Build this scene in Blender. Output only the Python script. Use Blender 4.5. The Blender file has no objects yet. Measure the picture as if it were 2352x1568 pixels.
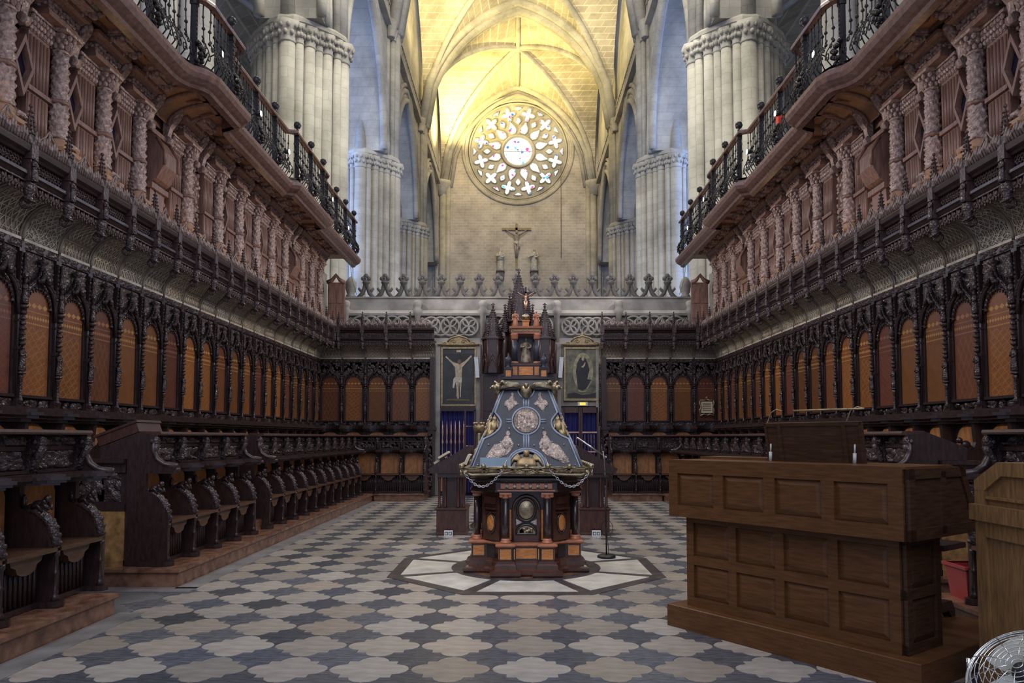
import bpy, math, random
from mathutils import Matrix, Vector
PI = math.pi
sin, cos, sqrt = math.sin, math.cos, math.sqrt
R = random.Random(7)
scene = bpy.context.scene
C = scene.collection

# ------------------------------------------------------------------ camera, world, big lights
cam_d = bpy.data.cameras.new('camera')
cam = bpy.data.objects.new('camera', cam_d)
C.objects.link(cam)
cam_d.sensor_width = 36.0
cam_d.lens = 1690.0 / 2352.0 * 36.0
cam_d.shift_x = -14.0 / 2352.0
cam_d.shift_y = 132.4 / 2352.0
cam_d.clip_start = 0.05
cam_d.clip_end = 300
cam.location = (0, 0, 1.5)
cam.rotation_euler = (math.radians(93.0), 0, 0)
scene.camera = cam
scene.view_settings.view_transform = 'Standard'
scene.view_settings.look = 'None'
scene.view_settings.exposure = 0.5
scene.view_settings.gamma = 1.0
scene.view_settings.use_curve_mapping = False
scene.cycles.max_bounces = 5
scene.cycles.diffuse_bounces = 3
scene.cycles.glossy_bounces = 3
scene.cycles.transmission_bounces = 2
scene.cycles.caustics_reflective = False
scene.cycles.caustics_refractive = False

world = bpy.data.worlds.new('world')
scene.world = world
world.use_nodes = True
bg = world.node_tree.nodes['Background']
bg.inputs[0].default_value = (0.66, 0.74, 1.0, 1)
bg.inputs[1].default_value = 0.48


def area_light(name, loc, target, size, power, color, size_y=None, spread=180):
    d = bpy.data.lights.new(name, 'AREA')
    d.energy = power
    d.color = color
    d.size = size
    if size_y:
        d.shape = 'RECTANGLE'
        d.size_y = size_y
    d.spread = math.radians(spread)
    o = bpy.data.objects.new(name, d)
    C.objects.link(o)
    o.location = loc
    o.rotation_euler = (Vector(target) - Vector(loc)).to_track_quat('-Z', 'Y').to_euler()
    return o


# daylight from the high windows over the crossing behind the camera, and the aisle windows
area_light('crossing_window_light', (0, -9, 17), (0, 13, 3), 16, 1300, (0.98, 0.97, 1.0))
for s in (-1, 1):
    area_light('aisle_window_light', (s * 17, 37, 15), (s * 8, 41, 11), 7, 1900, (0.36, 0.52, 1.0), 16)
    area_light('clerestory_window_light', (s * 6.6, 23, 28), (-s * 9, 34, 16), 5, 2600, (1.0, 0.95, 0.78), 8)
# floodlights along the vault springing, and one free spot for the far wall
def spot_light(name, loc, target, power, color, angle=100, blend=1.0, rad=0.3):
    d = bpy.data.lights.new(name, 'SPOT')
    d.energy = power
    d.color = color
    d.spot_size = math.radians(angle)
    d.spot_blend = blend
    d.shadow_soft_size = rad
    o = bpy.data.objects.new(name, d)
    C.objects.link(o)
    o.location = loc
    o.rotation_euler = (Vector(target) - Vector(loc)).to_track_quat('-Z', 'Y').to_euler()
    return o


spot_light('vault_floodlight', (-6.2, 67.5, 27.6), (-3.0, 64.0, 36.0), 11000, (1.0, 0.78, 0.22), 150)
spot_light('vault_floodlight', (6.2, 60.5, 27.6), (0.0, 63.0, 36.0), 1800, (1.0, 0.82, 0.45), 150, 1.0, 1.2)
spot_light('vault_floodlight', (-5.8, 49, 27.5), (0, 53, 36), 5200, (1.0, 0.82, 0.36), 150)
spot_light('vault_floodlight', (5.8, 47, 27.5), (0, 53, 36), 2600, (1.0, 0.88, 0.6), 150, 1.0, 1.2)
spot_light('wall_floodlight', (0, 52, 33), (0, 70, 25), 3200, (1.0, 0.94, 0.84), 90)  # spot free in mid-nave, aimed at the far wall, no fitting built

# ------------------------------------------------------------------ materials
MATS = {}


def mat(name, col, rough=0.5, metal=0.0, var=0.25, vscale=6.0, stretch=(1, 1, 1), bump=0.0, bscale=40.0, bdist=0.01,
        btype='noise', rnd=0.0, spec=0.5, emit=0.0, coat=0.0, alpha=1.0, col2=None):
    m = bpy.data.materials.new(name)
    m.use_nodes = True
    nt = m.node_tree
    N, L = nt.nodes, nt.links
    b = N['Principled BSDF']
    b.inputs['Roughness'].default_value = rough
    b.inputs['Metallic'].default_value = metal
    b.inputs['Specular IOR Level'].default_value = spec
    b.inputs['Coat Weight'].default_value = coat
    b.inputs['Coat Roughness'].default_value = 0.15
    tc = N.new('ShaderNodeTexCoord')
    mp = N.new('ShaderNodeMapping')
    mp.inputs['Scale'].default_value = stretch
    L.new(tc.outputs['Object'], mp.inputs['Vector'])
    nz = N.new('ShaderNodeTexNoise')
    nz.inputs['Scale'].default_value = vscale
    nz.inputs['Detail'].default_value = 5
    L.new(mp.outputs[0], nz.inputs['Vector'])
    mx = N.new('ShaderNodeMix')
    mx.data_type = 'RGBA'
    c2 = col2 or tuple(min(1, c * (1 + var * 1.6)) for c in col)
    c1 = tuple(c * (1 - var) for c in col)
    mx.inputs[6].default_value = (*c1, 1)
    mx.inputs[7].default_value = (*c2, 1)
    cr = N.new('ShaderNodeMapRange')
    cr.inputs[1].default_value = 0.3
    cr.inputs[2].default_value = 0.7
    L.new(nz.outputs[0], cr.inputs[0])
    L.new(cr.outputs[0], mx.inputs[0])
    out = mx.outputs[2]
    if rnd:
        oi = N.new('ShaderNodeObjectInfo')
        hs = N.new('ShaderNodeHueSaturation')
        mr = N.new('ShaderNodeMapRange')
        mr.inputs[3].default_value = 1 - rnd
        mr.inputs[4].default_value = 1 + rnd
        L.new(oi.outputs['Random'], mr.inputs[0])
        L.new(mr.outputs[0], hs.inputs['Value'])
        m2 = N.new('ShaderNodeMath')
        m2.operation = 'MULTIPLY'
        m2.inputs[1].default_value = 37.7
        m3 = N.new('ShaderNodeMath')
        m3.operation = 'FRACT'
        mr2 = N.new('ShaderNodeMapRange')
        mr2.inputs[3].default_value = 0.6
        mr2.inputs[4].default_value = 1.3
        L.new(oi.outputs['Random'], m2.inputs[0])
        L.new(m2.outputs[0], m3.inputs[0])
        L.new(m3.outputs[0], mr2.inputs[0])
        L.new(mr2.outputs[0], hs.inputs['Saturation'])
        L.new(out, hs.inputs['Color'])
        out = hs.outputs[0]
    L.new(out, b.inputs['Base Color'])
    if bump:
        if btype == 'vor':
            t = N.new('ShaderNodeTexVoronoi')
            t.feature = 'SMOOTH_F1'
            t.inputs['Scale'].default_value = bscale
            src = t.outputs['Distance']
        else:
            t = N.new('ShaderNodeTexNoise')
            t.inputs['Scale'].default_value = bscale
            t.inputs['Detail'].default_value = 3
            src = t.outputs[0]
        L.new(mp.outputs[0], t.inputs['Vector'])
        bp = N.new('ShaderNodeBump')
        bp.inputs['Strength'].default_value = bump
        bp.inputs['Distance'].default_value = bdist
        if btype == 'vor':
            bp.invert = True
        L.new(src, bp.inputs['Height'])
        L.new(bp.outputs[0], b.inputs['Normal'])
    if emit:
        L.new(out, b.inputs['Emission Color'])
        b.inputs['Emission Strength'].default_value = emit
    MATS[name] = m
    return m


def stone_mat(name, c1, c2, mortar, bw=0.95, rh=0.42, vec='wall', ms=0.02, stain=0.5):
    m = bpy.data.materials.new(name)
    m.use_nodes = True
    nt = m.node_tree
    N, L = nt.nodes, nt.links
    b = N['Principled BSDF']
    b.inputs['Roughness'].default_value = 0.85
    b.inputs['Specular IOR Level'].default_value = 0.25
    g = N.new('ShaderNodeNewGeometry')
    sp = N.new('ShaderNodeSeparateXYZ')
    L.new(g.outputs['Position'], sp.inputs[0])
    ad = N.new('ShaderNodeMath')
    cb = N.new('ShaderNodeCombineXYZ')
    if vec == 'wall':
        L.new(sp.outputs[0], ad.inputs[0])
        L.new(sp.outputs[1], ad.inputs[1])
        L.new(ad.outputs[0], cb.inputs[0])
        L.new(sp.outputs[2], cb.inputs[1])
    else:
        L.new(sp.outputs[0], ad.inputs[0])
        L.new(sp.outputs[1], ad.inputs[1])
        L.new(ad.outputs[0], cb.inputs[0])
        L.new(sp.outputs[2], cb.inputs[1])
    br = N.new('ShaderNodeTexBrick')
    br.inputs['Color1'].default_value = (*c1, 1)
    br.inputs['Color2'].default_value = (*c2, 1)
    br.inputs['Mortar'].default_value = (*mortar, 1)
    br.inputs['Scale'].default_value = 1.0
    br.inputs['Brick Width'].default_value = bw
    br.inputs['Row Height'].default_value = rh
    br.inputs['Mortar Size'].default_value = ms
    br.inputs['Mortar Smooth'].default_value = 0.3
    L.new(cb.outputs[0], br.inputs['Vector'])
    nz = N.new('ShaderNodeTexNoise')
    nz.inputs['Scale'].default_value = 0.35
    nz.inputs['Detail'].default_value = 8
    nz.inputs['Roughness'].default_value = 0.65
    L.new(g.outputs['Position'], nz.inputs['Vector'])
    mr = N.new('ShaderNodeMapRange')
    mr.inputs[1].default_value = 0.3
    mr.inputs[2].default_value = 0.62
    mr.inputs[3].default_value = 1 - stain
    mr.inputs[4].default_value = 1.08
    L.new(nz.outputs[0], mr.inputs[0])
    mu = N.new('ShaderNodeMix')
    mu.data_type = 'RGBA'
    mu.blend_type = 'MULTIPLY'
    mu.inputs[0].default_value = 1
    L.new(br.outputs[0], mu.inputs[6])
    L.new(mr.outputs[0], mu.inputs[7])
    L.new(mu.outputs[2], b.inputs['Base Color'])
    bp = N.new('ShaderNodeBump')
    bp.inputs['Strength'].default_value = 0.3
    bp.inputs['Distance'].default_value = 0.03
    bp.invert = True
    L.new(br.outputs['Fac'], bp.inputs['Height'])
    L.new(bp.outputs[0], b.inputs['Normal'])
    MATS[name] = m


stone_mat('stone', (0.48, 0.455, 0.40), (0.43, 0.405, 0.36), (0.385, 0.36, 0.32), ms=0.012)
stone_mat('stone_wall', (0.56, 0.50, 0.43), (0.47, 0.42, 0.37), (0.64, 0.58, 0.51), 0.62, 0.27, stain=0.42)
stone_mat('stone_vault', (0.50, 0.45, 0.36), (0.42, 0.37, 0.29), (0.66, 0.60, 0.48), 0.95, 0.36, 'vault', 0.03, 0.5)
mat('stone_trim', (0.33, 0.31, 0.29), 0.85, var=0.3, vscale=1.5, bump=0.3, bscale=20)
mat('stone_parapet', (0.31, 0.29, 0.265), 0.8, var=0.28, vscale=2.2, bump=0.25, bscale=25)
mat('stone_dark', (0.12, 0.112, 0.105), 0.85, var=0.35, vscale=4, bump=0.4, bscale=30)
mat('walnut', (0.029, 0.0165, 0.0165), 0.28, var=0.3, vscale=9, stretch=(4, 4, 1), bump=0.15, bscale=50)
mat('walnut_carved', (0.048, 0.032, 0.034), 0.26, var=0.35, vscale=20, bump=0.9, bscale=55, bdist=0.012, btype='vor')
mat('walnut_red', (0.055, 0.022, 0.018), 0.32, var=0.3, vscale=8, stretch=(4, 4, 1), bump=0.1)
mat('tracery_wood', (0.085, 0.062, 0.063), 0.27, var=0.35, vscale=20, bump=0.9, bscale=55, bdist=0.012, btype='vor')  # lighter copy of the carved walnut, greyish highlight put into the colour
mat('canopy_wood', (0.052, 0.030, 0.030), 0.36, var=0.3, vscale=14, bump=0.5, bscale=45, btype='vor')
mat('crest_wood', (0.19, 0.14, 0.13), 0.32, var=0.4, vscale=20, bump=0.4, bscale=50)  # paler than the canopy wood so the cresting's highlights sit in its colour
mat('seat_wood', (0.085, 0.043, 0.026), 0.33, var=0.3, vscale=8, stretch=(1, 5, 5))
mat('coving', (0.25, 0.22, 0.175), 0.6, var=0.25, vscale=8, rnd=0.12)
mat('coving_lace', (0.58, 0.52, 0.43), 0.55, var=0.2, vscale=10, rnd=0.12)
mat('organ_wood', (0.225, 0.130, 0.102), 0.42, var=0.3, vscale=5, stretch=(5, 5, 0.7), bump=0.12, bscale=30)
mat('organ_carved', (0.37, 0.265, 0.235), 0.34, var=0.35, vscale=25, bump=0.8, bscale=38, bdist=0.02, btype='vor')  # raised above the plain organ wood: light-mauve highlights put into the colour
mat('organ_tan', (0.36, 0.20, 0.115), 0.45, var=0.2, vscale=6)
mat('rail_wood', (0.150, 0.088, 0.075), 0.26, var=0.25, vscale=5, stretch=(3, 3, 3))
mat('iron', (0.022, 0.019, 0.021), 0.36, 0.5, var=0.2, bump=0.3, bscale=60)
mat('marble_red', (0.165, 0.070, 0.043), 0.24, var=0.45, vscale=9, col2=(0.27, 0.145, 0.095))
mat('marble_yellow', (0.30, 0.165, 0.065), 0.3, var=0.5, vscale=11, col2=(0.44, 0.25, 0.10))
mat('floor_base', (0.10, 0.10, 0.105), 0.55, var=0.3, vscale=3)
mat('floor_border', (0.16, 0.155, 0.16), 0.45, var=0.3, vscale=3)
mat('tile_pale', (0.32, 0.288, 0.258), 0.27, var=0.16, vscale=5, stretch=(1, 3, 1), rnd=0.20, bump=0.05, bscale=8)
mat('tile_dark', (0.082, 0.088, 0.107), 0.27, var=0.4, vscale=9, stretch=(1, 4, 1), rnd=0.30, bump=0.05, bscale=8)
mat('marble_white', (0.56, 0.54, 0.49), 0.25, var=0.18, vscale=4, rnd=0.10)
mat('marble_dark', (0.055, 0.050, 0.053), 0.32, var=0.4, vscale=8)
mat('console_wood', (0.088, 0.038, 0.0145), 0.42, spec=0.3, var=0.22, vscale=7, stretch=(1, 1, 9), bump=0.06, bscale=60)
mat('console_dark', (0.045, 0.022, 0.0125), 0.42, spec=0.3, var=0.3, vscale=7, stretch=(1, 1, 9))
mat('seat_back', (0.38, 0.165, 0.058), 0.4, var=0.25, vscale=7, stretch=(3, 3, 0.8))
mat('oak', (0.19, 0.105, 0.042), 0.42, var=0.3, vscale=9, stretch=(6, 6, 0.8), bump=0.08, bscale=70)
mat('ebony', (0.021, 0.013, 0.014), 0.22, var=0.3, vscale=6, coat=0.3)
mat('ebony_red', (0.055, 0.022, 0.016), 0.27, var=0.3, vscale=6, coat=0.3)
mat('inlay_orange', (0.45, 0.175, 0.045), 0.3, var=0.25, vscale=10, stretch=(2, 2, 8), coat=0.2)
mat('copper_wood', (0.36, 0.145, 0.080), 0.3, var=0.2, coat=0.2)
mat('desk_blue', (0.030, 0.034, 0.050), 0.36, spec=0.3, var=0.25, vscale=5)
mat('desk_edge', (0.20, 0.235, 0.31), 0.33, var=0.2, coat=0.1)
mat('silver', (0.66, 0.56, 0.51), 0.32, 0.85, var=0.3, vscale=40, bump=1.0, bscale=95, bdist=0.02)
mat('brass', (0.27, 0.225, 0.15), 0.36, 0.85, var=0.35, vscale=18, bump=0.3, bscale=60)
mat('gilt', (0.30, 0.225, 0.125), 0.45, 0.6, var=0.3, vscale=18, bump=0.3, bscale=40)
mat('copper', (0.62, 0.36, 0.24), 0.35, 0.7, var=0.2)
mat('steel', (0.50, 0.50, 0.53), 0.28, 0.9, var=0.1)
mat('chrome', (0.72, 0.74, 0.74), 0.15, 1.0, var=0.05)
mat('polychrome', (0.30, 0.22, 0.13), 0.4, 0.3, var=0.6, vscale=20, col2=(0.58, 0.48, 0.34))
mat('plaster', (0.42, 0.39, 0.33), 0.7, var=0.35, vscale=6, col2=(0.62, 0.60, 0.55))
mat('flesh_stone', (0.27, 0.225, 0.20), 0.7, var=0.25, vscale=6)
mat('cross_wood', (0.27, 0.215, 0.12), 0.7, var=0.2)
mat('blue_cloth', (0.010, 0.012, 0.105), 0.75, var=0.3, vscale=2, stretch=(25, 1, 0.3))
mat('black_metal', (0.012, 0.012, 0.014), 0.4, 0.2, var=0.1)
mat('black_plastic', (0.012, 0.013, 0.018), 0.4, var=0.1)
mat('white_plastic', (0.60, 0.66, 0.70), 0.4, var=0.05)
mat('grey_plastic', (0.42, 0.43, 0.41), 0.4, var=0.05)
mat('grey_metal', (0.15, 0.18, 0.185), 0.4, 0.5, var=0.1)
mat('red_plastic', (0.36, 0.050, 0.052), 0.38, var=0.08)
mat('red_box', (0.75, 0.06, 0.03), 0.5, var=0.1)
mat('green_cord', (0.05, 0.35, 0.12), 0.5, var=0.1)
mat('paper', (0.55, 0.50, 0.38), 0.7, var=0.1)
mat('blue_sheet', (0.10, 0.17, 0.24), 0.4, var=0.1)
mat('canvas_dark', (0.030, 0.033, 0.036), 0.45, var=0.4, vscale=4)
mat('canvas_cloud', (0.060, 0.066, 0.052), 0.45, var=0.5, vscale=5, col2=(0.24, 0.22, 0.14))
mat('paint_flesh', (0.46, 0.38, 0.26), 0.5, var=0.25, vscale=14)
mat('paint_white', (0.55, 0.51, 0.42), 0.5, var=0.2, vscale=20)
mat('paint_black', (0.015, 0.014, 0.018), 0.5, var=0.3)
mat('paint_brown', (0.16, 0.10, 0.05), 0.5, var=0.3)
mat('paint_glow', (0.30, 0.26, 0.15), 0.5, var=0.35, vscale=9, col2=(0.44, 0.40, 0.26))
mat('sign_orange', (1.0, 0.36, 0.03), 0.4, var=0.05, emit=1.6)
mat('lamp_white', (0.85, 0.93, 1.0), 0.3, var=0.02, emit=2.5)
mat('glass_dark', (0.012, 0.012, 0.03), 0.1, var=0.1)


def inlay(name, base, light, lines):
    m = bpy.data.materials.new(name)
    m.use_nodes = True
    nt = m.node_tree
    N, L = nt.nodes, nt.links
    b = N['Principled BSDF']
    b.inputs['Roughness'].default_value = 0.34
    tc = N.new('ShaderNodeTexCoord')
    sp = N.new('ShaderNodeSeparateXYZ')
    L.new(tc.outputs['Object'], sp.inputs[0])

    def mth(op, a, c=None, cl=False):
        n = N.new('ShaderNodeMath')
        n.operation = op
        n.use_clamp = cl
        for i, v in enumerate((a, c)):
            if v is None:
                continue
            if isinstance(v, (int, float)):
                n.inputs[i].default_value = v
            else:
                L.new(v, n.inputs[i])
        return n.outputs[0]

    def mix(f, a, c):
        n = N.new('ShaderNodeMix')
        n.data_type = 'RGBA'
        L.new(f, n.inputs[0])
        for i, v in ((6, a), (7, c)):
            if isinstance(v, tuple):
                n.inputs[i].default_value = (*v, 1)
            else:
                L.new(v, n.inputs[i])
        return n.outputs[2]
    x, z = sp.outputs[0], sp.outputs[2]
    nz = N.new('ShaderNodeTexNoise')
    nz.inputs['Scale'].default_value = 7
    nz.inputs['Detail'].default_value = 6
    L.new(tc.outputs['Object'], nz.inputs['Vector'])
    oi = N.new('ShaderNodeObjectInfo')
    f = mth('ADD', nz.outputs[0], mth('MULTIPLY', mth('SUBTRACT', oi.outputs['Random'], 0.5), 0.5), True)
    col = mix(f, tuple(c * 0.55 for c in base), tuple(min(1, c * 1.45) for c in base))
    # strapwork: star lines through the field
    if lines:
        acc = None
        for k, (a, c, s) in enumerate(lines):
            t = mth('ADD', mth('MULTIPLY', x, a), mth('MULTIPLY', z, c))
            w = mth('ABSOLUTE', mth('SUBTRACT', mth('FRACT', mth('MULTIPLY', t, s * 1.7)), 0.5))
            ln = mth('LESS_THAN', w, 0.05)
            acc = ln if acc is None else mth('MAXIMUM', acc, ln)
        inner = mth('LESS_THAN', z, 2.70)
        inx = mth('LESS_THAN', mth('ABSOLUTE', x), 0.17)
        col = mix(mth('MULTIPLY', mth('MULTIPLY', acc, mth('MULTIPLY', inner, inx)), 0.30), col, light)
    # bands of small lozenges across the head
    for z0, z1, ns in ((2.72, 2.745, 30), (2.775, 2.825, 22), (2.855, 2.87, 60), (2.90, 2.965, 11)):
        band = mth('MULTIPLY', mth('GREATER_THAN', z, z0), mth('LESS_THAN', z, z1))
        zz = mth('DIVIDE', mth('ABSOLUTE', mth('SUBTRACT', z, (z0 + z1) / 2)), (z1 - z0) / 2)
        xx = mth('MULTIPLY', mth('ABSOLUTE', mth('SUBTRACT', mth('FRACT', mth('MULTIPLY', x, ns)), 0.5)), 2)
        dia = mth('LESS_THAN', mth('ADD', zz, xx), 0.95)
        col = mix(mth('MULTIPLY', mth('MULTIPLY', band, dia), 0.75), col, light)
    L.new(col, b.inputs['Base Color'])
    MATS[name] = m


INL = []
for nm, base, light, ln in (
        ('inlay_amber', (0.205, 0.070, 0.019), (0.58, 0.30, 0.085), ((1, 1, 5.0), (1, -1, 5.0), (1, 2.4, 3.1))),
        ('inlay_russet', (0.140, 0.046, 0.019), (0.40, 0.18, 0.065), ((1, 0.5, 6.0), (1, -0.5, 6.0))),
        ('inlay_brown', (0.155, 0.058, 0.017), (0.46, 0.24, 0.07), None),
        ('inlay_wine', (0.115, 0.036, 0.021), (0.28, 0.11, 0.06), ((1, 1.6, 4.5), (1, -1.6, 4.5)))):
    inlay(nm, base, light, ln)
    INL.append(nm)

# ------------------------------------------------------------------ mesh builder
class MB:
    def __init__(s):
        s.V, s.F, s.S = [], [], []

    def add(s, V, F, sm=False):
        o = len(s.V)
        s.V.extend(V)
        for f in F:
            s.F.append([i + o for i in f])
            s.S.append(sm)
        return s

    def box(s, x0, x1, y0, y1, z0, z1):
        return s.add([(x0, y0, z0), (x1, y0, z0), (x1, y1, z0), (x0, y1, z0), (x0, y0, z1), (x1, y0, z1), (x1, y1, z1), (x0, y1, z1)],
                     [(3, 2, 1, 0), (4, 5, 6, 7), (0, 1, 5, 4), (1, 2, 6, 5), (2, 3, 7, 6), (3, 0, 4, 7)])

    def cb(s, cx, cy, cz, sx, sy, sz):
        return s.box(cx - sx / 2, cx + sx / 2, cy - sy / 2, cy + sy / 2, cz - sz / 2, cz + sz / 2)

    def prism(s, P, ax, a0, a1):
        n = len(P)
        def m(p, a):
            return (a, p[0], p[1]) if ax == 'x' else ((p[0], a, p[1]) if ax == 'y' else (p[0], p[1], a))
        V = [m(p, a0) for p in P] + [m(p, a1) for p in P]
        F = [list(range(n))[::-1], list(range(n, 2 * n))]
        F += [(i, (i + 1) % n, n + (i + 1) % n, n + i) for i in range(n)]
        return s.add(V, F)

    def lathe(s, prof, n=10, c=(0, 0, 0), sx=1, sy=1, sm=True, a0=0, bump=None, caps=True, axis='z'):
        V, F = [], []
        for j, (r, z) in enumerate(prof):
            for i in range(n):
                a = a0 + 2 * PI * i / n
                rr = r * (1 + (bump(i, j) if bump else 0))
                p = (rr * cos(a) * sx, rr * sin(a) * sy, z)
                if axis == 'y':
                    p = (p[0], p[2], p[1])
                elif axis == 'x':
                    p = (p[2], p[0], p[1])
                V.append((c[0] + p[0], c[1] + p[1], c[2] + p[2]))
        for j in range(len(prof) - 1):
            for i in range(n):
                F.append((j * n + i, j * n + (i + 1) % n, (j + 1) * n + (i + 1) % n, (j + 1) * n + i))
        s.add(V, F, sm)
        if caps:
            o = len(s.V) - len(V)
            if prof[0][0] > 1e-4:
                s.F.append([o + i for i in range(n)][::-1]); s.S.append(False)
            if prof[-1][0] > 1e-4:
                s.F.append([o + (len(prof) - 1) * n + i for i in range(n)]); s.S.append(False)
        return s

    def ball(s, c, r, nu=8, nv=6):
        if not isinstance(r, tuple):
            r = (r, r, r)
        V = [(c[0], c[1], c[2] - r[2])]
        for j in range(1, nv):
            t = -PI / 2 + PI * j / nv
            for i in range(nu):
                a = 2 * PI * i / nu
                V.append((c[0] + r[0] * cos(t) * cos(a), c[1] + r[1] * cos(t) * sin(a), c[2] + r[2] * sin(t)))
        V.append((c[0], c[1], c[2] + r[2]))
        F = [(0, 1 + (i + 1) % nu, 1 + i) for i in range(nu)]
        for j in range(nv - 2):
            for i in range(nu):
                a, b2 = 1 + j * nu, 1 + (j + 1) * nu
                F.append((a + i, a + (i + 1) % nu, b2 + (i + 1) % nu, b2 + i))
        k = 1 + (nv - 2) * nu
        F += [(k + i, k + (i + 1) % nu, len(V) - 1) for i in range(nu)]
        return s.add(V, F, True)

    def tube(s, P, r, n=6, closed=False, sm=True, flat=1.0):
        P = [Vector(p) for p in P]
        m = len(P)
        if not isinstance(r, (list, tuple)):
            r = [r] * m
        V, F = [], []
        up = None
        for i in range(m):
            if closed:
                t = P[(i + 1) % m] - P[i - 1]
            else:
                t = P[min(i + 1, m - 1)] - P[max(i - 1, 0)]
            if t.length < 1e-9:
                t = Vector((0, 0, 1))
            t.normalize()
            if up is None:
                up = Vector((0, 0, 1)) if abs(t.z) < 0.9 else Vector((1, 0, 0))
                if abs(t.y) < 0.5 and abs(t.z) >= 0.9:
                    up = Vector((0, 1, 0))
            u = up - t * up.dot(t)
            if u.length < 1e-6:
                u = t.orthogonal()
            u.normalize()
            up = u
            w = t.cross(u)
            for k in range(n):
                a = 2 * PI * (k + 0.5) / n
                q = P[i] + u * (r[i] * cos(a)) + w * (r[i] * sin(a) * flat)
                V.append(tuple(q))
        for i in range(m if closed else m - 1):
            j = (i + 1) % m
            for k in range(n):
                F.append((i * n + k, i * n + (k + 1) % n, j * n + (k + 1) % n, j * n + k))
        if not closed:
            F.append(list(range(n))[::-1])
            F.append([(m - 1) * n + k for k in range(n)])
        return s.add(V, F, sm)

    def sweep(s, prof, path, closed=False, sm=False):
        """prof: (offset to the right-hand normal, z) ; path: (x, y[, z]) in plan"""
        m, k = len(path), len(prof)
        V, F = [], []
        for i in range(m):
            a = Vector(path[i - 1][:2]) if (closed or i) else None
            b = Vector(path[i][:2])
            c = Vector(path[(i + 1) % m][:2]) if (closed or i < m - 1) else None
            d1 = (b - a).normalized() if a is not None else None
            d2 = (c - b).normalized() if c is not None else None
            d1 = d1 if d1 is not None else d2
            d2 = d2 if d2 is not None else d1
            n1, n2 = Vector((d1.y, -d1.x)), Vector((d2.y, -d2.x))
            q = n1 + n2
            q = q / max(0.35, (1 + n1.dot(n2))) if q.length > 1e-6 else n1
            z0 = path[i][2] if len(path[i]) > 2 else 0
            for o, z in prof:
                V.append((b.x + q.x * o, b.y + q.y * o, z + z0))
        for i in range(m if closed else m - 1):
            j = (i + 1) % m
            for p in range(k - 1):
                F.append((i * k + p, j * k + p, j * k + p + 1, i * k + p + 1))
        s.add(V, F, sm)
        if not closed:
            o = len(s.V) - len(V)
            s.F.append([o + p for p in range(k)]); s.S.append(False)
            s.F.append([o + (m - 1) * k + p for p in range(k)][::-1]); s.S.append(False)
        return s

    def loft(s, poly, rings, cap=True):
        """poly: ccw plan polygon, rings: (outward offset, z)"""
        n = len(poly)
        V, F = [], []
        nor = []
        for i in range(n):
            a, b, c = Vector(poly[i - 1]), Vector(poly[i]), Vector(poly[(i + 1) % n])
            d1, d2 = (b - a).normalized(), (c - b).normalized()
            n1, n2 = Vector((d1.y, -d1.x)), Vector((d2.y, -d2.x))
            nor.append((n1 + n2) / max(0.4, 1 + n1.dot(n2)))
        for o, z in rings:
            for i in range(n):
                V.append((poly[i][0] + nor[i].x * o, poly[i][1] + nor[i].y * o, z))
        for j in range(len(rings) - 1):
            for i in range(n):
                F.append((j * n + i, j * n + (i + 1) % n, (j + 1) * n + (i + 1) % n, (j + 1) * n + i))
        if cap:
            F.append(list(range(n))[::-1])
            F.append([(len(rings) - 1) * n + i for i in range(n)])
        return s.add(V, F)

    def grid(s, fn, nu, nv, sm=True):
        V = [fn(i / nu, j / nv) for j in range(nv + 1) for i in range(nu + 1)]
        w = nu + 1
        F = [(j * w + i, j * w + i + 1, (j + 1) * w + i + 1, (j + 1) * w + i) for j in range(nv) for i in range(nu)]
        return s.add(V, F, sm)

    def put(s, o, M):
        V = [tuple(M @ Vector(v)) for v in o.V]
        b = len(s.V)
        s.V.extend(V)
        for f, q in zip(o.F, o.S):
            s.F.append([i + b for i in f])
            s.S.append(q)
        return s

    def xf(s, M):
        s.V = [tuple(M @ Vector(v)) for v in s.V]
        return s

    def mesh(s, name='mesh'):
        me = bpy.data.meshes.new(name)
        me.from_pydata(s.V, [], s.F)
        me.polygons.foreach_set('use_smooth', s.S)
        me.update()
        return me


def T(x=0, y=0, z=0, rz=0, rx=0, ry=0, sc=1):
    return Matrix.Translation((x, y, z)) @ Matrix.Rotation(rz, 4, 'Z') @ Matrix.Rotation(ry, 4, 'Y') @ Matrix.Rotation(rx, 4, 'X') @ Matrix.Scale(sc, 4)


def obj(name, m, mt, parent=None, loc=(0, 0, 0), rz=0, scale=None, label=None, kind=None):
    me = m.mesh(name) if isinstance(m, MB) else m
    if mt and not me.materials:
        me.materials.append(MATS[mt])
    o = bpy.data.objects.new(name, me)
    C.objects.link(o)
    if mt and me.materials[0] is not MATS[mt]:
        o.material_slots[0].link = 'OBJECT'
        o.material_slots[0].material = MATS[mt]
    o.location = loc
    if rz:
        o.rotation_euler = (0, 0, rz)
    if scale:
        o.scale = scale
    o.parent = parent
    if label:
        o['label'] = label
    if kind:
        o['kind'] = kind
    return o


def tag(o, label, cat, group=None):
    o['label'] = label
    o['category'] = cat
    if group:
        o['group'] = group
    return o


def thing(name, label, cat, loc=(0, 0, 0), rz=0, group=None, scale=None):
    o = bpy.data.objects.new(name, None)
    o.empty_display_size = 0.1
    C.objects.link(o)
    o.location = loc
    o.rotation_euler = (0, 0, rz)
    if scale:
        o.scale = scale
    return tag(o, label, cat, group)


def struct(name, m, mt, parent=None, label=None):
    o = obj(name, m, mt, parent)
    if parent is None:
        o['kind'] = 'structure'
        if label:
            o['label'] = label
    return o


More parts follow.
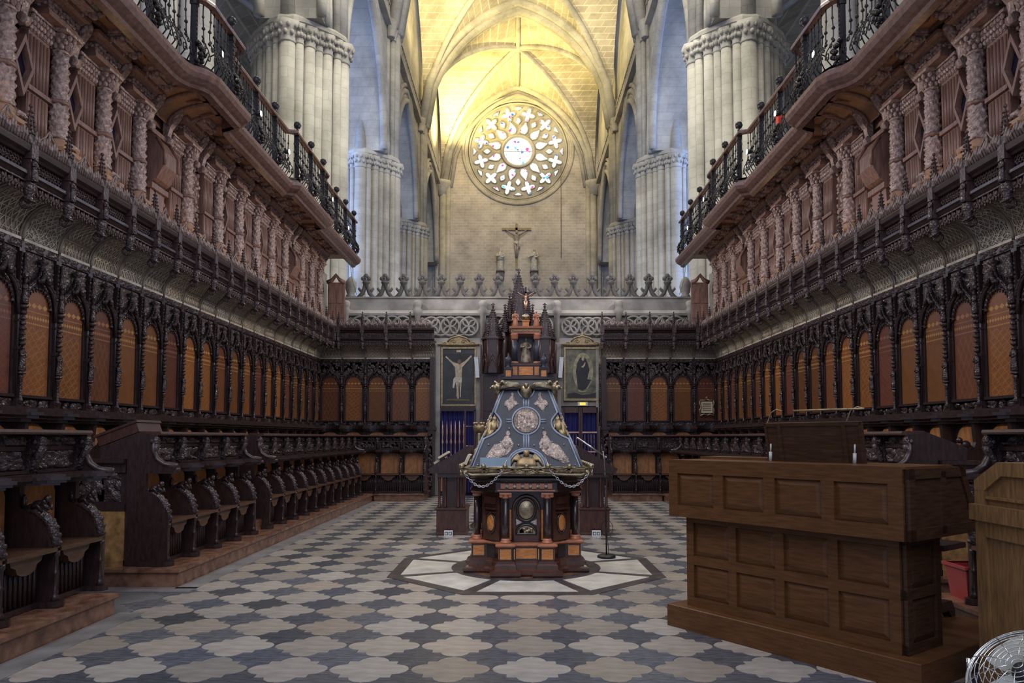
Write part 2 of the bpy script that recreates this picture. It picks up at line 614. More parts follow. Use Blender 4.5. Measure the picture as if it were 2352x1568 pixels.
def put_parts(spec, root, over=None):
    """spec rows: (name, mesh, material, loc, rz, [sub rows])"""
    for row in spec:
        nm, me, mt, loc, rz = row[:5]
        if over and nm in over:
            mt = over[nm]
            if mt is None:
                continue
        o = obj(nm, me, mt, root, loc, rz)
        if len(row) > 5:
            for sr in row[5]:
                obj(sr[0], sr[1], sr[2], o, sr[3], sr[4])


def M_(mb, mt, name='mesh'):
    me = mb.mesh(name)
    me.materials.append(MATS[mt])
    return me


ORD = ['first', 'second', 'third', 'fourth', 'fifth', 'sixth', 'seventh', 'eighth', 'ninth', 'tenth', 'eleventh', 'twelfth', 'thirteenth',
       'fourteenth', 'fifteenth', 'sixteenth', 'seventeenth', 'eighteenth', 'nineteenth', 'twentieth', 'twenty-first', 'twenty-second',
       'twenty-third', 'twenty-fourth']


def relief(w, h, nx, ny, seed, amp=0.02, blobs=14, rmin=0.02, rmax=0.06):
    """carved relief on the xz plane, facing +y, centred, y from 0 to amp"""
    r = random.Random(seed)
    B = []
    for _ in range(blobs):
        B.append((r.uniform(-w / 2, w / 2), r.uniform(-h / 2, h / 2), r.uniform(rmin, rmax), r.uniform(0.5, 1), r.uniform(0, PI), r.uniform(0.35, 1)))

    def f(u, v):
        x, z = (u - 0.5) * w, (v - 0.5) * h
        y = 0
        for bx, bz, br, ba, an, el in B:
            dx, dz = x - bx, z - bz
            p = dx * cos(an) + dz * sin(an)
            q = (-dx * sin(an) + dz * cos(an)) / el
            d = (p * p + q * q) / (br * br)
            if d < 1:
                y = max(y, ba * sqrt(1 - d))
        if u in (0, 1) or v in (0, 1):
            y = 0
        return (x, y * amp, z)
    return MB().grid(f, nx, ny)


def statue(h, seed=0, arms=True, y_out=1):
    """robed standing figure of height h, base at origin"""
    r = random.Random(seed)
    mb = MB()
    ph = r.uniform(0, 6)
    prof = [(0.15, 0.0), (0.165, 0.02), (0.15, 0.2), (0.135, 0.38), (0.115, 0.52), (0.12, 0.64), (0.135, 0.74), (0.12, 0.80), (0.05, 0.84), (0.04, 0.87)]
    mb.lathe([(a * h, z * h) for a, z in prof], 12, sx=1, sy=0.72,
             bump=lambda i, j: (0.09 * sin(i * 3.1 + ph + j * 0.5)) if j < 7 else 0)
    mb.ball((0, 0.01 * h * y_out, 0.925 * h), (0.055 * h, 0.06 * h, 0.075 * h), 8, 6)
    if arms:
        for s in (-1, 1):
            mb.tube([(s * 0.125 * h, 0, 0.77 * h), (s * 0.165 * h, 0.04 * h * y_out, 0.62 * h), (s * 0.04 * h, 0.13 * h * y_out, 0.60 * h + s * 0.04 * h)],
                    [0.045 * h, 0.042 * h, 0.028 * h], 6)
    return mb


def corpus(h, mb=None, dy=-1):
    """figure hanging with raised arms, feet at origin, height h from feet to head, in the xz plane facing dy"""
    mb = mb or MB()
    k = h
    for s in (-1, 1):
        mb.tube([(s * 0.02 * k, dy * 0.03 * k, 0.0), (s * 0.03 * k, dy * 0.06 * k, 0.25 * k), (s * 0.05 * k, dy * 0.03 * k, 0.50 * k)],
                [0.022 * k, 0.036 * k, 0.05 * k], 7)
        mb.tube([(s * 0.08 * k, dy * 0.03 * k, 0.78 * k), (s * 0.22 * k, dy * 0.03 * k, 0.87 * k), (s * 0.36 * k, dy * 0.02 * k, 0.98 * k), (s * 0.40 * k, dy * 0.02 * k, 1.0 * k)],
                [0.034 * k, 0.027 * k, 0.02 * k, 0.016 * k], 7)
    mb.lathe([(0.03 * k, 0.44 * k), (0.075 * k, 0.48 * k), (0.075 * k, 0.54 * k), (0.062 * k, 0.60 * k), (0.085 * k, 0.72 * k), (0.09 * k, 0.78 * k), (0.03 * k, 0.83 * k)],
             10, c=(0, dy * 0.03 * k, 0), sy=0.65)
    mb.ball((0.015 * k, dy * 0.07 * k, 0.88 * k), (0.043 * k, 0.048 * k, 0.058 * k), 8, 6)
    return mb


def parch(a, r, n=10):
    """pointed arch points from (-a,0) over (0,r) to (a,0)"""
    Rr = (a * a + r * r) / (2 * a)
    ang = math.atan2(r, Rr - a)
    right = [(-(Rr - a) + Rr * cos(ang * i / n), Rr * sin(ang * i / n)) for i in range(n + 1)]
    left = [(-x, z) for x, z in right]
    return left + right[::-1][1:]


def pheight(x, a, r):
    x = abs(x)
    if x >= a:
        return 0.0
    Rr = (a * a + r * r) / (2 * a)
    return sqrt(max(0, Rr * Rr - (x + Rr - a) ** 2))


def PH(q, k=1.32):
    """normalised pointed profile, 0 at |q|=1 and 1 at q=0"""
    return pheight(q, 1.0, k) / k

# ================================================================== floor with its tiles
floor = struct('floor', MB().box(-24, 24, -4, 72, -0.2, 0.0), 'floor_base')
PX, PY = 0.527, 0.535
LCX, LCY = 0.09, 8.6          # lectern centre


def tile_outline(kind):
    p = 1.0
    s, c, r = 0.312, 0.30, 0.194
    a0 = math.acos((s - c) / r)
    q = []
    if kind == 'pale':
        for k in range(4):
            loc = [(s, -s)]
            for i in range(7):
                a = -a0 + 2 * a0 * i / 6
                loc.append((c + r * cos(a), r * sin(a)))
            for x, y in loc:
                ca, sa = round(cos(k * PI / 2)), round(sin(k * PI / 2))
                q.append((x * ca - y * sa, x * sa + y * ca))
        g = 0.985
    else:
        for k in range(4):
            loc = []
            for i in range(4):
                a = a0 * (1 - i / 3.0)
                loc.append((r * sin(a) - 0.5, c + r * cos(a) - 0.5))
            loc = loc[::-1]
            h = [(c + r * cos(a0 * i / 3) - 0.5, r * sin(a0 * i / 3) - 0.5) for i in range(4)] + [(s - 0.5, s - 0.5)] + \
                [(r * sin(a0 * (1 - i / 3)) - 0.5, c + r * cos(a0 * (1 - i / 3)) - 0.5) for i in range(4)]
            h = h[::-1]
            for x, y in h:
                ca, sa = round(cos(-k * PI / 2)), round(sin(-k * PI / 2))
                q.append((x * ca - y * sa, x * sa + y * ca))
        q.sort(key=lambda p: math.atan2(p[1], p[0]))
        g = 0.98
    return [(x * g, y * g) for x, y in q]


def tile_mesh(kind, mt, z1):
    o = tile_outline(kind)
    return M_(MB().prism([(x * PX, y * PY) for x, y in o], 'z', -0.004, z1), mt, kind + '_tile')


tp, td = tile_mesh('pale', 'tile_pale', 0.0035), tile_mesh('dark', 'tile_dark', 0.0030)
spots = {'pale': [], 'dark': []}
for i in range(-8, 9):
    for j in range(-1, 33):
        for kind, ox in (('pale', 0.0), ('dark', 0.5)):
            x, y = -0.438 + (i + ox) * PX, 4.856 + (j - 2 + ox) * PY
            if abs(x) > 3.42 or y > 19.2 or y < 3.4:
                continue
            if y > 17.4 and abs(x) > 2.3:
                continue
            dx, dy = abs(x - LCX), abs(y - LCY)
            if max(dx, dy) < 1.25 and dx + dy < 1.8:
                continue
            spots[kind].append((x, y))
for kind, me in (('pale', tp), ('dark', td)):
    L = sorted(spots[kind], key=lambda p: p[1])
    for x, y in L[:300]:
        obj('%s_tile' % kind, me, None, floor, (x, y, 0))
    rest = MB()
    o = tile_outline(kind)
    for x, y in L[300:]:
        rest.prism([(x + a * PX, y + b * PY) for a, b in o], 'z', -0.004, 0.0032)
    if rest.V:
        obj('%s_tile_field' % kind, rest, 'tile_' + kind, floor, kind='stuff')
# borders along the steps
obj('border_strip', MB().box(-3.42, -3.20, 7.40, 17.45, -0.01, 0.006).box(-3.42, -3.20, 3.0, 6.40, -0.01, 0.006).box(-5.0, -3.20, 7.24, 7.46, -0.01, 0.006), 'floor_border', floor)
obj('border_strip', MB().box(3.20, 3.42, 3.0, 17.45, -0.01, 0.006), 'floor_border', floor)
for s in (-1, 1):
    obj('border_strip', MB().box(min(s * 3.42, s * 2.2), max(s * 3.42, s * 2.2), 17.25, 17.45, -0.01, 0.0065), 'floor_border', floor)
# octagonal medallion
def octa(a, x=LCX, y=LCY):
    t = a * math.tan(PI / 8)
    return [(x + px, y + py) for px, py in ((t, -a), (a, -t), (a, t), (t, a), (-t, a), (-a, t), (-a, -t), (-t, -a))]
obj('medallion_border', MB().prism(octa(1.5), 'z', -0.005, 0.008), 'marble_dark', floor)
o1, o2 = octa(1.37), octa(0.80)
for k in range(8):
    a, b = Vector(o1[k]), Vector(o1[(k + 1) % 8])
    c, d = Vector(o2[(k + 1) % 8]), Vector(o2[k])
    e, f = (b - a).normalized() * 0.075, (c - d).normalized() * 0.06
    obj('marble_slab', MB().prism([tuple(a + e), tuple(b - e), tuple(c - f), tuple(d + f)], 'z', 0.0, 0.011), 'marble_white', floor)
obj('medallion_ring', MB().lathe([(0.86, 0.0), (0.86, 0.0125), (0.72, 0.0125), (0.72, 0.0)], 40, (LCX, LCY, 0), caps=False, sm=False), 'marble_dark', floor)
obj('medallion_disc', MB().lathe([(0.72, 0.0), (0.72, 0.012)], 40, (LCX, LCY, 0), sm=False), 'marble_red', floor)

# ================================================================== marble steps
NOSE = [(0, 0), (0, 0.13), (0.015, 0.135), (0.03, 0.15), (0.03, 0.18), (-0.3, 0.18)]


def platform(name, x0, x1, y0, y1, parent=None):
    m = MB()
    P = [(x0, y0), (x1, y0), (x1, y1), (x0, y1)]
    m.loft(P, [(0, 0), (0, 0.125), (0.012, 0.135), (0.03, 0.15), (0.03, 0.18)])
    return struct(name, m, 'marble_red', parent)


# left
platform('trim_1', -5.3, -3.43, 2.0, 6.33)
platform('trim_2', -5.3, -3.43, 7.49, 19.4)
platform('trim_3', 3.52, 5.3, 2.0, 6.33)
platform('trim_4', 3.43, 5.3, 6.98, 19.4)
platform('trim_5', -3.40, -2.25, 17.43, 19.4)
platform('trim_6', 2.25, 3.40, 17.43, 19.4)
n_ = 7
for s, gaps in ((-1, ((2.0, 6.30), (7.80, 10.14), (10.78, 19.4))), (1, ((2.0, 5.80), (7.28, 9.60), (10.24, 19.4)))):
    for a, b in gaps:
        x0, x1 = sorted((s * 5.3, s * 4.1))
        struct('trim_%d' % n_, MB().box(x0, x1, a, b, 0.17, 0.66), 'marble_red')
        n_ += 1
    # stair between the blocks
    g0, g1 = gaps[1][1], gaps[2][0]
    for k in range(3):
        x0, x1 = sorted((s * 5.3, s * (3.72 + 0.28 * k)))
        struct('trim_%d' % n_, MB().box(x0, x1, g0 + 0.02, g1 - 0.02, 0.175 + 0.15 * k, 0.175 + 0.15 * (k + 1)), 'marble_red')
        n_ += 1

# ================================================================== choir enclosure
for s, nm in ((-1, 'left'), (1, 'right')):
    x0, x1 = sorted((s * 5.40, s * 6.0))
    struct('wall_choir_%s' % nm, MB().box(x0, x1, 2.0, 20.6, 0, 6.1), 'stone_parapet')

# rear screen of the choir (stone) with tracery and cresting
scr = struct('wall_screen', MB().box(-5.4, 5.4, 19.62, 20.4, 0, 4.05).box(-4.72, 4.72, 19.85, 20.4, 4.0, 5.0), 'stone_parapet')
ZB = 4.05
# recessed panels with quatrefoil tracery between four mullions
obj('screen_coping', MB().sweep([(0, 4.78), (0.05, 4.80), (0.06, 4.86), (0.0, 4.93), (-0.08, 4.97), (-0.14, 5.28), (-0.10, 5.30), (-0.10, 5.34), (-0.5, 5.34)],
                                [(-4.74, 19.78), (4.74, 19.78)]), 'stone_parapet', scr)
obj('screen_sill', MB().box(-4.72, 4.72, 19.72, 19.85, 4.0, 4.18), 'stone_parapet', scr)
mull = [-4.66, -2.72, -0.95, 1.05, 2.72, 4.66]
for x in mull:
    obj('screen_mullion', MB().lathe([(0.08, 4.0), (0.08, 4.78), (0.11, 4.82), (0.13, 4.95), (0.09, 5.0), (0.11, 5.05), (0.12, 5.16), (0.08, 5.2)], 10, (x, 19.76, 0)), 'stone_parapet', scr)
for a, b in zip(mull[:-1], mull[1:]):
    w = b - a - 0.24
    n = max(2, round(w / 0.56))
    cw = w / n
    for k in range(2 * n - 1):
        cx = a + 0.12 + cw * (k * 0.5 + 0.5)
        m = MB()
        rr = cw / 2 * 0.97
        zc = 4.50
        m.tube([(cx + rr * cos(t * PI / 10), 19.74, zc + rr * sin(t * PI / 10)) for t in range(20)], 0.03, 5, True)
        # four petals: crossing arcs
        for q in range(4 if k % 2 == 0 else 0):
            an = q * PI / 2 + PI / 4
            for sg in (-1, 1):
                pts = []
                for t in range(7):
                    u = t / 6
                    rad = rr * u
                    off = sg * 0.26 * rr * sin(PI * u)
                    pts.append((cx + rad * cos(an) - off * sin(an), 19.74, zc + rad * sin(an) + off * cos(an)))
                m.tube(pts, 0.026, 5)
        obj('quatrefoil_tracery', m, 'stone_parapet', scr)
# cresting finials
cm = MB()
for s in (-1, 1):
    pts = [(s * 0.25, 0, 0.0), (s * 0.18, 0, 0.03), (s * 0.10, 0, 0.12), (s * 0.055, 0, 0.24), (s * 0.035, 0, 0.36)]
    cm.tube(pts, [0.04, 0.058, 0.062, 0.058, 0.05], 6)
    cm.tube([(s * 0.09, 0, 0.16), (s * 0.15, 0, 0.20), (s * 0.20, 0, 0.25), (s * 0.185, 0, 0.285)], [0.05, 0.045, 0.035, 0.02], 6)
cm.lathe([(0.055, 0.28), (0.06, 0.34), (0.10, 0.40), (0.11, 0.44), (0.06, 0.46)], 8)
hd = MB()
for a in range(4):
    hd.ball((0.085 * cos(a * PI / 2), -0.01, 0.53 + 0.085 * sin(a * PI / 2)), (0.062, 0.05, 0.062), 8, 6)
for a in range(4):
    hd.ball((0.07 * cos(a * PI / 2 + PI / 4), 0, 0.53 + 0.07 * sin(a * PI / 2 + PI / 4)), 0.045, 6, 5)
hd.ball((0, -0.05, 0.53), 0.03, 6, 5)
cmm, hdm = M_(cm, 'stone_dark', 'cresting_arch'), M_(hd, 'stone_dark', 'cresting_head')
for k in range(17):
    x = -4.18 + k * 0.518
    t = thing('crested_finial', '%s carved stone leaf finial along the choir screen parapet' % ORD[k], 'finial', (x, 20.05, 5.34), 0, 'stone finials on the choir screen')
    t['label'] = '%s stone cross-leaf finial on the screen parapet, counting towards the organ console' % ORD[k]
    obj('arch', cmm, None, t)
    obj('head', hdm, None, t)
for s in (-1, 1):
    tag(obj('pinecone_finial', MB().lathe([(0.10, 0), (0.13, 0.05), (0.09, 0.1), (0.12, 0.16), (0.15, 0.3), (0.14, 0.42), (0.09, 0.52), (0.03, 0.58)], 10,
                                          bump=lambda i, j: 0.12 * ((i + j) % 2)), 'stone_parapet', None, (s * 4.60, 20.05, 5.34)),
        'round stone pinecone finial ending the screen parapet beside the %s organ' % ('console-side' if s > 0 else 'far'), 'finial')

# ================================================================== nave beyond
PYS = [16.6, 30.0, 43.4, 56.8]
PXC = 9.1
sh_defs = []
for k in range(24):
    a = 2 * PI * k / 24
    big = k % 6 == 0
    rr = 0.34 if big else (0.17 if k % 2 else 0.22)
    # diamond-ish plan
    dm = 1.70 / max(abs(cos(a)), abs(sin(a)), (abs(cos(a)) + abs(sin(a))) / 1.22)
    sh_defs.append((dm * cos(a), dm * sin(a), rr))
core_poly = []
for k in range(24):
    a = 2 * PI * (k + 0.5) / 24
    dm = 1.68 / max(abs(cos(a)), abs(sin(a)), (abs(cos(a)) + abs(sin(a))) / 1.22)
    core_poly.append((dm * cos(a), dm * sin(a)))
core_me = M_(MB().prism(core_poly, 'z', 0, 18.2), 'stone', 'core')
up_poly = [(x * 0.93, y * 0.93) for x, y in core_poly]
core_up = M_(MB().prism(up_poly, 'z', 18.2, 28), 'stone', 'core')
SHM, CAPM = {}, {}
for rr in (0.34, 0.22, 0.17):
    SHM[rr] = M_(MB().lathe([(rr * 1.5, 0), (rr * 1.5, 0.9), (rr * 1.15, 1.1), (rr, 1.3), (rr, 17.2)], 12), 'stone', 'shaft')
    r2 = rr
    SHM[('u', rr)] = M_(MB().lathe([(r2, 18.0), (r2, 26)], 10), 'stone', 'shaft')
    cp = MB().lathe([(r2, 17.0), (r2 * 1.15, 17.05), (r2 * 1.02, 17.12), (r2 * 1.2, 17.5), (r2 * 1.55, 17.8)], 12, bump=lambda i, j: 0.14 * ((i + j) % 2) if 2 < j else 0)
    for q in range(10):
        a = q * PI / 5
        for zz, kk in ((17.35, 1.2), (17.62, 1.38)):
            cp.ball((r2 * kk * cos(a + zz), r2 * kk * sin(a + zz), zz), (0.09, 0.09, 0.11), 6, 5)
    CAPM[rr] = M_(cp, 'stone', 'capital')
abac = M_(MB().loft(core_poly, [(0.24, 17.78), (0.34, 17.85), (0.34, 18.0), (0.27, 18.1), (0.1, 18.22)]), 'stone', 'abacus')
for s in (-1, 1):
    for k, y in enumerate(PYS):
        t = thing('nave_pier', '', 'pier', (s * PXC, y, 0), 0, 'clustered nave piers')
        t['label'] = '%s clustered nave pier %s, %s side' % (
            ('pale', 'tall pale', 'grey', 'slender far grey')[k],
            ('rising behind the organ gallery', 'just past the choir screen', 'between screen and rose window', 'nearest the rose window wall')[k],
            'organ console' if s > 0 else 'opposite')
        obj('core', core_me, None, t)
        obj('upper_core', core_up, None, t)
        obj('abacus', abac, None, t)
        for (x, yy, rr) in sh_defs:
            if s * x > 1.2 and k > 1 and abs(yy) < 1.0:
                continue
            obj('shaft', SHM[rr], None, t, (x, yy, 0))
            obj('capital', CAPM[rr], None, t, (x, yy, 0))
            if s * x < 0.5 or yy < -0.6:
                obj('upper_shaft', SHM[('u', rr)], None, t, (x * 0.96, yy * 0.96, 0))
        # nave-side respond capital under the vault
        c2 = MB()
        for yy in (-0.9, -0.45, 0, 0.45, 0.9):
            c2.lathe([(0.22, 25.2), (0.26, 25.25), (0.24, 25.4), (0.34, 25.8), (0.40, 26.0), (0.40, 26.2)], 10, (-s * 1.55, yy, 0), bump=lambda i, j: 0.12 * (i % 2) if 1 < j < 4 else 0)
        obj('vault_capital', c2, 'stone', t)
VS, VR, VA = 26.0, 9.8, 7.45
YW = 70.4
for s, nm in ((-1, 'left'), (1, 'right')):
    wl = None
    m = MB()
    ys = PYS + [YW]
    xa, xb = s * 7.75, s * 10.2
    for a, b in zip(ys[:-1], ys[1:]):
        yc, hs = (a + b) / 2, (b - a) / 2 - 1.75
        arc = [(yc + p, 18.1 + q) for p, q in parch(hs, 6.9, 12)]
        for i in range(len(arc) - 1):
            (y0, z0), (y1, z1) = arc[i], arc[i + 1]
            m.add([(xa, y0, z0), (xa, y1, z1), (xb, y1, z1), (xb, y0, z0), (xa, y0, 38), (xa, y1, 38), (xb, y0, 38), (xb, y1, 38)],
                  [(0, 1, 2, 3), (0, 4, 5, 1), (3, 2, 7, 6)])
        for e in (a, b):
            y0, y1 = sorted((e, yc + (-hs if e == a else hs)))
            m.box(min(xa, xb), max(xa, xb), y0, y1, 18.05, 38)
    wl = struct('wall_%s' % nm, m, 'stone')
    for a, b in zip(ys[:-1], ys[1:]):
        yc, hs = (a + b) / 2, (b - a) / 2 - 1.75
        for rad, inset, xo in ((0.20, 0.12, 0.02), (0.15, -0.22, -0.10), (0.20, -0.55, -0.02), (0.16, -0.95, 0.03)):
            obj('arch_moulding', MB().tube([(xa - s * xo, yc + p, 18.1 + q) for p, q in parch(hs - inset, 6.9 - inset, 14)], rad, 7), 'stone', wl)
        obj('arch_moulding', MB().tube([(xb, yc + p, 18.1 + q) for p, q in parch(hs - 0.1, 6.8, 14)], 0.22, 7), 'stone', wl)
        obj('triforium_course', MB().box(min(xa, xa - s * 0.35), max(xa, xa - s * 0.35), a + 1.6, b - 1.6, 25.6, 25.95), 'stone', wl)
        bl = MB().box(min(xa - s * 0.1, xa - s * 0.28), max(xa - s * 0.1, xa - s * 0.28), a + 1.6, b - 1.6, 26.75, 26.9)
        n = 22
        for k in range(n + 1):
            y = a + 1.6 + (b - a - 3.2) * k / n
            bl.tube([(xa - s * 0.2, y, 25.95), (xa - s * 0.2, y + 0.12, 26.35), (xa - s * 0.2, y, 26.75)], 0.05, 5)
        obj('triforium_balustrade', bl, 'stone', wl)
# aisle shells
for s, nm in ((-1, 'left'), (1, 'right')):
    x = s * 21.5
    struct('wall_aisle_%s' % nm, MB().box(min(x, x + s * 0.6), max(x, x + s * 0.6), 2, 71, 0, 26), 'stone')
    m = MB()
    for a, b in zip([3.2] + PYS, PYS + [YW]):
        def f(u, v, a=a, b=b):
            xx, yy = 10.1 + 11.4 * u, a + (b - a) * v
            h = max(PH((u - 0.5) * 2), PH((v - 0.5) * 2))
            return (s * xx, yy, 18.2 + 7.0 * h)
        m.grid(f, 16, 16, False)
    ai = struct('ceiling_aisle_%s' % nm, m, 'stone_vault')
    for a, b in zip([3.2] + PYS[:2], PYS[:3]):
        for d in (0, 1):
            pts = []
            for i in range(17):
                u = i / 16
                v = u if d == 0 else 1 - u
                pts.append((s * (10.1 + 11.4 * u), a + (b - a) * v, 18.15 + 7.0 * PH((u - 0.5) * 2)))
            obj('vault_rib', MB().tube(pts, 0.2, 6), 'stone', ai)
        obj('vault_rib', MB().tube([(s * (15.8 + 5.7 * q), b, 18.15 + 7 * PH(q)) for q in [k / 8 - 1 for k in range(17)]], 0.3, 6), 'stone', ai)
# aisle ends
for s, nm in ((-1, 'far_left'), (1, 'far_right')):
    struct('wall_%s' % nm, MB().box(min(s * 7.9, s * 22), max(s * 7.9, s * 22), 70.6, 71.4, 0, 27), 'stone')
# nave vault
vm = MB()
vys = [16.6] + PYS[1:] + [YW]
for a, b in zip(vys[:-1], vys[1:]):
    def f(u, v, a=a, b=b):
        xx, yy = -VA + 2 * VA * u, (v - 0.5) * 2
        h = max(PH((u - 0.5) * 2), PH(yy))
        crown = 0.35 * (1 - abs(yy)) * (1 - abs(u - 0.5) * 2)
        return (xx, a + (b - a) * v, VS + VR * h + crown)
    vm.grid(f, 40, 40, False)
ceil = struct('ceiling', vm, 'stone_vault')
# normalised pointed profile must match the real one
for k, (a, b) in enumerate(zip(vys[:-1], vys[1:])):
    yc, hb = (a + b) / 2, (b - a) / 2
    if k > 0:
        for rad, ins in ((0.55, 0.0), (0.34, 0.45), (0.34, -0.40)):
            dyy = 0 if ins == 0 else (0.75 if ins > 0 else -0.75)
            obj('transverse_arch', MB().tube([(VA * q, a + dyy, VS - 0.1 + VR * PH(q)) for q in [i / 14 - 1 for i in range(29)]], rad, 7), 'stone', ceil)
    for d in (-1, 1):
        obj('diagonal_rib', MB().tube([(VA * q, yc + d * hb * q, VS - 0.05 + VR * PH(q) + 0.35 * (1 - abs(q)) ** 2) for q in [i / 14 - 1 for i in range(29)]], 0.24, 7), 'stone', ceil)
    obj('ridge_rib', MB().tube([(0, yc + hb * q, VS + VR + 0.25 * (1 - abs(q)) - 0.05) for q in (-1, -0.5, 0, 0.5, 1)], 0.2, 6), 'stone', ceil)
    obj('ridge_rib', MB().tube([(VA * q, yc, VS + VR + 0.25 * (1 - abs(q)) - 0.05) for q in (-1, -0.5, 0, 0.5, 1)], 0.2, 6), 'stone', ceil)
    obj('vault_boss', MB().lathe([(0.55, 0.25), (0.55, 0), (0.38, -0.15), (0.12, -0.25)], 14, (0, yc, VS + VR + 0.2)), 'stone', ceil)
# west wall with the rose window
RZ, RR = 29.5, 5.05
n = 64
Vv, Ff = [], []
bx, bz0, bz1 = 8.2, 0.0, 39.0
for i in range(n):
    a = 2 * PI * (i + 0.5) / n
    dx, dz = cos(a), sin(a)
    t = min(bx / abs(dx) if abs(dx) > 1e-6 else 1e9, ((bz1 - RZ) / dz) if dz > 0 else ((bz0 - RZ) / dz))
    Vv += [(RR * dx, YW, RZ + RR * dz), (t * dx, YW, RZ + t * dz), (RR * dx, YW + 0.9, RZ + RR * dz)]
for i in range(n):
    j = (i + 1) % n
    Ff += [(3 * i, 3 * i + 1, 3 * j + 1, 3 * j), (3 * i, 3 * j, 3 * j + 2, 3 * i + 2)]
wm = MB().add(Vv, Ff)
for sx in (-1, 1):
    wm.add([(sx * bx, YW, bz0), (sx * bx, YW, bz0 + 2), (sx * (bx - 2), YW, bz0)], [(0, 1, 2)])
    wm.add([(sx * bx, YW, bz1), (sx * bx, YW, bz1 - 3), (sx * (bx - 3), YW, bz1)], [(0, 1, 2)])
ww = struct('wall_back', wm, 'stone_wall')
obj('wall_arch_moulding', MB().tube([((VA - 0.3) * q, YW - 0.15, VS + VR * PH(q)) for q in [i / 14 - 1 for i in range(29)]], 0.35, 7), 'stone', ww)
obj('wall_arch_moulding', MB().tube([((VA - 0.9) * q, YW - 0.05, VS - 0.2 + (VR - 0.6) * PH(q)) for q in [i / 14 - 1 for i in range(29)]], 0.2, 7), 'stone', ww)
for sx in (-1, 1):
    for dxx, rad in ((0, 0.35), (0.55, 0.2), (-0.5, 0.25)):
        obj('wall_shaft', MB().lathe([(rad, 0), (rad, 26)], 10, (sx * (7.3 + dxx), YW - 0.15, 0)), 'stone', ww)
    obj('wall_capital', MB().lathe([(0.4, 24.9), (0.55, 25.5), (0.9, 26.0), (0.9, 26.3)], 12, (sx * 7.4, YW - 0.1, 0), bump=lambda i, j: 0.1 * (i % 2)), 'stone', ww)
rose = struct('window_1', MB().lathe([(RR, 0.0), (RR, 0.12)], 64, (0, YW + 0.35, RZ), axis='y', sm=False), 'stone')
for r_, w_, yy in ((5.35, 0.16, -0.02), (5.0, 0.12, 0.10), (4.75, 0.10, 0.22)):
    obj('rose_ring', MB().tube([(r_ * cos(a * PI / 32), YW + yy, RZ + r_ * sin(a * PI / 32)) for a in range(64)], w_, 6, True), 'stone', rose)
obj('rose_hub_ring', MB().tube([(1.56 * cos(a * PI / 20), YW + 0.22, RZ + 1.56 * sin(a * PI / 20)) for a in range(40)], 0.14, 6, True), 'stone', rose)


def glass_mat():
    m = bpy.data.materials.new('stained_glass')
    m.use_nodes = True
    nt = m.node_tree
    N, L = nt.nodes, nt.links
    for nd in list(N):
        if nd.type == 'BSDF_PRINCIPLED':
            N.remove(nd)
    out = N['Material Output']
    em = N.new('ShaderNodeEmission')
    em.inputs[1].default_value = 2.1
    g = N.new('ShaderNodeNewGeometry')
    v = N.new('ShaderNodeTexVoronoi')
    v.inputs['Scale'].default_value = 4.2
    L.new(g.outputs['Position'], v.inputs['Vector'])
    cr = N.new('ShaderNodeValToRGB')
    cr.color_ramp.interpolation = 'CONSTANT'
    e = cr.color_ramp.elements
    e[0].position, e[0].color = 0, (0.9, 0.95, 1.0, 1)
    e[1].position, e[1].color = 0.70, (0.55, 0.75, 1.0, 1)
    for p, c in ((0.78, (0.85, 0.93, 1.0, 1)), (0.84, (0.6, 0.05, 0.2, 1)), (0.88, (0.04, 0.12, 0.5, 1)), (0.925, (0.9, 0.95, 1.0, 1)), (0.965, (0.03, 0.40, 0.38, 1)), (0.98, (0.6, 0.2, 0.7, 1))):
        x = e.new(p)
        x.color = c
    sp = N.new('ShaderNodeSeparateColor')
    L.new(v.outputs['Color'], sp.inputs[0])
    L.new(sp.outputs[0], cr.inputs[0])
    L.new(cr.outputs[0], em.inputs[0])
    L.new(em.outputs[0], out.inputs[0])
    MATS['stained_glass'] = m


glass_mat()


def pane(name, pts):
    """pts in the window plane; pane a little proud, with a stone moulding round it"""
    o = obj(name, MB().prism(pts, 'y', YW + 0.32, YW + 0.36), 'stained_glass', rose)
    obj('pane_moulding', MB().tube([(x, YW + 0.30, z) for x, z in pts], 0.07, 5, True), 'stone', o)


def pol(r, a, dr=0, dt=0):
    """point at polar (r,a) plus local radial dr and tangential dt"""
    return ((r + dr) * sin(a) + dt * cos(a), RZ + (r + dr) * cos(a) - dt * sin(a))


